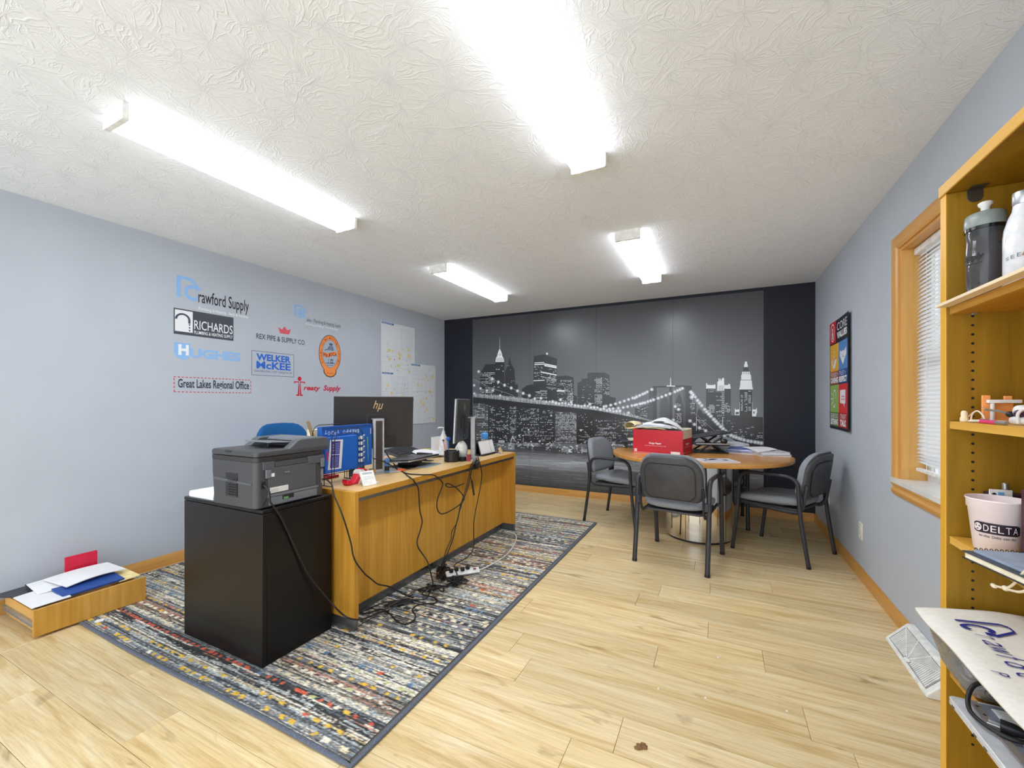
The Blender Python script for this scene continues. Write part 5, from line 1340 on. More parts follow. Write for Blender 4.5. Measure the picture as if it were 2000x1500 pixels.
# pen cup
cup = thing('pen_cup', 'round black cup holding pens in front of the edge-on monitor', 'cup', (-1.905, 2.775, DKZ))
part('body', MB().lathe([(.056, 0), (.060, .004), (.060, .085), (.057, .087), (.054, .083), (.054, .01), (.0, .008)], 28, (-1.905, 2.775, DKZ)), M['black'], cup)
part('port_box', MB().box(-1.865, -1.815, 2.80, 2.85, DKZ + .001, DKZ + .035), M['black'], cup, bev=.003)
def pen(label, x, y, lean, h, m, top=None, z=DKZ + .012, r=.004):
    b = MB(); P0 = Vector((x, y, z)); P1 = P0 + Vector((lean[0], lean[1], h)); b.tube([P0, P1], r, 8, 0)
    if top: b.superell(P1, (top, top, top), .9, 10, 6, 1)
    return solo('pen', b, m if isinstance(m, list) else [m], label, 'pen', 'pens in the round black cup')
pen('blue pen with a round blue spiky topper, standing in the black cup', -1.928, 2.775, (-.008, .0, ), .165, [mat('pen_blue', (44, 96, 180), .35), mat('pen_blue_top', (38, 92, 188), .6)], .017)
pen('red and white pen leaning to the left in the black cup', -1.935, 2.755, (-.028, -.012), .155, [mat('pen_pink', (206, 120, 134), .35), mat('pen_brown', (98, 62, 52), .5)], .009)
pen('grey pen standing at the right side of the black cup', -1.880, 2.795, (.006, .02), .10, [M['silver']])
cdm = MB(); cdm.box(-2.392, -2.388, 3.150, 3.320, DKZ, DKZ + .145); solo('white_card', cdm, M['paper'], 'plain white card standing upright at the far end of the desk', 'card')
# white bag bulging in front of the monitor
bag = MB(); bag.superell((-1.905, 2.910, DKZ + .0705), (.048, .058, .060), .7, 18, 10, warp=lambda p: Vector((p.x * (1 - .35 * (p.z > 0) * p.z / .062), p.y * (1 - .3 * max(0, p.z) / .062), p.z + .025 * math.sin(p.y * 22 + 1) * (p.z > 0)))); solo('white_bag', bag, mat('white_crumpled_plastic', (228, 226, 220), .5, bump=(40, .6)), 'crumpled white bag below the edge-on monitor', 'bag')
# lotion pump
lo = thing('pump_bottle', 'white pump bottle standing behind the edge-on monitor', 'bottle', (-2.16, 3.02, DKZ))
part('body', MB().lathe([(.034, 0), (.038, .006), (.038, .12), (.030, .165), (.016, .195), (.013, .205)], 20, (-2.16, 3.02, DKZ)), M['white'], lo)
part('pump', MB().lathe([(.014, .204), (.014, .218), (.005, .22), (.005, .245)], 14, (-2.16, 3.02, DKZ)).tube([(-2.155, 3.02, DKZ + .245), (-2.175, 2.995, DKZ + .250), (-2.19, 2.975, DKZ + .245)], .0065, 8), M['white'], lo)
# blue-capped spray
sp = thing('spray_can', 'white spray can with a bright blue cap at the far end of the desk', 'spray can', (-1.955, 3.385, DKZ))
part('body', MB().lathe([(.031, 0), (.033, .004), (.033, .125), (.030, .135)], 22, (-1.955, 3.385, DKZ)), M['white'], sp); part('cap', MB().lathe([(.0335, .128), (.0335, .165), (.030, .178), (.018, .186), (.006, .188)], 22, (-1.955, 3.385, DKZ)), mat('sky_blue_cap', (70, 152, 226), .35), sp)
# desk calendar: white pages on a black easel with wire loops
ca_ = thing('desk_calendar', 'spiral desk calendar with white pages on a black stand, far end of the desk', 'calendar', (-1.895, 3.30, DKZ), 0)
cm = Matrix.Translation((-1.86, 3.31, DKZ + .012)) @ Matrix.Rotation(-.28, 4, 'Y')
part('pages', MB().box(-.006, 0, -.145, .035, 0, .118, xf=cm), M['paper'], ca_, bev=.001)
part('second_pages', MB().box(-.006, 0, .043, .105, .0, .118, xf=cm), M['paper'], ca_, bev=.001)
part('stand', MB().box(-.010, -.007, -.155, .125, -.004, .122, xf=cm).box(-.010, -.007, .037, .041, 0, .12, xf=cm), M['black'], ca_)
part('rear_leg', MB().box(-.003, 0, -.150, .120, 0, .12, xf=Matrix.Translation((-1.955, 3.31, DKZ)) @ Matrix.Rotation(.42, 4, 'Y')), M['black'], ca_)
part('base_tray', MB().box(-1.93, -1.835, 3.150, 3.43, DKZ, DKZ + .006).box(-1.838, -1.835, 3.15, 3.43, DKZ, DKZ + .014), M['black'], ca_)
for k in range(11):
    part('wire_loop', MB().tube([cm @ Vector((-.004 + .009 * math.cos(a), -.138 + k * .0235, .118 + .009 * math.sin(a))) for a in np.linspace(0, 2 * PI, 11)[:-1]], .0012, 5, closed=True), M['blackmetal'], ca_)
# wood-faced block clock
bc = thing('block_frame', 'small pale wooden block frame on the far front corner of the desk', 'frame', (-1.775, 3.41, DKZ), .35)
bt_ = Matrix.Rotation(-.5, 4, 'Y')
part('face', MB().box(-.012, 0, -.045, .045, .004, .062, xf=bt_), mat('frame_cream', (222, 204, 170), .5), bc, world=False, bev=.002); part('inlay', MB().box(0, .0012, -.032, .032, .014, .052, xf=bt_), mat('frame_tan', (214, 168, 96), .5), bc, world=False)
part('prop', MB().box(-.07, -.0, -.03, .03, 0, .005), M['silver'], bc, world=False, bev=.001)
block('red_gadget', 'small red and black gadget at the foot of the edge-on monitor', 'gadget', (-1.800, 2.865, DKZ + .0005), (.03, .04, .05), .3, [mat('ruby_plastic', (160, 36, 58), .35)])
# stick and carton behind the printer
stk = MB(); stk.box(-.012, .012, -.002, .002, 0, .365, xf=Matrix.Translation((-2.45, 2.015, DKZ)) @ Matrix.Rotation(.33, 4, 'X') @ Matrix.Rotation(PI / 2 - .3, 4, 'Z')); solo('wooden_stick', stk, mat('weathered_stick', (166, 146, 112), .7), 'weathered wooden paint stick sticking up behind the printer', 'stick')
block('cream_carton', 'cream carton standing behind the printer, left of the blue packages', 'carton', (-2.50, 1.985, DKZ), (.06, .07, .285), .1, M['kraft'])
block('red_book', 'thin red book lying flat on the desk behind the printer', 'book', (-2.205, 1.80, DKZ), (.13, .16, .016), .1, mat('dark_red_cover', (178, 26, 34), .45))

# ================================================================== desk chair behind
oc = thing('office_chair', 'blue office chair behind the desk, only its rounded back top showing', 'chair', (-3.05, 2.22, 0))
def cw(p): return Vector((p.x - .05 * (p.y / .24) ** 2 * -1, p.y * (1 - .12 * max(0, p.z) / .26), p.z))
part('backrest', MB().superell((-3.24, 2.24, .80), (.035, .245, .245), .45, 26, 14, warp=cw), M['bluefabric'], oc)
part('seat', MB().superell((-3.02, 2.22, .47), (.24, .245, .04), .4, 24, 10), M['bluefabric'], oc)
part('back_post', MB().tube(smooth_path([(-3.02, 2.22, .42), (-3.22, 2.22, .43), (-3.29, 2.23, .52), (-3.28, 2.24, .70)]), (.03, .01), 8, up=(0, 1, 0)), M['black'], oc)
part('gas_column', MB().lathe([(.028, .10), (.028, .26), (.018, .27), (.018, .425)], 16, (-3.02, 2.22, 0)), M['black'], oc)
for k in range(5):
    a = k * 2 * PI / 5 + .4; e = Vector((math.cos(a), math.sin(a), 0)); c0 = Vector((-3.02, 2.22, 0))
    lg = part('base_leg', MB().tube([c0 + Vector((0, 0, .12)), c0 + e * .15 + Vector((0, 0, .105)), c0 + e * .28 + Vector((0, 0, .075))], (.022, .014), 8, up=(0, 0, 1)), M['black'], oc)
    zc = RZ + .026
    part('caster', MB().prism([(.0255 * math.cos(b_), .0255 * math.sin(b_)) for b_ in np.linspace(0, 2 * PI, 15)[:-1]], -.018, .018, 'x', xf=Matrix.Translation(c0 + e * .285 + Vector((0, 0, zc))) @ Matrix.Rotation(a + PI / 2, 4, 'Z')).tube([c0 + e * .285 + Vector((0, 0, zc)), c0 + e * .285 + Vector((0, 0, .08))], .007, 6), M['black'], lg)

# ================================================================== cables
def Z4(x, y): return (620 + x / 4.0548, 880 + y / 4.0541)
def route(seq, k=6):
    P_ = []
    for s in seq:
        px, py = Z4(s[0], s[1])
        P_.append(onz(px, py, s[3]) if s[2] == 'z' else onx(px, py, s[3]))
    return smooth_path(P_, k)
FR = DKX + .008; FZ = RZ + .0045; TZ = DKZ + .0045
def cord(label, path, r=.0042, m=None, name='hanging_cable', group=None):
    return solo(name, MB().tube(path, r, 7), m or M['cord'], label, 'cable', group, smooth=60)
GC = 'cords hanging from the desk'
cord('black cord from the first monitor, hanging nearly straight down the middle of the desk front', route([(440, 62, 'x', -1.935), (520, 85, 'x', -1.915), (640, 150, 'z', TZ), (745, 222, 'z', TZ), (768, 246, 'x', FR), (798, 300, 'x', FR), (806, 400, 'x', FR), (812, 480, 'x', FR), (829, 560, 'x', FR), (812, 640, 'x', FR), (790, 715, 'x', FR + .01), (800, 770, 'x', FR + .02), (840, 830, 'x', FR + .04), (872, 880, 'x', FR + .07), (892, 950, 'x', FR + .10), (915, 1052, 'z', FZ), (905, 1085, 'z', FZ), (870, 1120, 'z', FZ)]), group=GC)
cord('black cord looping in a wide curl over the desk front', route([(535, 0, 'x', -1.965), (560, 45, 'x', -1.945), (610, 110, 'z', TZ + .006), (690, 175, 'z', TZ), (800, 190, 'z', TZ), (890, 190, 'z', TZ), (928, 198, 'z', TZ + .001), (960, 222, 'x', FR), (993, 262, 'x', FR), (975, 320, 'x', FR), (952, 380, 'x', FR), (946, 445, 'x', FR), (968, 495, 'x', FR), (1010, 497, 'x', FR), (1090, 455, 'x', FR), (1150, 405, 'x', FR), (1160, 368, 'x', FR + .003), (1110, 305, 'x', FR + .004), (1045, 264, 'x', FR + .004), (1014, 268, 'x', FR + .004), (1040, 290, 'x', FR + .004), (1100, 284, 'x', FR + .004), (1160, 262, 'x', FR + .004)]), group=GC)
cord('black cord running down the desk front, left one of the crossing pair', route([(1240, 70, 'z', TZ + .03), (1222, 105, 'z', TZ + .003), (1212, 138, 'x', FR), (1195, 230, 'x', FR), (1160, 350, 'x', FR + .009), (1130, 440, 'x', FR + .009), (1108, 560, 'x', FR), (1064, 640, 'x', FR + .01), (1058, 700, 'x', FR + .01), (1020, 790, 'x', FR + .03), (998, 870, 'x', FR + .06), (980, 940, 'z', FZ + .02)]), .0032, group=GC)
cord('black cord running down the desk front, right one of the crossing pair', route([(1260, 60, 'z', TZ + .03), (1236, 110, 'z', TZ + .006), (1222, 150, 'x', FR + .006), (1205, 240, 'x', FR + .006), (1175, 340, 'x', FR + .014), (1140, 430, 'x', FR + .016), (1105, 560, 'x', FR + .008), (1072, 700, 'x', FR + .02), (1035, 800, 'x', FR + .04), (1010, 880, 'x', FR + .07), (1000, 930, 'z', FZ + .03)]), .0042, group=GC)
cord('black cord furthest right on the desk front, ending at the power strip', route([(1266, 30, 'z', TZ + .03), (1280, 80, 'z', TZ + .004), (1290, 115, 'x', FR), (1302, 190, 'x', FR), (1290, 290, 'x', FR), (1262, 430, 'x', FR), (1240, 560, 'x', FR), (1238, 680, 'x', FR + .01), (1236, 770, 'x', FR + .04), (1190, 840, 'x', FR + .09), (1090, 902, 'z', FZ + .05), (1092, 940, 'z', FZ + .045), (1108, 985, 'z', FZ + .03)]), .0038, group=GC)
# hanging adapter block
ad = thing('cable_adapter', 'black oblong adapter dangling from the desk front on its lead', 'adapter', (FR + .012, 2.79, .55))
a0, a1 = onx(*Z4(1222, 238), FR + .010), onx(*Z4(1240, 352), FR + .010)
part('block', MB().tube([a0, a1], (.014, .008), 4, up=(1, 0, 0)), M['black'], ad, smooth=0, bev=.002)
part('lead', MB().tube(route([(1214, 128, 'x', FR + .004), (1204, 170, 'x', FR + .006), (1214, 210, 'x', FR + .009), (1222, 242, 'x', FR + .010)]), .003, 7), M['cord'], ad)
# knot of plugs at the desk edge
kn = MB(); rnd = random.Random(12); c0 = onx(*Z4(1250, 105), FR + .012)
for k in range(5):
    pts = [c0 + Vector((rnd.uniform(-.004, .012), rnd.uniform(-.05, .05), rnd.uniform(-.05, .035))) for _ in range(6)]; kn.tube(smooth_path(pts, 5, True), .0026, 6, closed=True)
kn.superell(c0 + Vector((.01, .004, .0)), (.018, .026, .018), .6, 12, 8)
solo('cable_knot', kn, M['cord'], 'bunched black plug and looped leads at the desk edge below the edge-on monitor', 'cable', GC)
# printer leads
def Z3(x, y): return (130 + x / 2.6667, 980 + y / 2.6673)
def route3(seq, k=6):
    P_ = []
    for s in seq:
        px, py = Z3(s[0], s[1]); P_.append(onz(px, py, s[3]) if s[2] == 'z' else onx(px, py, s[3]))
    return smooth_path(P_, k)
CF = CX1 + .012
cord('black printer power cord draped across the front of the black cabinet', [Vector((PX1 + .004, PY0 + .033, PZ + .110)), Vector((PX1 + .02, PY0 + .034, PZ + .104)), Vector((PX1 + .028, PY0 + .045, PZ + .078))] + route3([(1060, 0, 'x', CF), (1110, 70, 'x', CF), (1150, 150, 'x', CF), (1190, 240, 'x', CF), (1260, 380, 'x', CF + .01), (1330, 470, 'x', CF + .03), (1395, 545, 'x', CF + .06), (1450, 596, 'x', DKX + .03), (1505, 614, 'x', DKX + .05), (1560, 606, 'z', FZ + .05), (1620, 580, 'z', FZ + .02), (1680, 566, 'z', FZ)]), .0042, group=GC)
cord('black printer data cord crossing the near end panel of the desk', [Vector((PX1 + .004, PY1 - .013, PZ + .085)), Vector((PX1 + .03, PY1 - .010, PZ + .088)), Vector((PX1 + .06, PY1 + .0, PZ + .06))] + route([(130, 350, 'x', DKX - .06), (200, 520, 'x', FR), (262, 720, 'x', FR), (292, 860, 'x', FR + .003), (370, 970, 'x', FR + .01), (420, 1012, 'x', FR + .015), (480, 1058, 'x', FR + .02), (560, 1075, 'x', FR + .03), (640, 1112, 'x', FR + .04), (700, 1146, 'z', FZ + .036), (760, 1165, 'z', FZ)]), .0040, group=GC)
GF = 'cords lying on the rug'
cord('black cord lying in a long S-shaped loop on the rug by the near desk corner', route([(335, 1292, 'z', FZ), (420, 1280, 'z', FZ), (480, 1258, 'z', FZ), (530, 1262, 'z', FZ), (580, 1300, 'z', FZ), (640, 1358, 'z', FZ), (700, 1372, 'z', FZ), (755, 1350, 'z', FZ), (776, 1310, 'z', FZ), (752, 1260, 'z', FZ), (790, 1225, 'z', FZ), (860, 1212, 'z', FZ), (930, 1208, 'z', FZ), (948, 1186, 'z', FZ), (915, 1160, 'z', FZ), (845, 1146, 'z', FZ), (832, 1128, 'z', FZ), (870, 1095, 'z', FZ), (915, 1070, 'z', FZ)]), .0042, name='floor_cable', group=GF)
cord('thin black lead joining the power brick to the desk corner', route([(330, 1288, 'z', FZ), (420, 1245, 'z', FZ), (500, 1212, 'z', FZ + .004), (552, 1198, 'z', FZ + .014)]), .0034, name='floor_cable', group=GF)
cord('black lead leaving the far end of the power brick', route([(742, 1178, 'z', FZ + .012), (790, 1182, 'z', FZ), (860, 1172, 'z', FZ), (895, 1110, 'z', FZ), (900, 1085, 'z', FZ + .004), (960, 1078, 'z', FZ), (1040, 1070, 'z', FZ), (1090, 1058, 'z', FZ)]), .0036, name='floor_cable', group=GF)
cord('thin grey-black lead lying diagonally over the power brick', route([(310, 1400, 'z', FZ), (420, 1330, 'z', FZ), (560, 1240, 'z', FZ + .008), (640, 1190, 'z', FZ + .036), (720, 1140, 'z', FZ + .038), (780, 1108, 'z', FZ + .002), (880, 1075, 'z', FZ), (930, 1060, 'z', FZ)]), .0028, name='floor_cable', group=GF, m=mat('grey_black_lead', (64, 64, 68), .45))
bk = thing('power_brick', 'black power brick lying on the rug in front of the desk', 'power brick', onz(*Z4(645, 1215), RZ), 0)
e0, e1 = onz(*Z4(556, 1214), RZ + .016), onz(*Z4(736, 1186), RZ + .016); dv = (e1 - e0).normalized()
part('case', MB().tube([e0, e1], (.032, .016), 4, up=(0, 0, 1)), M['black'], bk, smooth=0, bev=.003)
for s, e in ((-1, e0), (1, e1)): part('strain_relief', MB().tube([e + Vector((0, 0, -.004)), e + dv * s * .02 + Vector((0, 0, -.006))], .006, 8), M['black'], bk)
# power strip
ps_ = thing('power_strip', 'white power strip with a red switch on the rug', 'power strip', onz(*Z4(1140, 985), RZ))
e0, e1 = onz(*Z4(1015, 985), RZ + .020), onz(*Z4(1278, 945), RZ + .020); dv = (e1 - e0).normalized(); nv = Vector((-dv.y, dv.x, 0))
part('case', MB().tube([e0, e1], (.036, .025), 4, up=(0, 0, 1)), M['white'], ps_, smooth=0, bev=.005, seg=3)
sw = e1 - dv * .035 - nv * .0; part('switch', MB().box(-.010, .010, -.012, .012, 0, .004, xf=Matrix.Translation(sw + Vector((0, 0, .017)) - nv * .012) @ Matrix.Rotation(math.atan2(dv.y, dv.x), 4, 'Z')), mat('red_rocker', (112, 30, 34), .4), ps_, bev=.001)
for k in range(4):
    c0 = e0 + dv * (.035 + .04 * k) + Vector((0, 0, .0178))
    part('plug', MB().box(-.013, .013, -.013, .013, 0, .024, xf=Matrix.Translation(c0 - nv * (.002 if k % 2 else .016)) @ Matrix.Rotation(math.atan2(dv.y, dv.x), 4, 'Z')), M['black'], ps_, bev=.004)
cord('white power strip cord curving back under the desk end', route([(1272, 948, 'z', FZ + .014), (1310, 935, 'z', FZ + .004), (1400, 890, 'z', FZ), (1480, 838, 'z', FZ), (1530, 790, 'z', FZ), (1562, 735, 'z', FZ), (1576, 690, 'z', FZ), (1565, 662, 'z', FZ), (1545, 652, 'z', FZ), (1500, 640, 'z', FZ)]), .0052, M['white'], 'floor_cable', GF)
rnd = random.Random(31)
def tangle(label, cx, cy, sx, sy, n, seed):
    rnd = random.Random(seed); b = MB()
    for k in range(n):
        pts = [onz(*Z4(cx + rnd.gauss(0, sx), cy + rnd.gauss(0, sy)), FZ + rnd.uniform(0, .03)) for _ in range(7)]; b.tube(smooth_path(pts, 5, True), rnd.choice((.003, .0036, .0042)), 6, closed=True)
    return solo('cable_tangle', b, M['cord'], label, 'cable', GF)
tangle('tangle of black leads just left of the power strip', 985, 960, 26, 30, 7, 1)
tangle('tangle of black leads in front of the power strip', 1100, 1035, 36, 22, 8, 2)
tangle('flat crossing of black leads on the rug below the hanging cords', 940, 1082, 55, 14, 4, 5)
# ================================================================== round table
TX, TY, TR_, TZ0 = -.183, 4.289, .765, .740
tb = thing('round_table', 'round oak meeting table on a polished steel drum base', 'table', (TX, TY, 0))
n = 72
part('tabletop', MB().lathe([(TR_ - .004, -.030), (TR_, -.026), (TR_, -.003), (TR_ - .003, 0)], n, (TX, TY, TZ0)), M['tabletop'], tb, smooth=40)
part('drum_base', MB().lathe([(.287, .022), (.287, TZ0 - .0305)], 64, (-.165, 4.19, 0)), M['chrome'], tb, smooth=40)
part('drum_plinth', MB().lathe([(.268, .0), (.268, .022)], 48, (-.165, 4.19, 0)), M['black'], tb)
for a in (-1.9, -.7):
    b = MB(); cx, cy = -.165 + .2868 * math.cos(a), 4.19 + .2868 * math.sin(a); b.box(-.0016, .0016, -.002, .002, .024, TZ0 - .032, xf=Matrix.Translation((cx, cy, 0)) @ Matrix.Rotation(a, 4, 'Z')); part('drum_seam', b, M['black'], tb)

# ================================================================== guest chairs
def guest_chair(label):
    t = thing('guest_chair', label, 'chair', (0, 0, 0), 0, 'grey guest chairs around the round table')
    m = M['chairtube']
    for s in (-1, 1):
        x = s * .258
        part('leg', MB().tube(smooth_path([(x, .275, .006), (x, .235, .34), (x, .222, .55)], 4), (.014, .0175), 10, up=(1, 0, 0)), m, t, world=False, smooth=60)
        part('leg', MB().tube(smooth_path([(x, -.275, .006), (x, -.225, .34), (x, -.208, .56)], 4), (.014, .0175), 10, up=(1, 0, 0)), m, t, world=False, smooth=60)
        arm = [(x, .222, .55), (x, .212, .600), (x, .185, .636), (x, .14, .652), (x, 0, .656), (x, -.12, .655), (x, -.175, .640), (x, -.203, .605), (x, -.208, .56)]
        part('armrest', MB().tube(smooth_path(arm, 4), (.014, .0175), 10, up=(1, 0, 0)), m, t, world=False, smooth=60)
        xi = s * .226
        jb = [(xi, -.252, .60), (xi, -.235, .50), (xi, -.225, .44), (xi, -.200, .398), (xi, -.15, .382), (xi, .10, .392), (xi, .225, .402)]
        part('support_bar', MB().tube(smooth_path(jb, 4), (.015, .009), 8, up=(1, 0, 0)), m, t, world=False, smooth=60)
        part('bar_joint', MB().box(min(xi, x), max(xi, x), .215, .24, .392, .412), m, t, world=False, bev=.003); part('bar_joint', MB().box(min(xi, x), max(xi, x), -.235, -.205, .44, .50), m, t, world=False, bev=.003)
        for yy in (.275, -.275):
            part('foot_cap', MB().tube([(x, yy, 0), (x, yy * .995, .02)], (.0155, .019), 10, up=(1, 0, 0)), M['black'], t, world=False)
    def sw(p): return Vector((p.x, p.y, p.z - .018 * max(0, p.y / .24) ** 2 + .012 * (abs(p.x) / .23) ** 2 + .01 * (p.y < -.1)))
    part('seat', MB().superell((0, .03, .437), (.232, .240, .040), .42, 30, 12, warp=sw), M['fabric'], t, world=False, smooth=80)
    part('seat_pan', MB().prism(rrect(.42, .42, .04, 4, 0, .02), .388, .404, 'z'), M['shell'], t, world=False, bev=.004)
    # back: cushion in front, plastic shell with an inset panel behind; leans back, curved across
    def back_outline(w, zb, zt, r): 
        pts = []
        for i in range(9): a = PI + i / 8 * PI / 2; pts.append((-w / 2 + .05 + .05 * math.cos(a), zb + .035 + .05 * math.sin(a) + .015))
        for i in range(9): a = 1.5 * PI + i / 8 * PI / 2; pts.append((w / 2 - .05 + .05 * math.cos(a), zb + .05 + .05 * math.sin(a)))
        for i in range(11): a = i / 10 * PI / 2; pts.append((w / 2 - r + r * math.cos(a), zt - r + r * math.sin(a) ))
        for i in range(11): a = PI / 2 + i / 10 * PI / 2; pts.append((-w / 2 + r + r * math.cos(a), zt - r + r * math.sin(a)))
        return [(x, z + .012 * (1 - (2 * x / w) ** 2) * (1 if z > (zb + zt) / 2 else -1.6)) for x, z in pts]
    def place(x, z, y): return (x, y - .255 - .16 * (z - .50) + .10 * (x / .23) ** 2 * .5, z)
    def slab(out, ys, scales):
        cx, cz = 0, .66; return [[place(cx + (x - cx) * k, cz + (z - cz) * k, y) for x, z in out] for y, k in zip(ys, scales)]
    out = back_outline(.464, .505, .828, .125)
    b = MB(); b.loft(slab(out, (.0, .012, .030, .046, .056), (.99, 1.0, 1.0, .95, .80))); part('back_cushion', b, M['fabric'], t, world=False, smooth=70)
    out2 = back_outline(.452, .500, .812, .125)
    b = MB(); b.loft(slab(out2, (.002, -.006, -.016, -.022), (1.0, 1.0, .985, .93))); sh = part('back_shell', b, M['shell'], t, world=False, smooth=70)
    out3 = back_outline(.352, .520, .755, .055)
    b = MB(); b.loft(slab(out3, (-.0205, -.0235, -.0245), (1.0, 1.0, .98))); part('inset_panel', b, mat('chair_inset_plastic', (62, 62, 65), .45), sh, world=False, smooth=50)
    b = MB(); b.loft(slab(back_outline(.364, .514, .761, .06), (-.0200, -.0222), (1.0, 1.0))); part('inset_groove', b, M['black'], sh, world=False, smooth=50)
    return t
def seat_at(c, rear_mid, front_mid):
    d = Vector((front_mid[0] - rear_mid[0], front_mid[1] - rear_mid[1])); m = ((front_mid[0] + rear_mid[0]) / 2, (front_mid[1] + rear_mid[1]) / 2)
    c.location = (m[0], m[1], 0); c.rotation_euler = (0, 0, math.atan2(d.y, d.x) - PI / 2)
chB = guest_chair('grey guest chair showing its black back, in front of the red box')
seat_at(chB, (-.324, 3.258), (-.229, 3.787))
chA = copy_tree(chB); chA['label'] = 'grey guest chair on the left side of the round table, seen from its side'; seat_at(chA, (-1.168, 4.432), (-.655, 4.31))
chC = copy_tree(chB); chC['label'] = 'grey guest chair on the right of the round table, next to the right wall'; seat_at(chC, (.700, 3.925), (.236, 4.174))
chD = copy_tree(chB); chD['label'] = 'grey guest chair behind the round table against the mural, mostly hidden'; seat_at(chD, (-.015, 4.870), (-.06, 4.37))
chD.location.x = -.02; chD.location.y = 4.812; chD.rotation_euler = (0, 0, PI + .04)

# ================================================================== on the round table
bx = thing('paper_box', 'open red copy paper carton full of papers on the round table', 'box', (-.43, 3.93, TZ0), 0)
p0, p1 = Vector((-.722, 4.045)), Vector((-.282, 3.958))
ex = (p1 - p0).normalized(); ey = Vector((-ex.y, ex.x)); BWd, BD, BH = (p1 - p0).length, .300, .222
def bp(u, v, z): q = p0 + ex * u + ey * v; return Vector((q.x, q.y, TZ0 + z))
bxm = Matrix.Translation((p0.x, p0.y, TZ0)) @ Matrix.Rotation(math.atan2(ex.y, ex.x), 4, 'Z')
red = mat('red_box_board', (196, 22, 44), .4, noise=(3, .05))
redd = M['kraft']
part('front_wall', MB().box(0, BWd, 0, .004, .0, BH, xf=bxm), red, bx); part('rear_wall', MB().box(0, BWd, BD - .004, BD, 0, BH, xf=bxm), red, bx)
part('side_wall', MB().box(0, .004, .004, BD - .004, 0, BH, xf=bxm), red, bx)
part('side_wall', MB().box(BWd - .004, BWd, .004, BD - .004, 0, BH - .075, xf=bxm), red, bx)
part('bottom', MB().box(.004, BWd - .004, .004, BD - .004, 0.0, .004, xf=bxm), redd, bx)
part('side_flap', MB().box(BWd - .0045, BWd - .0005, .004, BD - .004, BH - .075, BH + .004, xf=bxm), redd, bx)
part('rear_flap', MB().box(.01, BWd - .006, BD - .004, BD - .001, BH - .002, BH + .012, xf=bxm), redd, bx)
part('inner_lining', MB().box(.005, BWd - .005, BD - .0065, BD - .0045, .004, BH - .001, xf=bxm).box(.005, BWd - .005, .0045, .006, .004, BH - .001, xf=bxm), redd, bx)
q = Print(lambda u, v, l: bxm @ Vector((u, -l, v)), .0006)
q.text('Copy Paper', .150, .088, .262, .108, WHT, 1, bold=.03)
q.text('Use for high-volume, laser & inkjet printing', .112, .072, .305, .080, (244, 214, 216), 1, bold=.01)
q.rect(.010, .018, .036, .042, (244, 226, 226), 1); q.frame(.016, .024, .030, .036, .002, (206, 120, 128), 2); q.rect(.021, .024, .023, .036, (206, 120, 128), 2)
q.rect(.345, .012, .425, .034, (244, 236, 236), 2); q.rect(.004, .010, BWd - .004, .0125, (240, 214, 214), 1); q.rect(.004, .0005, BWd - .004, .003, (240, 190, 190), 1)
q.mesh('front_print', M['print'], bx)
q = Print(lambda u, v, l: bxm @ Vector((BWd + l, u, v)), .0006)
q.text('Copy Paper', .09, .088, .20, .108, WHT, 1, bold=.03); q.text('Use for high-volume, laser & inkjet printing', .05, .070, .24, .078, (244, 214, 216), 1, bold=.01)
q.rect(.012, .014, .030, .034, (240, 214, 214), 1)
for k in range(5): q.rect(.07 + k * .035, .016, .088 + k * .035, .026, (226, 150, 156), 1)
q.mesh('side_print', M['print'], bx)
GP = 'papers piled in the red box'
def bsheet(u0, u1, v0, v1, z0, dz, thick, m, label, skew=0, bend=.0, name='paper_sheet', cat='paper', twist=0):
    c = [bp(u0 + skew, v0, z0 + twist), bp(u1, v0 + .02, z0 + dz), bp(u1 - skew, v1, z0 + dz + .006), bp(u0, v1, z0 + .004)]
    return sheet(name, c, thick, m, label, cat, GP, bend=bend)
bsheet(.02, .40, .02, .26, .170, .0, .042, M['paper2'], 'thick bundle of papers filling the red box up to its rim', 0, .003, 'paper_bundle')
bsheet(-.09, .28, .03, .24, .222, .002, .008, M['manila'], 'manila envelope curling over the left end of the red box', .02, .02, 'manila_envelope', 'envelope')
bsheet(.00, .34, .02, .23, .236, .0, .014, M['paper2'], 'greyish bundle of letters on the manila envelope', .02, .014, 'paper_bundle')
bsheet(.04, .38, .05, .26, .262, -.028, .014, M['paper'], 'white bundle of letters tilted down to the right on top of the red box', .03, .02, 'paper_bundle')
bsheet(.10, .36, .06, .28, .292, -.040, .004, M['paper'], 'white sheet peaking above the papers in the red box', .05, .045)
bsheet(.22, .42, .04, .24, .288, -.060, .004, M['paper'], 'white sheet leaning down at the right of the red box', .05, .024)
env = MB(); mid = bp(-.055, .13, .238)
ring_ = []
for k in range(9):
    v = -.10 + .2 * k / 8; rr = .042 - .010 * abs(k - 4) / 4
    ring_.append([bp(-.030 + rr * 1.6 * math.cos(a) - .02, .13 + v, .252 + rr * math.sin(a)) for a in np.linspace(.15, 2 * PI - .6, 16)])
vs = [p_ for r_ in ring_ for p_ in r_]; fs = []
for i in range(8):
    for j in range(15): fs.append((i * 16 + j, i * 16 + j + 1, (i + 1) * 16 + j + 1, (i + 1) * 16 + j))
env.add(vs, fs); eo = solo('manila_roll', env, mat('manila_envelope_paper', (246, 228, 178), .7), 'curled cream envelope end bulging out over the left of the red box', 'envelope', GP, smooth=80)
sd = eo.modifiers.new('thickness', 'SOLIDIFY'); sd.thickness = .0015
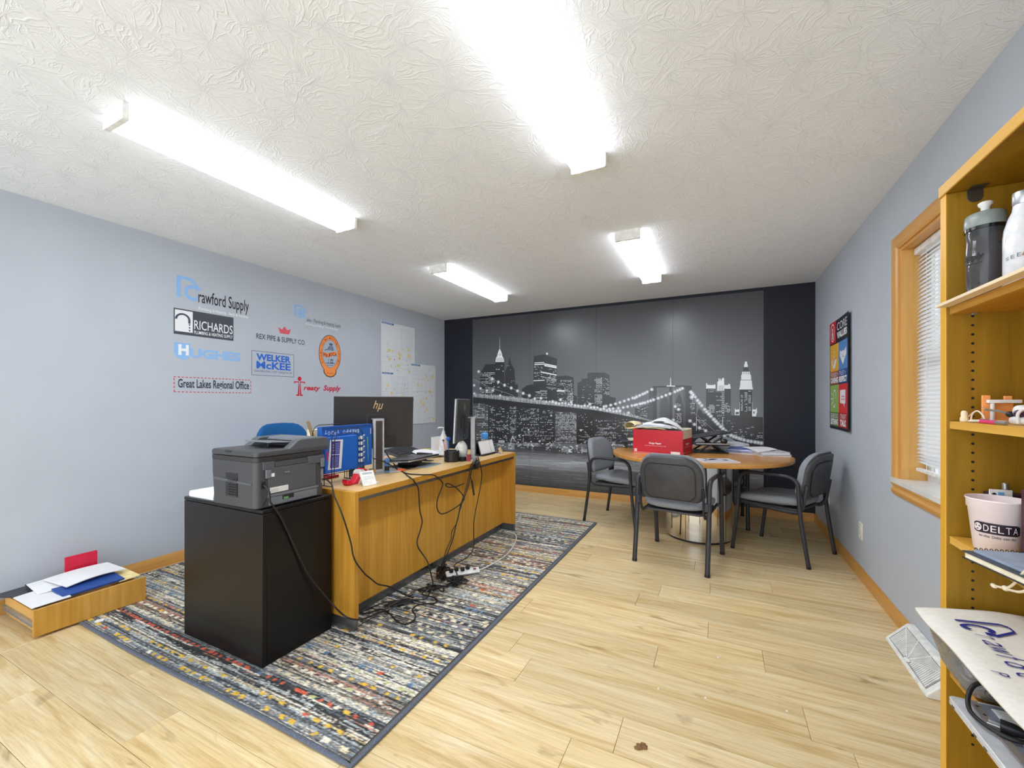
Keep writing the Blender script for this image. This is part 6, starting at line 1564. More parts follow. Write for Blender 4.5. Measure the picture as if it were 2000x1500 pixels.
# black tray on the left with a cream sheet
tr_ = thing('letter_tray', 'flat black tray with papers sticking out left of the red box', 'tray', (-.72, 4.56, TZ0))
tm = Matrix.Translation((-.72, 4.56, TZ0)) @ Matrix.Rotation(.25, 4, 'Z')
part('deck', MB().box(-.22, .16, -.13, .13, .062, .074, xf=tm), mat('slate_plastic', (46, 52, 62), .4), tr_, bev=.003)
part('rim', MB().box(-.22, .16, .122, .13, .074, .09, xf=tm), mat('slate_plastic_rim', (46, 52, 62), .4), tr_, bev=.002)
for (x, y) in ((-.17, -.1), (-.17, .1), (.13, -.1), (.13, .1)): part('foot', MB().box(x - .012, x + .012, y - .012, y + .012, 0, .063, xf=tm), M['black'], tr_)
sheet('paper_sheet', [tm @ Vector((-.14, -.11, .076)), tm @ Vector((.15, -.12, .076)), tm @ Vector((.15, .10, .078)), tm @ Vector((-.15, .09, .077))], .012, M['kraft'], 'cream paper stack lying on the black tray left of the red box', 'paper', bend=.004)
# monitor riser / laptop dock, black, right of the box
dk = thing('laptop_riser', 'black folding laptop riser with a slanted top, right behind the red box', 'riser', (-.09, 4.42, TZ0))
dm = Matrix.Translation((-.09, 4.42, TZ0)) @ Matrix.Rotation(.22, 4, 'Z')
part('slanted_top', MB().box(-.17, .17, -.14, .14, 0, .012, xf=dm @ Matrix.Translation((0, 0, .160)) @ Matrix.Rotation(-.17, 4, 'Y')), mat('black_satin_plate', (38, 39, 42), .35), dk, bev=.003)
part('base', MB().box(-.15, .15, -.13, .13, 0, .012, xf=dm), M['black'], dk, bev=.003)
part('middle_tray', MB().box(-.13, .16, -.12, .12, .072, .082, xf=dm), M['black'], dk, bev=.002)
part('front_lip', MB().box(-.13, .16, -.122, -.118, .082, .094, xf=dm), M['silver'], dk)
for yy in (-.11, .11):
    part('strut', MB().tube([dm @ Vector((-.11, yy, .010)), dm @ Vector((.10, yy, .150))], .009, 8), M['black'], dk); part('strut', MB().tube([dm @ Vector((.12, yy, .010)), dm @ Vector((-.06, yy, .140))], .009, 8), M['black'], dk)
part('clamp', MB().superell(dm @ Vector((.11, -.12, .115)), (.03, .02, .022), .5, 12, 8), M['blackgloss'], dk)
def pile(label, c, w, d, n, rot, seed, mats_, z0=TZ0, jit=.012, th=.006, group='paper piles on the round table'):
    t = thing('paper_pile', label, 'paper', (c[0], c[1], z0), rot, group); r = random.Random(seed); z = 0
    for k in range(n):
        h = th * r.uniform(.6, 1.5); dx, dy, a = r.uniform(-jit, jit), r.uniform(-jit, jit), r.uniform(-.06, .06)
        part('document', MB().box(-w / 2, w / 2, -d / 2, d / 2, z, z + h, xf=Matrix.Translation((dx, dy, 0)) @ Matrix.Rotation(a, 4, 'Z')), mats_[k % len(mats_)], t, world=False); z += h + .0003
    return t
blp = mat('blue_print_paper', (92, 112, 178), .6, noise=(20, .3))
pile('grey-white pile of papers behind the black riser, near the mural', (.07, 4.72), .30, .26, 10, .3, 2, [M['paper2'], M['paper'], M['paper2']], jit=.02)
pile('low pile of papers with blue print, middle of the papers right of the riser', (.215, 4.50), .26, .22, 6, -.2, 4, [M['paper'], blp, M['paper2'], blp], th=.007)
pile('white pile of papers at the right edge of the round table', (.405, 4.395), .24, .235, 6, .35, 6, [M['paper'], M['paper'], M['paper2']], th=.006)
sheet('paper_sheet', [(.20, 4.52, TZ0 + .05), (.31, 4.22, TZ0 + .036), (.47, 4.42, TZ0 + .050), (.36, 4.60, TZ0 + .052)], .003, M['paper'], 'white sheets fanned over the right-hand paper pile', 'paper', bend=.006)
# glossy magazine near the front edge
mg = thing('magazine', 'glossy purple and white magazine near the front rim of the round table', 'magazine', (-.02, 3.78, TZ0))
mm = Matrix.Translation((-.015, 3.775, TZ0)) @ Matrix.Rotation(.40, 4, 'Z')
part('pages', MB().box(-.14, .14, -.105, .105, 0, .006, xf=mm), M['paper'], mg, bev=.001)
q = Print(lambda u, v, l: mm @ Vector((u, v, .006 + l)), .0005); rnd = random.Random(8)
q.rect(-.14, -.105, .14, .105, (222, 220, 230), 1)
for k in range(16):
    u, v = rnd.uniform(-.13, .07), rnd.uniform(-.095, .05); q.rect(u, v, min(.135, u + rnd.uniform(.02, .08)), min(.1, v + rnd.uniform(.01, .05)), rnd.choice(((70, 72, 140), (96, 92, 160), (44, 44, 70), (200, 196, 214), (150, 120, 130), (240, 240, 244))), 2 + k % 3)
q.mesh('cover_print', M['printgloss'], mg)
# ================================================================== bookcase at the right edge
BFX, BBX, BY1, BY0, BH_ = .560, .878, 1.588, .676, 1.792
PT_ = .031
bc = thing('bookcase', 'tall honey oak bookcase cut off by the right picture edge', 'bookcase', (.72, 1.13, 0))
for (y0, y1) in ((BY1 - PT_, BY1), (BY0, BY0 + PT_)):
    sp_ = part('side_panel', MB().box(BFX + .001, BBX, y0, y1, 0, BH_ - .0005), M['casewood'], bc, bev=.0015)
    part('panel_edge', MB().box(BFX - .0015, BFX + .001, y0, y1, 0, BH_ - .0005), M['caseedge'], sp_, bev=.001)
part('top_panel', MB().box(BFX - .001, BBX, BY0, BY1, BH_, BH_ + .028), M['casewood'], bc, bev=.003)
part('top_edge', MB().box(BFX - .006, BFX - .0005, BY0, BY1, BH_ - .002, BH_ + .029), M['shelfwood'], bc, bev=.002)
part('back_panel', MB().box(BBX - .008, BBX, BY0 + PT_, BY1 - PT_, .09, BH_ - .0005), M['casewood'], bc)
part('plinth', MB().box(BFX + .02, BFX + .036, BY0 + PT_, BY1 - PT_, 0, .089), M['casewood'], bc)
SH = {1: 1.479, 2: 1.168, 3: .855, 4: .492, 5: .11}
shelves = {}
for k, z in SH.items():
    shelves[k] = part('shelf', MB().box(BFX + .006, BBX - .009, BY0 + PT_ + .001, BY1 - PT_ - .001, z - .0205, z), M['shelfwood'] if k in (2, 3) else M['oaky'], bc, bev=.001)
ho = MB(); 
for x in (.612, .82):
    z = .30
    while z < 1.70:
        if all(abs(z - (s - .01)) > .014 for s in SH.values()): ho.prism([(x + .0034 * math.cos(a), z + .0034 * math.sin(a)) for a in np.linspace(0, 2 * PI, 11)[:-1]], BY1 - PT_ - .0006, BY1 - PT_ + .0002, 'y')
        z += .0245
o_ = part('pin_holes', ho, M['black'], bc); o_['kind'] = 'stuff'
br = MB(); br.box(.600, .632, BY1 - PT_ - .030, BY1 - PT_ - .0005, BH_ - .003, BH_ - .0006); br.prism(rrect(.032, .034, (.014, .014, .001, .001), 4, .616, BH_ - .018), BY1 - PT_ - .0025, BY1 - PT_ - .0005, 'y')
part('corner_bracket', br, mat('zinc_bracket', (96, 92, 82), .4, .7), bc, bev=.0008)
for (k, x) in ((1, .612), (2, .612), (3, .612), (4, .612)): part('shelf_pin', MB().box(x - .006, x + .006, BY1 - PT_ - .012, BY1 - PT_, SH[k] - .0255, SH[k] - .0208), M['silver'], bc, bev=.0008)

IY = BY1 - PT_                     # inner face of the far side panel
# strip of raw wood along the front of the upper shelf
solo('wood_strip', MB().box(.538, .566, .80, 1.600 - .045, SH[1] + .0005, SH[1] + .0085), [M['rawwood']], 'pale raw wood strip lying along the front of the top shelf', 'strip', bev=.0008)
# shaker bottle
sx, sy, sz = .610, 1.492, SH[1]
sh = thing('shaker_bottle', 'smoky grey shaker bottle with white spout cap on the upper shelf', 'bottle', (sx, sy, sz))
gl_, N_, L_, b_ = new_mat('smoky_clear_plastic'); b_.inputs['Base Color'].default_value = rgb((186, 190, 198)); b_.inputs['Transmission Weight'].default_value = .92; b_.inputs['Roughness'].default_value = .05; b_.inputs['IOR'].default_value = 1.3
part('body', MB().lathe([(0.0000, .004), (0.0302, .0), (0.0336, .004), (0.0349, .06), (0.0357, .13), (0.0340, .150), (0.0353, .165), (0.0361, .196), (0.0340, .196), (0.0332, .165), (0.0319, .15), (0.0336, .13), (0.0328, .06), (0.0302, .010), (0.0000, .010)], 32, (sx, sy, sz)), gl_, sh, smooth=60)
part('lid', MB().lathe([(0.0374, .186), (0.0382, .190), (0.0382, .206), (0.0361, .218), (0.0319, .222), (0.0000, .223)], 30, (sx, sy, sz)), mat('grey_green_lid', (132, 142, 140), .3), sh, smooth=50)
part('gasket', MB().lathe([(0.0378, .178), (0.0380, .186), (0.0336, .186), (0.0336, .178)], 30, (sx, sy, sz)), M['blackgloss'], sh)
part('spout', MB().lathe([(0.0084, .222), (0.0084, .238), (0.0134, .244), (0.0139, .249), (0.0101, .252), (0.0000, .252)], 18, (sx, sy, sz)), M['white'], sh, smooth=50)
def wrap(cx, cy, r, face):          # print wrapped round an upright cylinder; u is arc length
    return lambda u, v, l: (cx + (r(v) + l) * math.cos(face + u / r(v)), cy + (r(v) + l) * math.sin(face + u / r(v)), v)
face = math.atan2(-sy, -sx)
q = Print(wrap(sx, sy, lambda v: .0360, face), .0006)
q.text('Supply', -.052, sz + .098, -.002, sz + .118, (24, 26, 34), 1, bold=.03, shear=.25); q.rect(-.05, sz + .092, -.005, sz + .0945, (40, 44, 54), 1, 6)
q.rect(.022, sz + .135, .036, sz + .138, (30, 32, 42), 1, 3); q.rect(.034, sz + .100, .037, sz + .138, (30, 32, 42), 1)
q.mesh('lettering', M['print'], sh)
dt = MB()
for (u, v) in ((-.02, .020), (-.008, .012), (.004, .026), (-.026, .034), (-.012, .042), (.016, .018), (.02, .036)):
    a = face + u / .035; dt.superell((sx + .0340 * math.cos(a), sy + .0340 * math.sin(a), sz + v), (.003, .003, .002), .9, 8, 5)
part('grip_dots', dt, gl_, sh)
# white steel bottle
wx, wy = .634, 1.395
wb = thing('steel_bottle', 'glossy white steel bottle with silver cap, right of the shaker bottle', 'bottle', (wx, wy, SH[1]))
part('body', MB().lathe([(0.0306, 0), (0.0328, .003), (0.0328, .125), (0.0311, .145), (0.0248, .170), (0.0185, .186), (0.0169, .200)], 32, (wx, wy, SH[1])), mat('white_gloss_enamel', (226, 228, 232), .15, coat=.4), wb, smooth=60)
part('cap', MB().lathe([(0.0173, .1995), (0.0180, .201), (0.0180, .226), (0.0171, .229), (0.0000, .229)], 26, (wx, wy, SH[1])), M['silver'], wb, smooth=40)
q = Print(wrap(wx, wy, lambda v: .0330, math.atan2(-wy, -wx)), .0006)
for k, ch in enumerate('SEEO'): q.text(ch, -.030 + k * .010, SH[1] + .070 + .002 * k, -.0235 + k * .010 + (.003 if ch == 'O' else 0), SH[1] + .078 + .0025 * k, (120, 126, 134), 1)
q.mesh('lettering', M['print'], wb)
sheet('brochure', [(.583, 1.285, 1.535), (.600, 1.200, 1.610), (.625, 1.100, 1.500), (.605, 1.170, SH[1] + .0015)], .003, [mat('brown_white_card', (150, 92, 70), .5)], 'brown and white card leaning at the right picture edge on the top shelf', 'card')

# ---------------- shelf 2: small things
z2 = SH[2]
fg = thing('tooth_figurine', 'small cream tooth-shaped figurine on the middle shelf beside the side panel', 'figurine', (.5785, 1.512, z2))
part('body', MB().lathe([(.0065, 0), (.0085, .002), (.0085, .010), (.0065, .015), (.0070, .021), (.0060, .027), (.003, .030)], 14, (.5785, 1.512, z2)), mat('cream_resin', (236, 218, 184), .5), fg, smooth=70)
part('arm', MB().tube(smooth_path([(0.5835, 1.506, z2 + .014), (0.5865, 1.498, z2 + .022), (0.5875, 1.492, z2 + .026)], 5), .0018, 6), mat('tan_resin', (206, 160, 108), .5), fg)
lw = smooth_path([(0.5855, 1.498, z2 + .003), (0.5855, 1.490, z2 + .022), (0.5895, 1.478, z2 + .030), (0.5935, 1.464, z2 + .020), (0.5955, 1.458, z2 + .005)], 6)
cd = MB(); cd.tube(lw, .0018, 7); cd.tube(smooth_path([(0.5815, 1.492, z2 + .003), (0.5775, 1.470, z2 + .005), (0.5835, 1.440, z2 + .006), (0.6015, 1.420, z2 + .006), (0.6215, 1.43, z2 + .005), (0.6215, 1.465, z2 + .004), (0.6035, 1.488, z2 + .003)], 6, True), .0030, 7, closed=True)
solo('white_strap', cd, mat('off_white_strap', (226, 218, 200), .6), 'off-white looped strap lying on the middle shelf next to the figurine', 'strap')
pn = thing('pink_pen', 'shiny pink pen lying on the front of the middle shelf', 'pen', (.582, 1.40, z2))
P0, P1 = Vector((.584, 1.453, z2 + .0050)), Vector((.580, 1.335, z2 + .0050))
dv = (P1 - P0); part('barrel', MB().tube([P0, P0 + dv * .04, P0 + dv * .62], .0050, 12), mat('hot_pink', (226, 52, 120), .25), pn, smooth=60); part('grip', MB().tube([P0 + dv * .62, P0 + dv * .80, P1], .0042, 10), M['silver'], pn, smooth=60)
part('clip', MB().tube([P0 + dv * .08 + Vector((-.002, 0, .0055)), P0 + dv * .42 + Vector((-.002, 0, .0058))], .0013, 6), M['silver'], pn)
os_ = thing('phone_stand', 'orange plastic phone stand with two upright tabs on the middle shelf', 'stand', (.636, 1.51, z2))
ogm = mat('orange_plastic', (246, 160, 92), .45)
def ob(x0, x1, z0, z1, y0=1.500, y1=1.507): return MB().box(x0, x1, y0, y1, z2 + z0, z2 + z1)
part('back_plate', ob(.608, .664, 0, .052), ogm, os_, bev=.001); part('tab', ob(.608, .623, .052, .070), ogm, os_, bev=.001); part('tab', ob(.648, .662, .052, .068), ogm, os_, bev=.001)
part('shelf_lip', MB().box(.608, .664, 1.507, 1.530, z2, z2 + .004), ogm, os_, bev=.001)
cb = MB(); cb.box(.613, .672, 1.483, 1.497, z2 + .050, z2 + .0585); cb.lathe([(.0042, .004), (.0042, .050)], 10, (.622, 1.490, z2)); cb.lathe([(.007, 0), (.007, .005)], 10, (.622, 1.490, z2)); solo('white_bracket', cb, M['white'], 'white arm on a small post standing in front of the orange phone stand', 'bracket', bev=.001)
gd = thing('clamp_gadget', 'white and grey jointed clamp gadget with dark knobs, right end of the middle shelf', 'gadget', (.622, 1.375, z2))
part('base', MB().superell((.622, 1.372, z2 + .010), (.016, .026, .010), .5, 16, 8), M['white'], gd); part('body', MB().superell((.622, 1.372, z2 + .032), (.013, .018, .014), .6, 14, 8), M['white'], gd); part('knob', MB().superell((.611, 1.360, z2 + .026), (.008, .010, .009), .7, 12, 8), mat('plum_knob', (66, 40, 66), .3), gd); part('knob', MB().superell((.612, 1.395, z2 + .024), (.007, .008, .007), .7, 12, 8), M['black'], gd)
part('arm', MB().tube(smooth_path([(.612, 1.395, z2 + .024), (.608, 1.425, z2 + .030), (.606, 1.452, z2 + .032), (.605, 1.478, z2 + .034)], 5), .0028, 7), M['silver'], gd); part('arm_tip', MB().tube([(.605, 1.478, z2 + .034), (.604, 1.492, z2 + .040)], .0012, 6), mat('tan_tip', (212, 178, 132), .5), gd)
part('face_plate', MB().prism(rrect(.050, .040, .004, 3, 1.345, z2 + .036), .634, .638, 'x'), mat('cream_plate', (232, 228, 216), .4), gd); part('cuff', MB().tube(smooth_path([(.606, 1.352, z2 + .004), (.604, 1.350, z2 + .024), (.606, 1.338, z2 + .036), (.608, 1.325, z2 + .038)], 5), .0030, 7), M['white'], gd)

# ---------------- shelf 3: cup and things behind it
z3 = SH[3]; cx_, cy_ = .6135, 1.4500
cp = thing('plastic_cup', 'frosted pinkish plastic cup with a black printed badge on the lower shelf', 'cup', (cx_, cy_, z3))
fr_, N_, L_, b_ = new_mat('frosted_plastic'); b_.inputs['Base Color'].default_value = rgb((240, 226, 228)); b_.inputs['Roughness'].default_value = .4; b_.inputs['Subsurface Weight'].default_value = .15; b_.inputs['Subsurface Radius'].default_value = (.01, .006, .006)
cr_ = lambda v: .0405 + (.0532 - .0405) * (v - z3) / .128
part('body', MB().lathe([(0.0000, .003), (0.0382, .0), (0.0403, .002), (0.0502, .103), (0.0527, .105), (0.0535, .124), (0.0556, .126), (0.0552, .129), (0.0531, .128), (0.0510, .106), (0.0486, .100), (0.0386, .006), (0.0000, .005)], 40, (cx_, cy_, z3)), fr_, cp, smooth=50)
fc = math.atan2(-cy_, -cx_) - .03
q = Print(wrap(cx_, cy_, cr_, fc), .0005)
q_fn = q.fn; q.fn = lambda u, v, l: q_fn(u * .84, v, l)
for k in range(14):
    a = -.048 + k * .096 / 14; b = a + .096 / 14 + .00002; e = .0035 if k in (0, 13) else 0
    q.poly([(a, z3 + .048 + (e if k == 0 else 0)), (b, z3 + .048 + (e if k == 13 else 0)), (b, z3 + .074 - (e if k == 13 else 0)), (a, z3 + .074 - (e if k == 0 else 0))], (44, 30, 42), 1)
q.disc(-.0375, z3 + .061, .0088, .0098, (232, 222, 226), 2, 16)
for k in range(3): a = PI / 2 + k * 2 * PI / 3 + .4; q.poly([(-.0375 + .0022 * math.cos(a + 1.2), z3 + .061 + .0022 * math.sin(a + 1.2)), (-.0375 + .0075 * math.cos(a), z3 + .061 + .0082 * math.sin(a)), (-.0375 + .0062 * math.cos(a + .9), z3 + .061 + .007 * math.sin(a + .9))], (96, 64, 82), 3)
for k, ch in enumerate('DELTA'): q.text(ch, -.0250 + k * .0142, z3 + .053, -.0140 + k * .0142, z3 + .069, (238, 230, 234), 2)
q.text('see what', -.036, z3 + .038, -.012, z3 + .0445, (44, 34, 44), 1); q.text('Delta', -.008, z3 + .038, .009, z3 + .0445, (44, 34, 44), 1); q.text('can do', .013, z3 + .038, .038, z3 + .0445, (44, 34, 44), 1)
q.mesh('badge', M['print'], cp)
dv_ = thing('device_box', 'white-fronted black device with a blue screen and knob, behind the plastic cup', 'device', (.69, 1.53, z3))
part('case', MB().box(.630, .760, 1.517, 1.553, z3, z3 + .130), mat('dark_plum_case', (46, 34, 44), .4), dv_, bev=.002); part('front_panel', MB().box(.626, .668, 1.512, 1.517, z3 + .110, z3 + .141), M['white'], dv_, bev=.001); part('screen', MB().box(.641, .652, 1.5108, 1.5122, z3 + .121, z3 + .135), mat('blue_screen', (110, 168, 222), .3), dv_); part('dial', MB().lathe([(.006, .130), (.006, .155), (.0045, .157)], 14, (.662, 1.530, z3)), M['silver'], dv_)
part('port', MB().prism([(.634 + .004 * math.cos(a), z3 + .129 + .004 * math.sin(a)) for a in np.linspace(0, 2 * PI, 11)[:-1]], 1.5108, 1.5122, 'y'), M['black'], dv_)
for (k, yy, xx) in ((0, 1.400, .700), (1, 1.398, .728)):
    b = MB(); b.lathe([(.010, 0), (.010, .170), (.008, .176), (.0, .177)], 14, (xx, yy, z3)); solo('silver_tube', b, M['silver'], ('silver tube standing just right of the dark device', 'silver tube at the picture edge right of the dark device')[k], 'tube')
bd = MB(); bd.box(.622, .84, 1.357, 1.379, z3 + .0005, z3 + .165); solo('dark_binder', bd, mat('plum_binder', (70, 38, 52), .5), 'dark plum binder standing right of the plastic cup', 'binder', bev=.002)
# book and spiral pad lying on the cup's shelf, sticking out over its front edge
nz = z3 + .0006
nm = Matrix.Translation((.512, 1.350, nz)) @ Matrix.Rotation(.20, 4, 'Z')
nb = thing('black_notebook', 'black notebook with cream pages sticking out over the shelf edge in front of the cup', 'book', (.512, 1.350, nz))
part('pages', MB().box(.004, .170, -.245, -.004, .0025, .0150, xf=nm), mat('cream_pages', (236, 228, 204), .7), nb); part('cover', MB().box(0, .175, -.25, 0, 0, .0025, xf=nm), M['black'], nb, bev=.0008); part('cover', MB().box(0, .175, -.25, 0, .0150, .0178, xf=nm), mat('slate_cover', (58, 66, 80), .45), nb, bev=.0008)
sp2 = thing('spiral_pad', 'grey spiral pad lying on top of the black notebook', 'pad', (.53, 1.345, nz + .018))
part('sheets', MB().box(.016, .172, -.24, -.010, .0182, .0240, xf=nm), mat('blue_grey_pages', (150, 164, 184), .6), sp2)
wl = MB()
for k in range(16): wl.tube([nm @ Vector((.022 + k * .0095, -.008 + .0045 * math.cos(a), .0225 + .0045 * math.sin(a))) for a in np.linspace(0, 2 * PI, 9)[:-1]], .0009, 5, closed=True)
wo = part('wire_coil', wl, M['blackmetal'], sp2); wo['kind'] = 'stuff'
# drawstring
ds = MB(); DX_ = .548
ds.tube(smooth_path([onx(1938, 1143, DX_), onx(1958, 1148, DX_), onx(1975, 1153, DX_), onx(1992, 1156, DX_), onx(2006, 1150, DX_), onx(2012, 1120, DX_)], 6), .0026, 7); ds.tube(smooth_path([onx(1966, 1149, DX_), onx(1976, 1144, DX_), onx(1986, 1134, DX_), onx(2000, 1118, DX_), onx(2012, 1108, DX_)], 6), .0026, 7); ds.superell(onx(1964, 1149, DX_), (.0055, .007, .0055), .7, 10, 6); ds.superell(onx(1941, 1144, DX_), (.004, .008, .0045), .6, 10, 6)
solo('drawstring', ds, mat('cream_cotton_cord', (228, 214, 186), .85), 'knotted cream cotton cord dangling below the black notebook', 'cord', smooth=60)

# ---------------- shelf 4: folded canvas bags on a plastic bag
z4 = SH[4]
def cloth(name, P, m, label, cat, thick=.004, sub=2):
    """draped sheet through a grid of control points"""
    rows = [smooth_path(r, 6) for r in P]; cols = len(rows[0]); grid = []
    for j in range(cols): grid.append(smooth_path([r[j] for r in rows], 6))
    nu, nv_ = len(grid), len(grid[0]); vs = [q for g_ in grid for q in g_]; fs = [(i * nv_ + j, i * nv_ + j + 1, (i + 1) * nv_ + j + 1, (i + 1) * nv_ + j) for i in range(nu - 1) for j in range(nv_ - 1)]
    b = MB(); b.add(vs, fs); o = solo(name, b, m, label, cat, smooth=80); s_ = o.modifiers.new('thickness', 'SOLIDIFY'); s_.thickness = thick; s_.offset = 1
    return o, grid
cz = .655
canv = mat('natural_canvas', (230, 228, 220), .9, noise=(90, .02), bump=(500, .35), spec=.1)
def CB(u, v, h=0):     # u: 0..1 from the far edge toward the viewer, v: 0..1 from the front lip to the back
    f = Vector((.478, 1.500, cz)).lerp(Vector((.490, .93, cz - .004)), u); bk = Vector((.80, 1.548, cz + .012)).lerp(Vector((.83, .93, cz + .012)), u)
    q = f.lerp(bk, v); q.z += h; return q
P_ = []
for u in (0, .12, .3, .5, .7, .85, 1): P_.append([CB(u, v, -.010 * (1 - v / .12) ** 2 * (u > .05) * (v < .12) + .006 * math.sin(7 * u + 5 * v) + .004 * (v > .4)) for v in (0, .06, .14, .3, .5, .75, 1)])
cbag, _g = cloth('canvas_bag', P_, canv, 'folded off-white canvas bag with dark blue italic lettering, sticking out of the bookcase', 'bag', .010)
def cbp(u, v, l):
    q = CB(u, v, .006 * math.sin(7 * u + 5 * v) + .004 * (v > .4)); return (q.x, q.y, q.z + .0115 + l)
q = Print(cbp, .0006); INK = (36, 48, 136)
q = Print(lambda a, b, l: cbp(a, b, l), .0006)
for k, ch in enumerate('rawford S'):
    if ch == ' ': continue
    a = .232 + k * .040 - (.014 if k > 4 else 0) + (.012 if k > 2 else 0); wd = {'r': .022, 'f': .024, 'w': .042}.get(ch, .032); ht = {'f': .15, 'd': .15, 'S': .15}.get(ch, .095)
    q.text(ch, a, .195, a + wd, .195 + ht, INK, 1, bold=-.005, shear=.22)
q.stroke([(.128, .16), (.128, .42), (.140, .46), (.175, .46), (.222, .32)], .014, INK, 1)
q.stroke([(.214, .33), (.212, .27)], .02, INK, 1)
q.ring(.180, .25, .030, .10, .62, INK, 1, 18, .7, 5.6)
q.text('P', .49, .07, .515, .145, INK, 1, shear=.2)
q.mesh('lettering', M['print'], cbag)
# second bag folded behind it
P_ = []
for u in (0, .2, .5, .8, 1):
    P_.append([Vector((.735 + .1 * v, 1.47 - .5 * u, cz + .022 + .018 * math.sin(PI * min(1, v * 1.2)) + .004 * math.sin(9 * u) - .02 * (1 - v) ** 3)) for v in (0, .25, .5, .75, 1)])
cloth('canvas_bag', P_, canv, 'plain off-white canvas bag folded behind the lettered one', 'bag', .008)
# crinkled clear plastic bag between the shelf and the canvas
pl, N_, L_, b_ = new_mat('clear_crinkled_plastic')
b_.inputs['Base Color'].default_value = rgb((150, 152, 158)); b_.inputs['Roughness'].default_value = .12; b_.inputs['Transmission Weight'].default_value = .35; b_.inputs['IOR'].default_value = 1.3; b_.inputs['Metallic'].default_value = .25
tcx = N_.new('ShaderNodeTexCoord'); nz_ = N_.new('ShaderNodeTexNoise'); nz_.inputs['Scale'].default_value = 26; nz_.inputs['Detail'].default_value = 3; nz_.inputs['Distortion'].default_value = 1.6; L_.new(tcx.outputs['Object'], nz_.inputs['Vector'])
bpn = N_.new('ShaderNodeBump'); bpn.inputs['Strength'].default_value = .9; bpn.inputs['Distance'].default_value = .012; L_.new(nz_.outputs['Fac'], bpn.inputs['Height']); L_.new(bpn.outputs['Normal'], b_.inputs['Normal'])
rnd = random.Random(17); P_ = []
for u in (0, .08, .16, .24, .34, .5, .7, 1):
    y = 1.548 - .56 * u; j = lambda a: rnd.uniform(-a, a)
    on = y > 1.395; zl = z4 + .004 if on else .546; xf = 0 if on else .046
    zz_ = lambda k: zl + (z4 + .150 - zl) * k
    P_.append([Vector((.610 + xf * .6 + j(.004), y, zl)), Vector((.556 + xf + j(.004), y + j(.006), zz_(.05) + j(.002))), Vector((.536 + xf + j(.008), y, zz_(.32) + j(.006))), Vector((.522 + xf + j(.008), y + j(.006), zz_(.66) + j(.005))), Vector((.530 + xf * .5 + j(.004), y, zz_(.9))), Vector((.62, y, z4 + .150)), Vector((.80, y, z4 + .154))])
cloth('plastic_bag', P_, pl, 'crinkled clear plastic bag under the canvas bag on the low shelf', 'bag', .0012)
# filling inside keeps the bags up
fl = MB(); fl.box(.625, .865, 1.392, 1.53, z4 + .0006, z4 + .144).box(.655, .865, .72, 1.390, .5475, z4 + .144); solo('folded_cloth_pile', fl, canv, 'pile of folded cloth wrapped in the clear plastic bag', 'cloth pile', bev=.012, seg=3)

# ---------------- silver laptop with papers and a coiled cord, pushed half under the bags
lz = z4 + .0006
lt = thing('laptop', 'silver laptop sticking out of the low shelf under grey folder and coiled cord', 'laptop', (.635, 1.19, lz))
part('base', MB().prism(rrect(.27, .38, .010, 3, .634, 1.192), lz, lz + .009, 'z'), mat('silver_laptop', (206, 208, 212), .35, .3), lt, bev=.002)
part('lid', MB().prism(rrect(.27, .38, .010, 3, .634, 1.192), lz + .010, lz + .017, 'z'), mat('silver_laptop_lid', (216, 218, 222), .3, .3), lt, bev=.002)
for yy in (1.355, 1.26, 1.22): part('side_port', MB().box(.4983, .4993, yy - .006, yy + .006, lz + .003, lz + .006), M['black'], lt)
fz_ = lz + .0178
fo = thing('grey_folder', 'grey folder with white forms lying on the silver laptop', 'folder', (.65, 1.19, fz_))
part('cover', MB().box(.532, .76, 1.01, 1.368, fz_, fz_ + .0035), mat('steel_grey_cover', (122, 128, 142), .5), fo, bev=.001); part('spine', MB().box(.528, .545, 1.01, 1.368, fz_ + .0036, fz_ + .0070), mat('brown_grey_spine', (126, 116, 110), .5), fo, bev=.001)
for (y0, y1) in ((1.255, 1.352), (1.14, 1.240), (1.03, 1.125)):
    w_ = part('form', MB().box(.562, .75, y0, y1, fz_ + .0036, fz_ + .0052), M['paper'], fo)
    q = Print(lambda u, v, l: (u, v, fz_ + .0053 + l), .0003)
    for k in range(8): q.rect(.570, y1 - .012 - k * .011, .570 + (.15 if k % 3 else .10), y1 - .0105 - k * .011, (186, 190, 198), 1)
    q.mesh('printed_lines', M['print'], w_)
for yy in (1.345, 1.315, 1.290): part('eyelet', MB().prism([(.5365 + .003 * math.cos(a), yy + .003 * math.sin(a)) for a in np.linspace(0, 2 * PI, 9)[:-1]], fz_ + .0070, fz_ + .0076, 'z'), M['black'], fo)
co = thing('coiled_cable', 'coiled thick black power cord with a three-pin plug on the grey folder', 'power cord', (.545, 1.31, fz_ + .006))
hz = fz_ + .006
K = []
for k in range(26):
    a = .3 + 2 * PI * 1.16 * k / 25
    K.append((.556 + (.046 + .0012 * k / 25) * math.cos(a), 1.300 + .066 * math.sin(a), hz + .006 + .040 * max(0, math.sin(a)) ** 2 * (1 if k < 21 else .3) + .006 * (k > 18) * (k - 18) / 7))
part('cable', MB().tube(smooth_path(K, 3), .0046, 9), M['cord'], co, smooth=60)
pm = Matrix.Translation((.541, 1.268, hz + .012)) @ Matrix.Rotation(2.75, 4, 'Z')
part('plug_body', MB().loft([[(x, y * s, z * s) for y, z in rrect(.024, .020, .005, 3)] for x, s in ((0, 1), (.020, 1), (.032, .7), (.042, .42))], xf=pm @ Matrix.Rotation(PI, 4, 'Z')), M['black'], co, bev=.001)
for (y, z) in ((-.0060, .003), (.0060, .003)): part('pin', MB().box(0, .017, y - .0008, y + .0008, z - .0030, z + .0030, xf=pm), M['silver'], co)
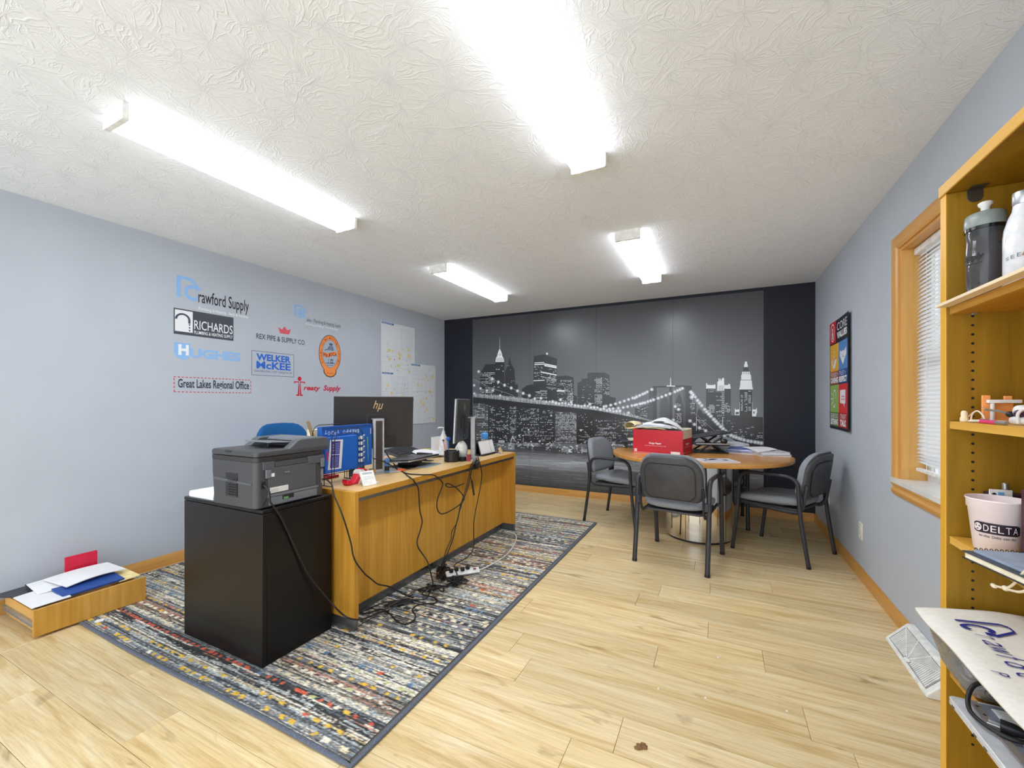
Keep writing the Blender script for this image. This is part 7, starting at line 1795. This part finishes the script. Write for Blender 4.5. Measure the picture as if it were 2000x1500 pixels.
part('pin', MB().tube([pm @ Vector((0, 0, -.005)), pm @ Vector((.019, 0, -.005))], .0022, 8), M['silver'], co)
part('tail', MB().tube(smooth_path([pm @ Vector((-.040, 0, 0)), (.585, 1.225, hz + .008), (.61, 1.19, hz + .005), (.645, 1.17, hz + .005)], 5), .0040, 8), M['cord'], co)
# ---------------- floor register
vt = thing('floor_vent', 'white slotted metal heat register on the floor against the right wall', 'vent', (.83, 2.57, 0))
VY0, VY1 = 2.30, 2.775; xo, xi, vh = .768, XR - .0005, .105
def VS(u, v, l=0):     # u 0..1 along the wall, v 0..1 up the sloping front
    l += .0008
    return Vector((xo - .002 + (XR - .032 - xo + .002) * v - l * .68, VY0 + (VY1 - VY0) * u, .014 + (vh - .014) * v + l * .73))
b = MB(); inset = .028
prof = [(xo - .002, 0), (xo - .002, .014), (XR - .032, vh), (xi, vh + .002), (xi, 0)]
b.prism(prof, VY0, VY1, 'y')
part('hood', b, M['lightwhite'], vt, bev=.006, seg=3)
b = MB()
def strip(u0, v0, u1, v1, w, l=.0012):
    d = Vector((u1 - u0, v1 - v0)); n_ = Vector((-d.y, d.x)).normalized() * w
    b.add([VS(u0 + n_.x, v0 + n_.y * 3, l), VS(u1 + n_.x, v1 + n_.y * 3, l), VS(u1 - n_.x, v1 - n_.y * 3, l), VS(u0 - n_.x, v0 - n_.y * 3, l)], [(0, 1, 2, 3)])
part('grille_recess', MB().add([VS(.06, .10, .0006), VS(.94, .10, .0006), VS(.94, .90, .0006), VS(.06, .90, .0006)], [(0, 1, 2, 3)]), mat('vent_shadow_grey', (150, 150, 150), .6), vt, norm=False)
fan = (.5, .16)
sectors = [(.06, .12, .06, .90), (.06, .90, .36, .90), (.36, .90, .64, .90), (.64, .90, .94, .90), (.94, .90, .94, .12)]
for (ua, va, ub, vb) in sectors:
    b = MB(); nsl = 14
    for k in range(nsl):
        t = .16 + .82 * k / nsl; t2 = t + .82 / nsl * .55
        pa, pb = (fan[0] + (ua - fan[0]) * t, fan[1] + (va - fan[1]) * t), (fan[0] + (ub - fan[0]) * t, fan[1] + (vb - fan[1]) * t)
        pc, pd = (fan[0] + (ub - fan[0]) * t2, fan[1] + (vb - fan[1]) * t2), (fan[0] + (ua - fan[0]) * t2, fan[1] + (va - fan[1]) * t2)
        b.add([VS(*q_, .0022) for q_ in (pa, pb, pc, pd)] + [VS(*q_, .0004) for q_ in (pa, pb, pc, pd)], [(0, 1, 2, 3), (0, 4, 5, 1), (1, 5, 6, 2), (2, 6, 7, 3), (3, 7, 4, 0)])
    part('louvre_bank', b, M['lightwhite'], vt, smooth=0)
for (ua, va) in ((.06, .90), (.36, .90), (.64, .90), (.94, .90)):
    part('rib', MB().tube([VS(fan[0], fan[1], .003), VS(ua, va, .003)], .0022, 6), M['lightwhite'], vt)
part('hub', MB().superell(VS(.5, .17, .002), (.010, .020, .006), .7, 12, 6), M['lightwhite'], vt)
# sliver of a green folder on the floor at the foot of the bookcase
gf = MB(); gf.box(.40, .60, .72, .915 + .0, .0005, .004, xf=None); solo('green_folder', gf, mat('lime_green_card', (150, 214, 96), .6), 'lime green folder on the floor at the bottom right corner', 'folder')
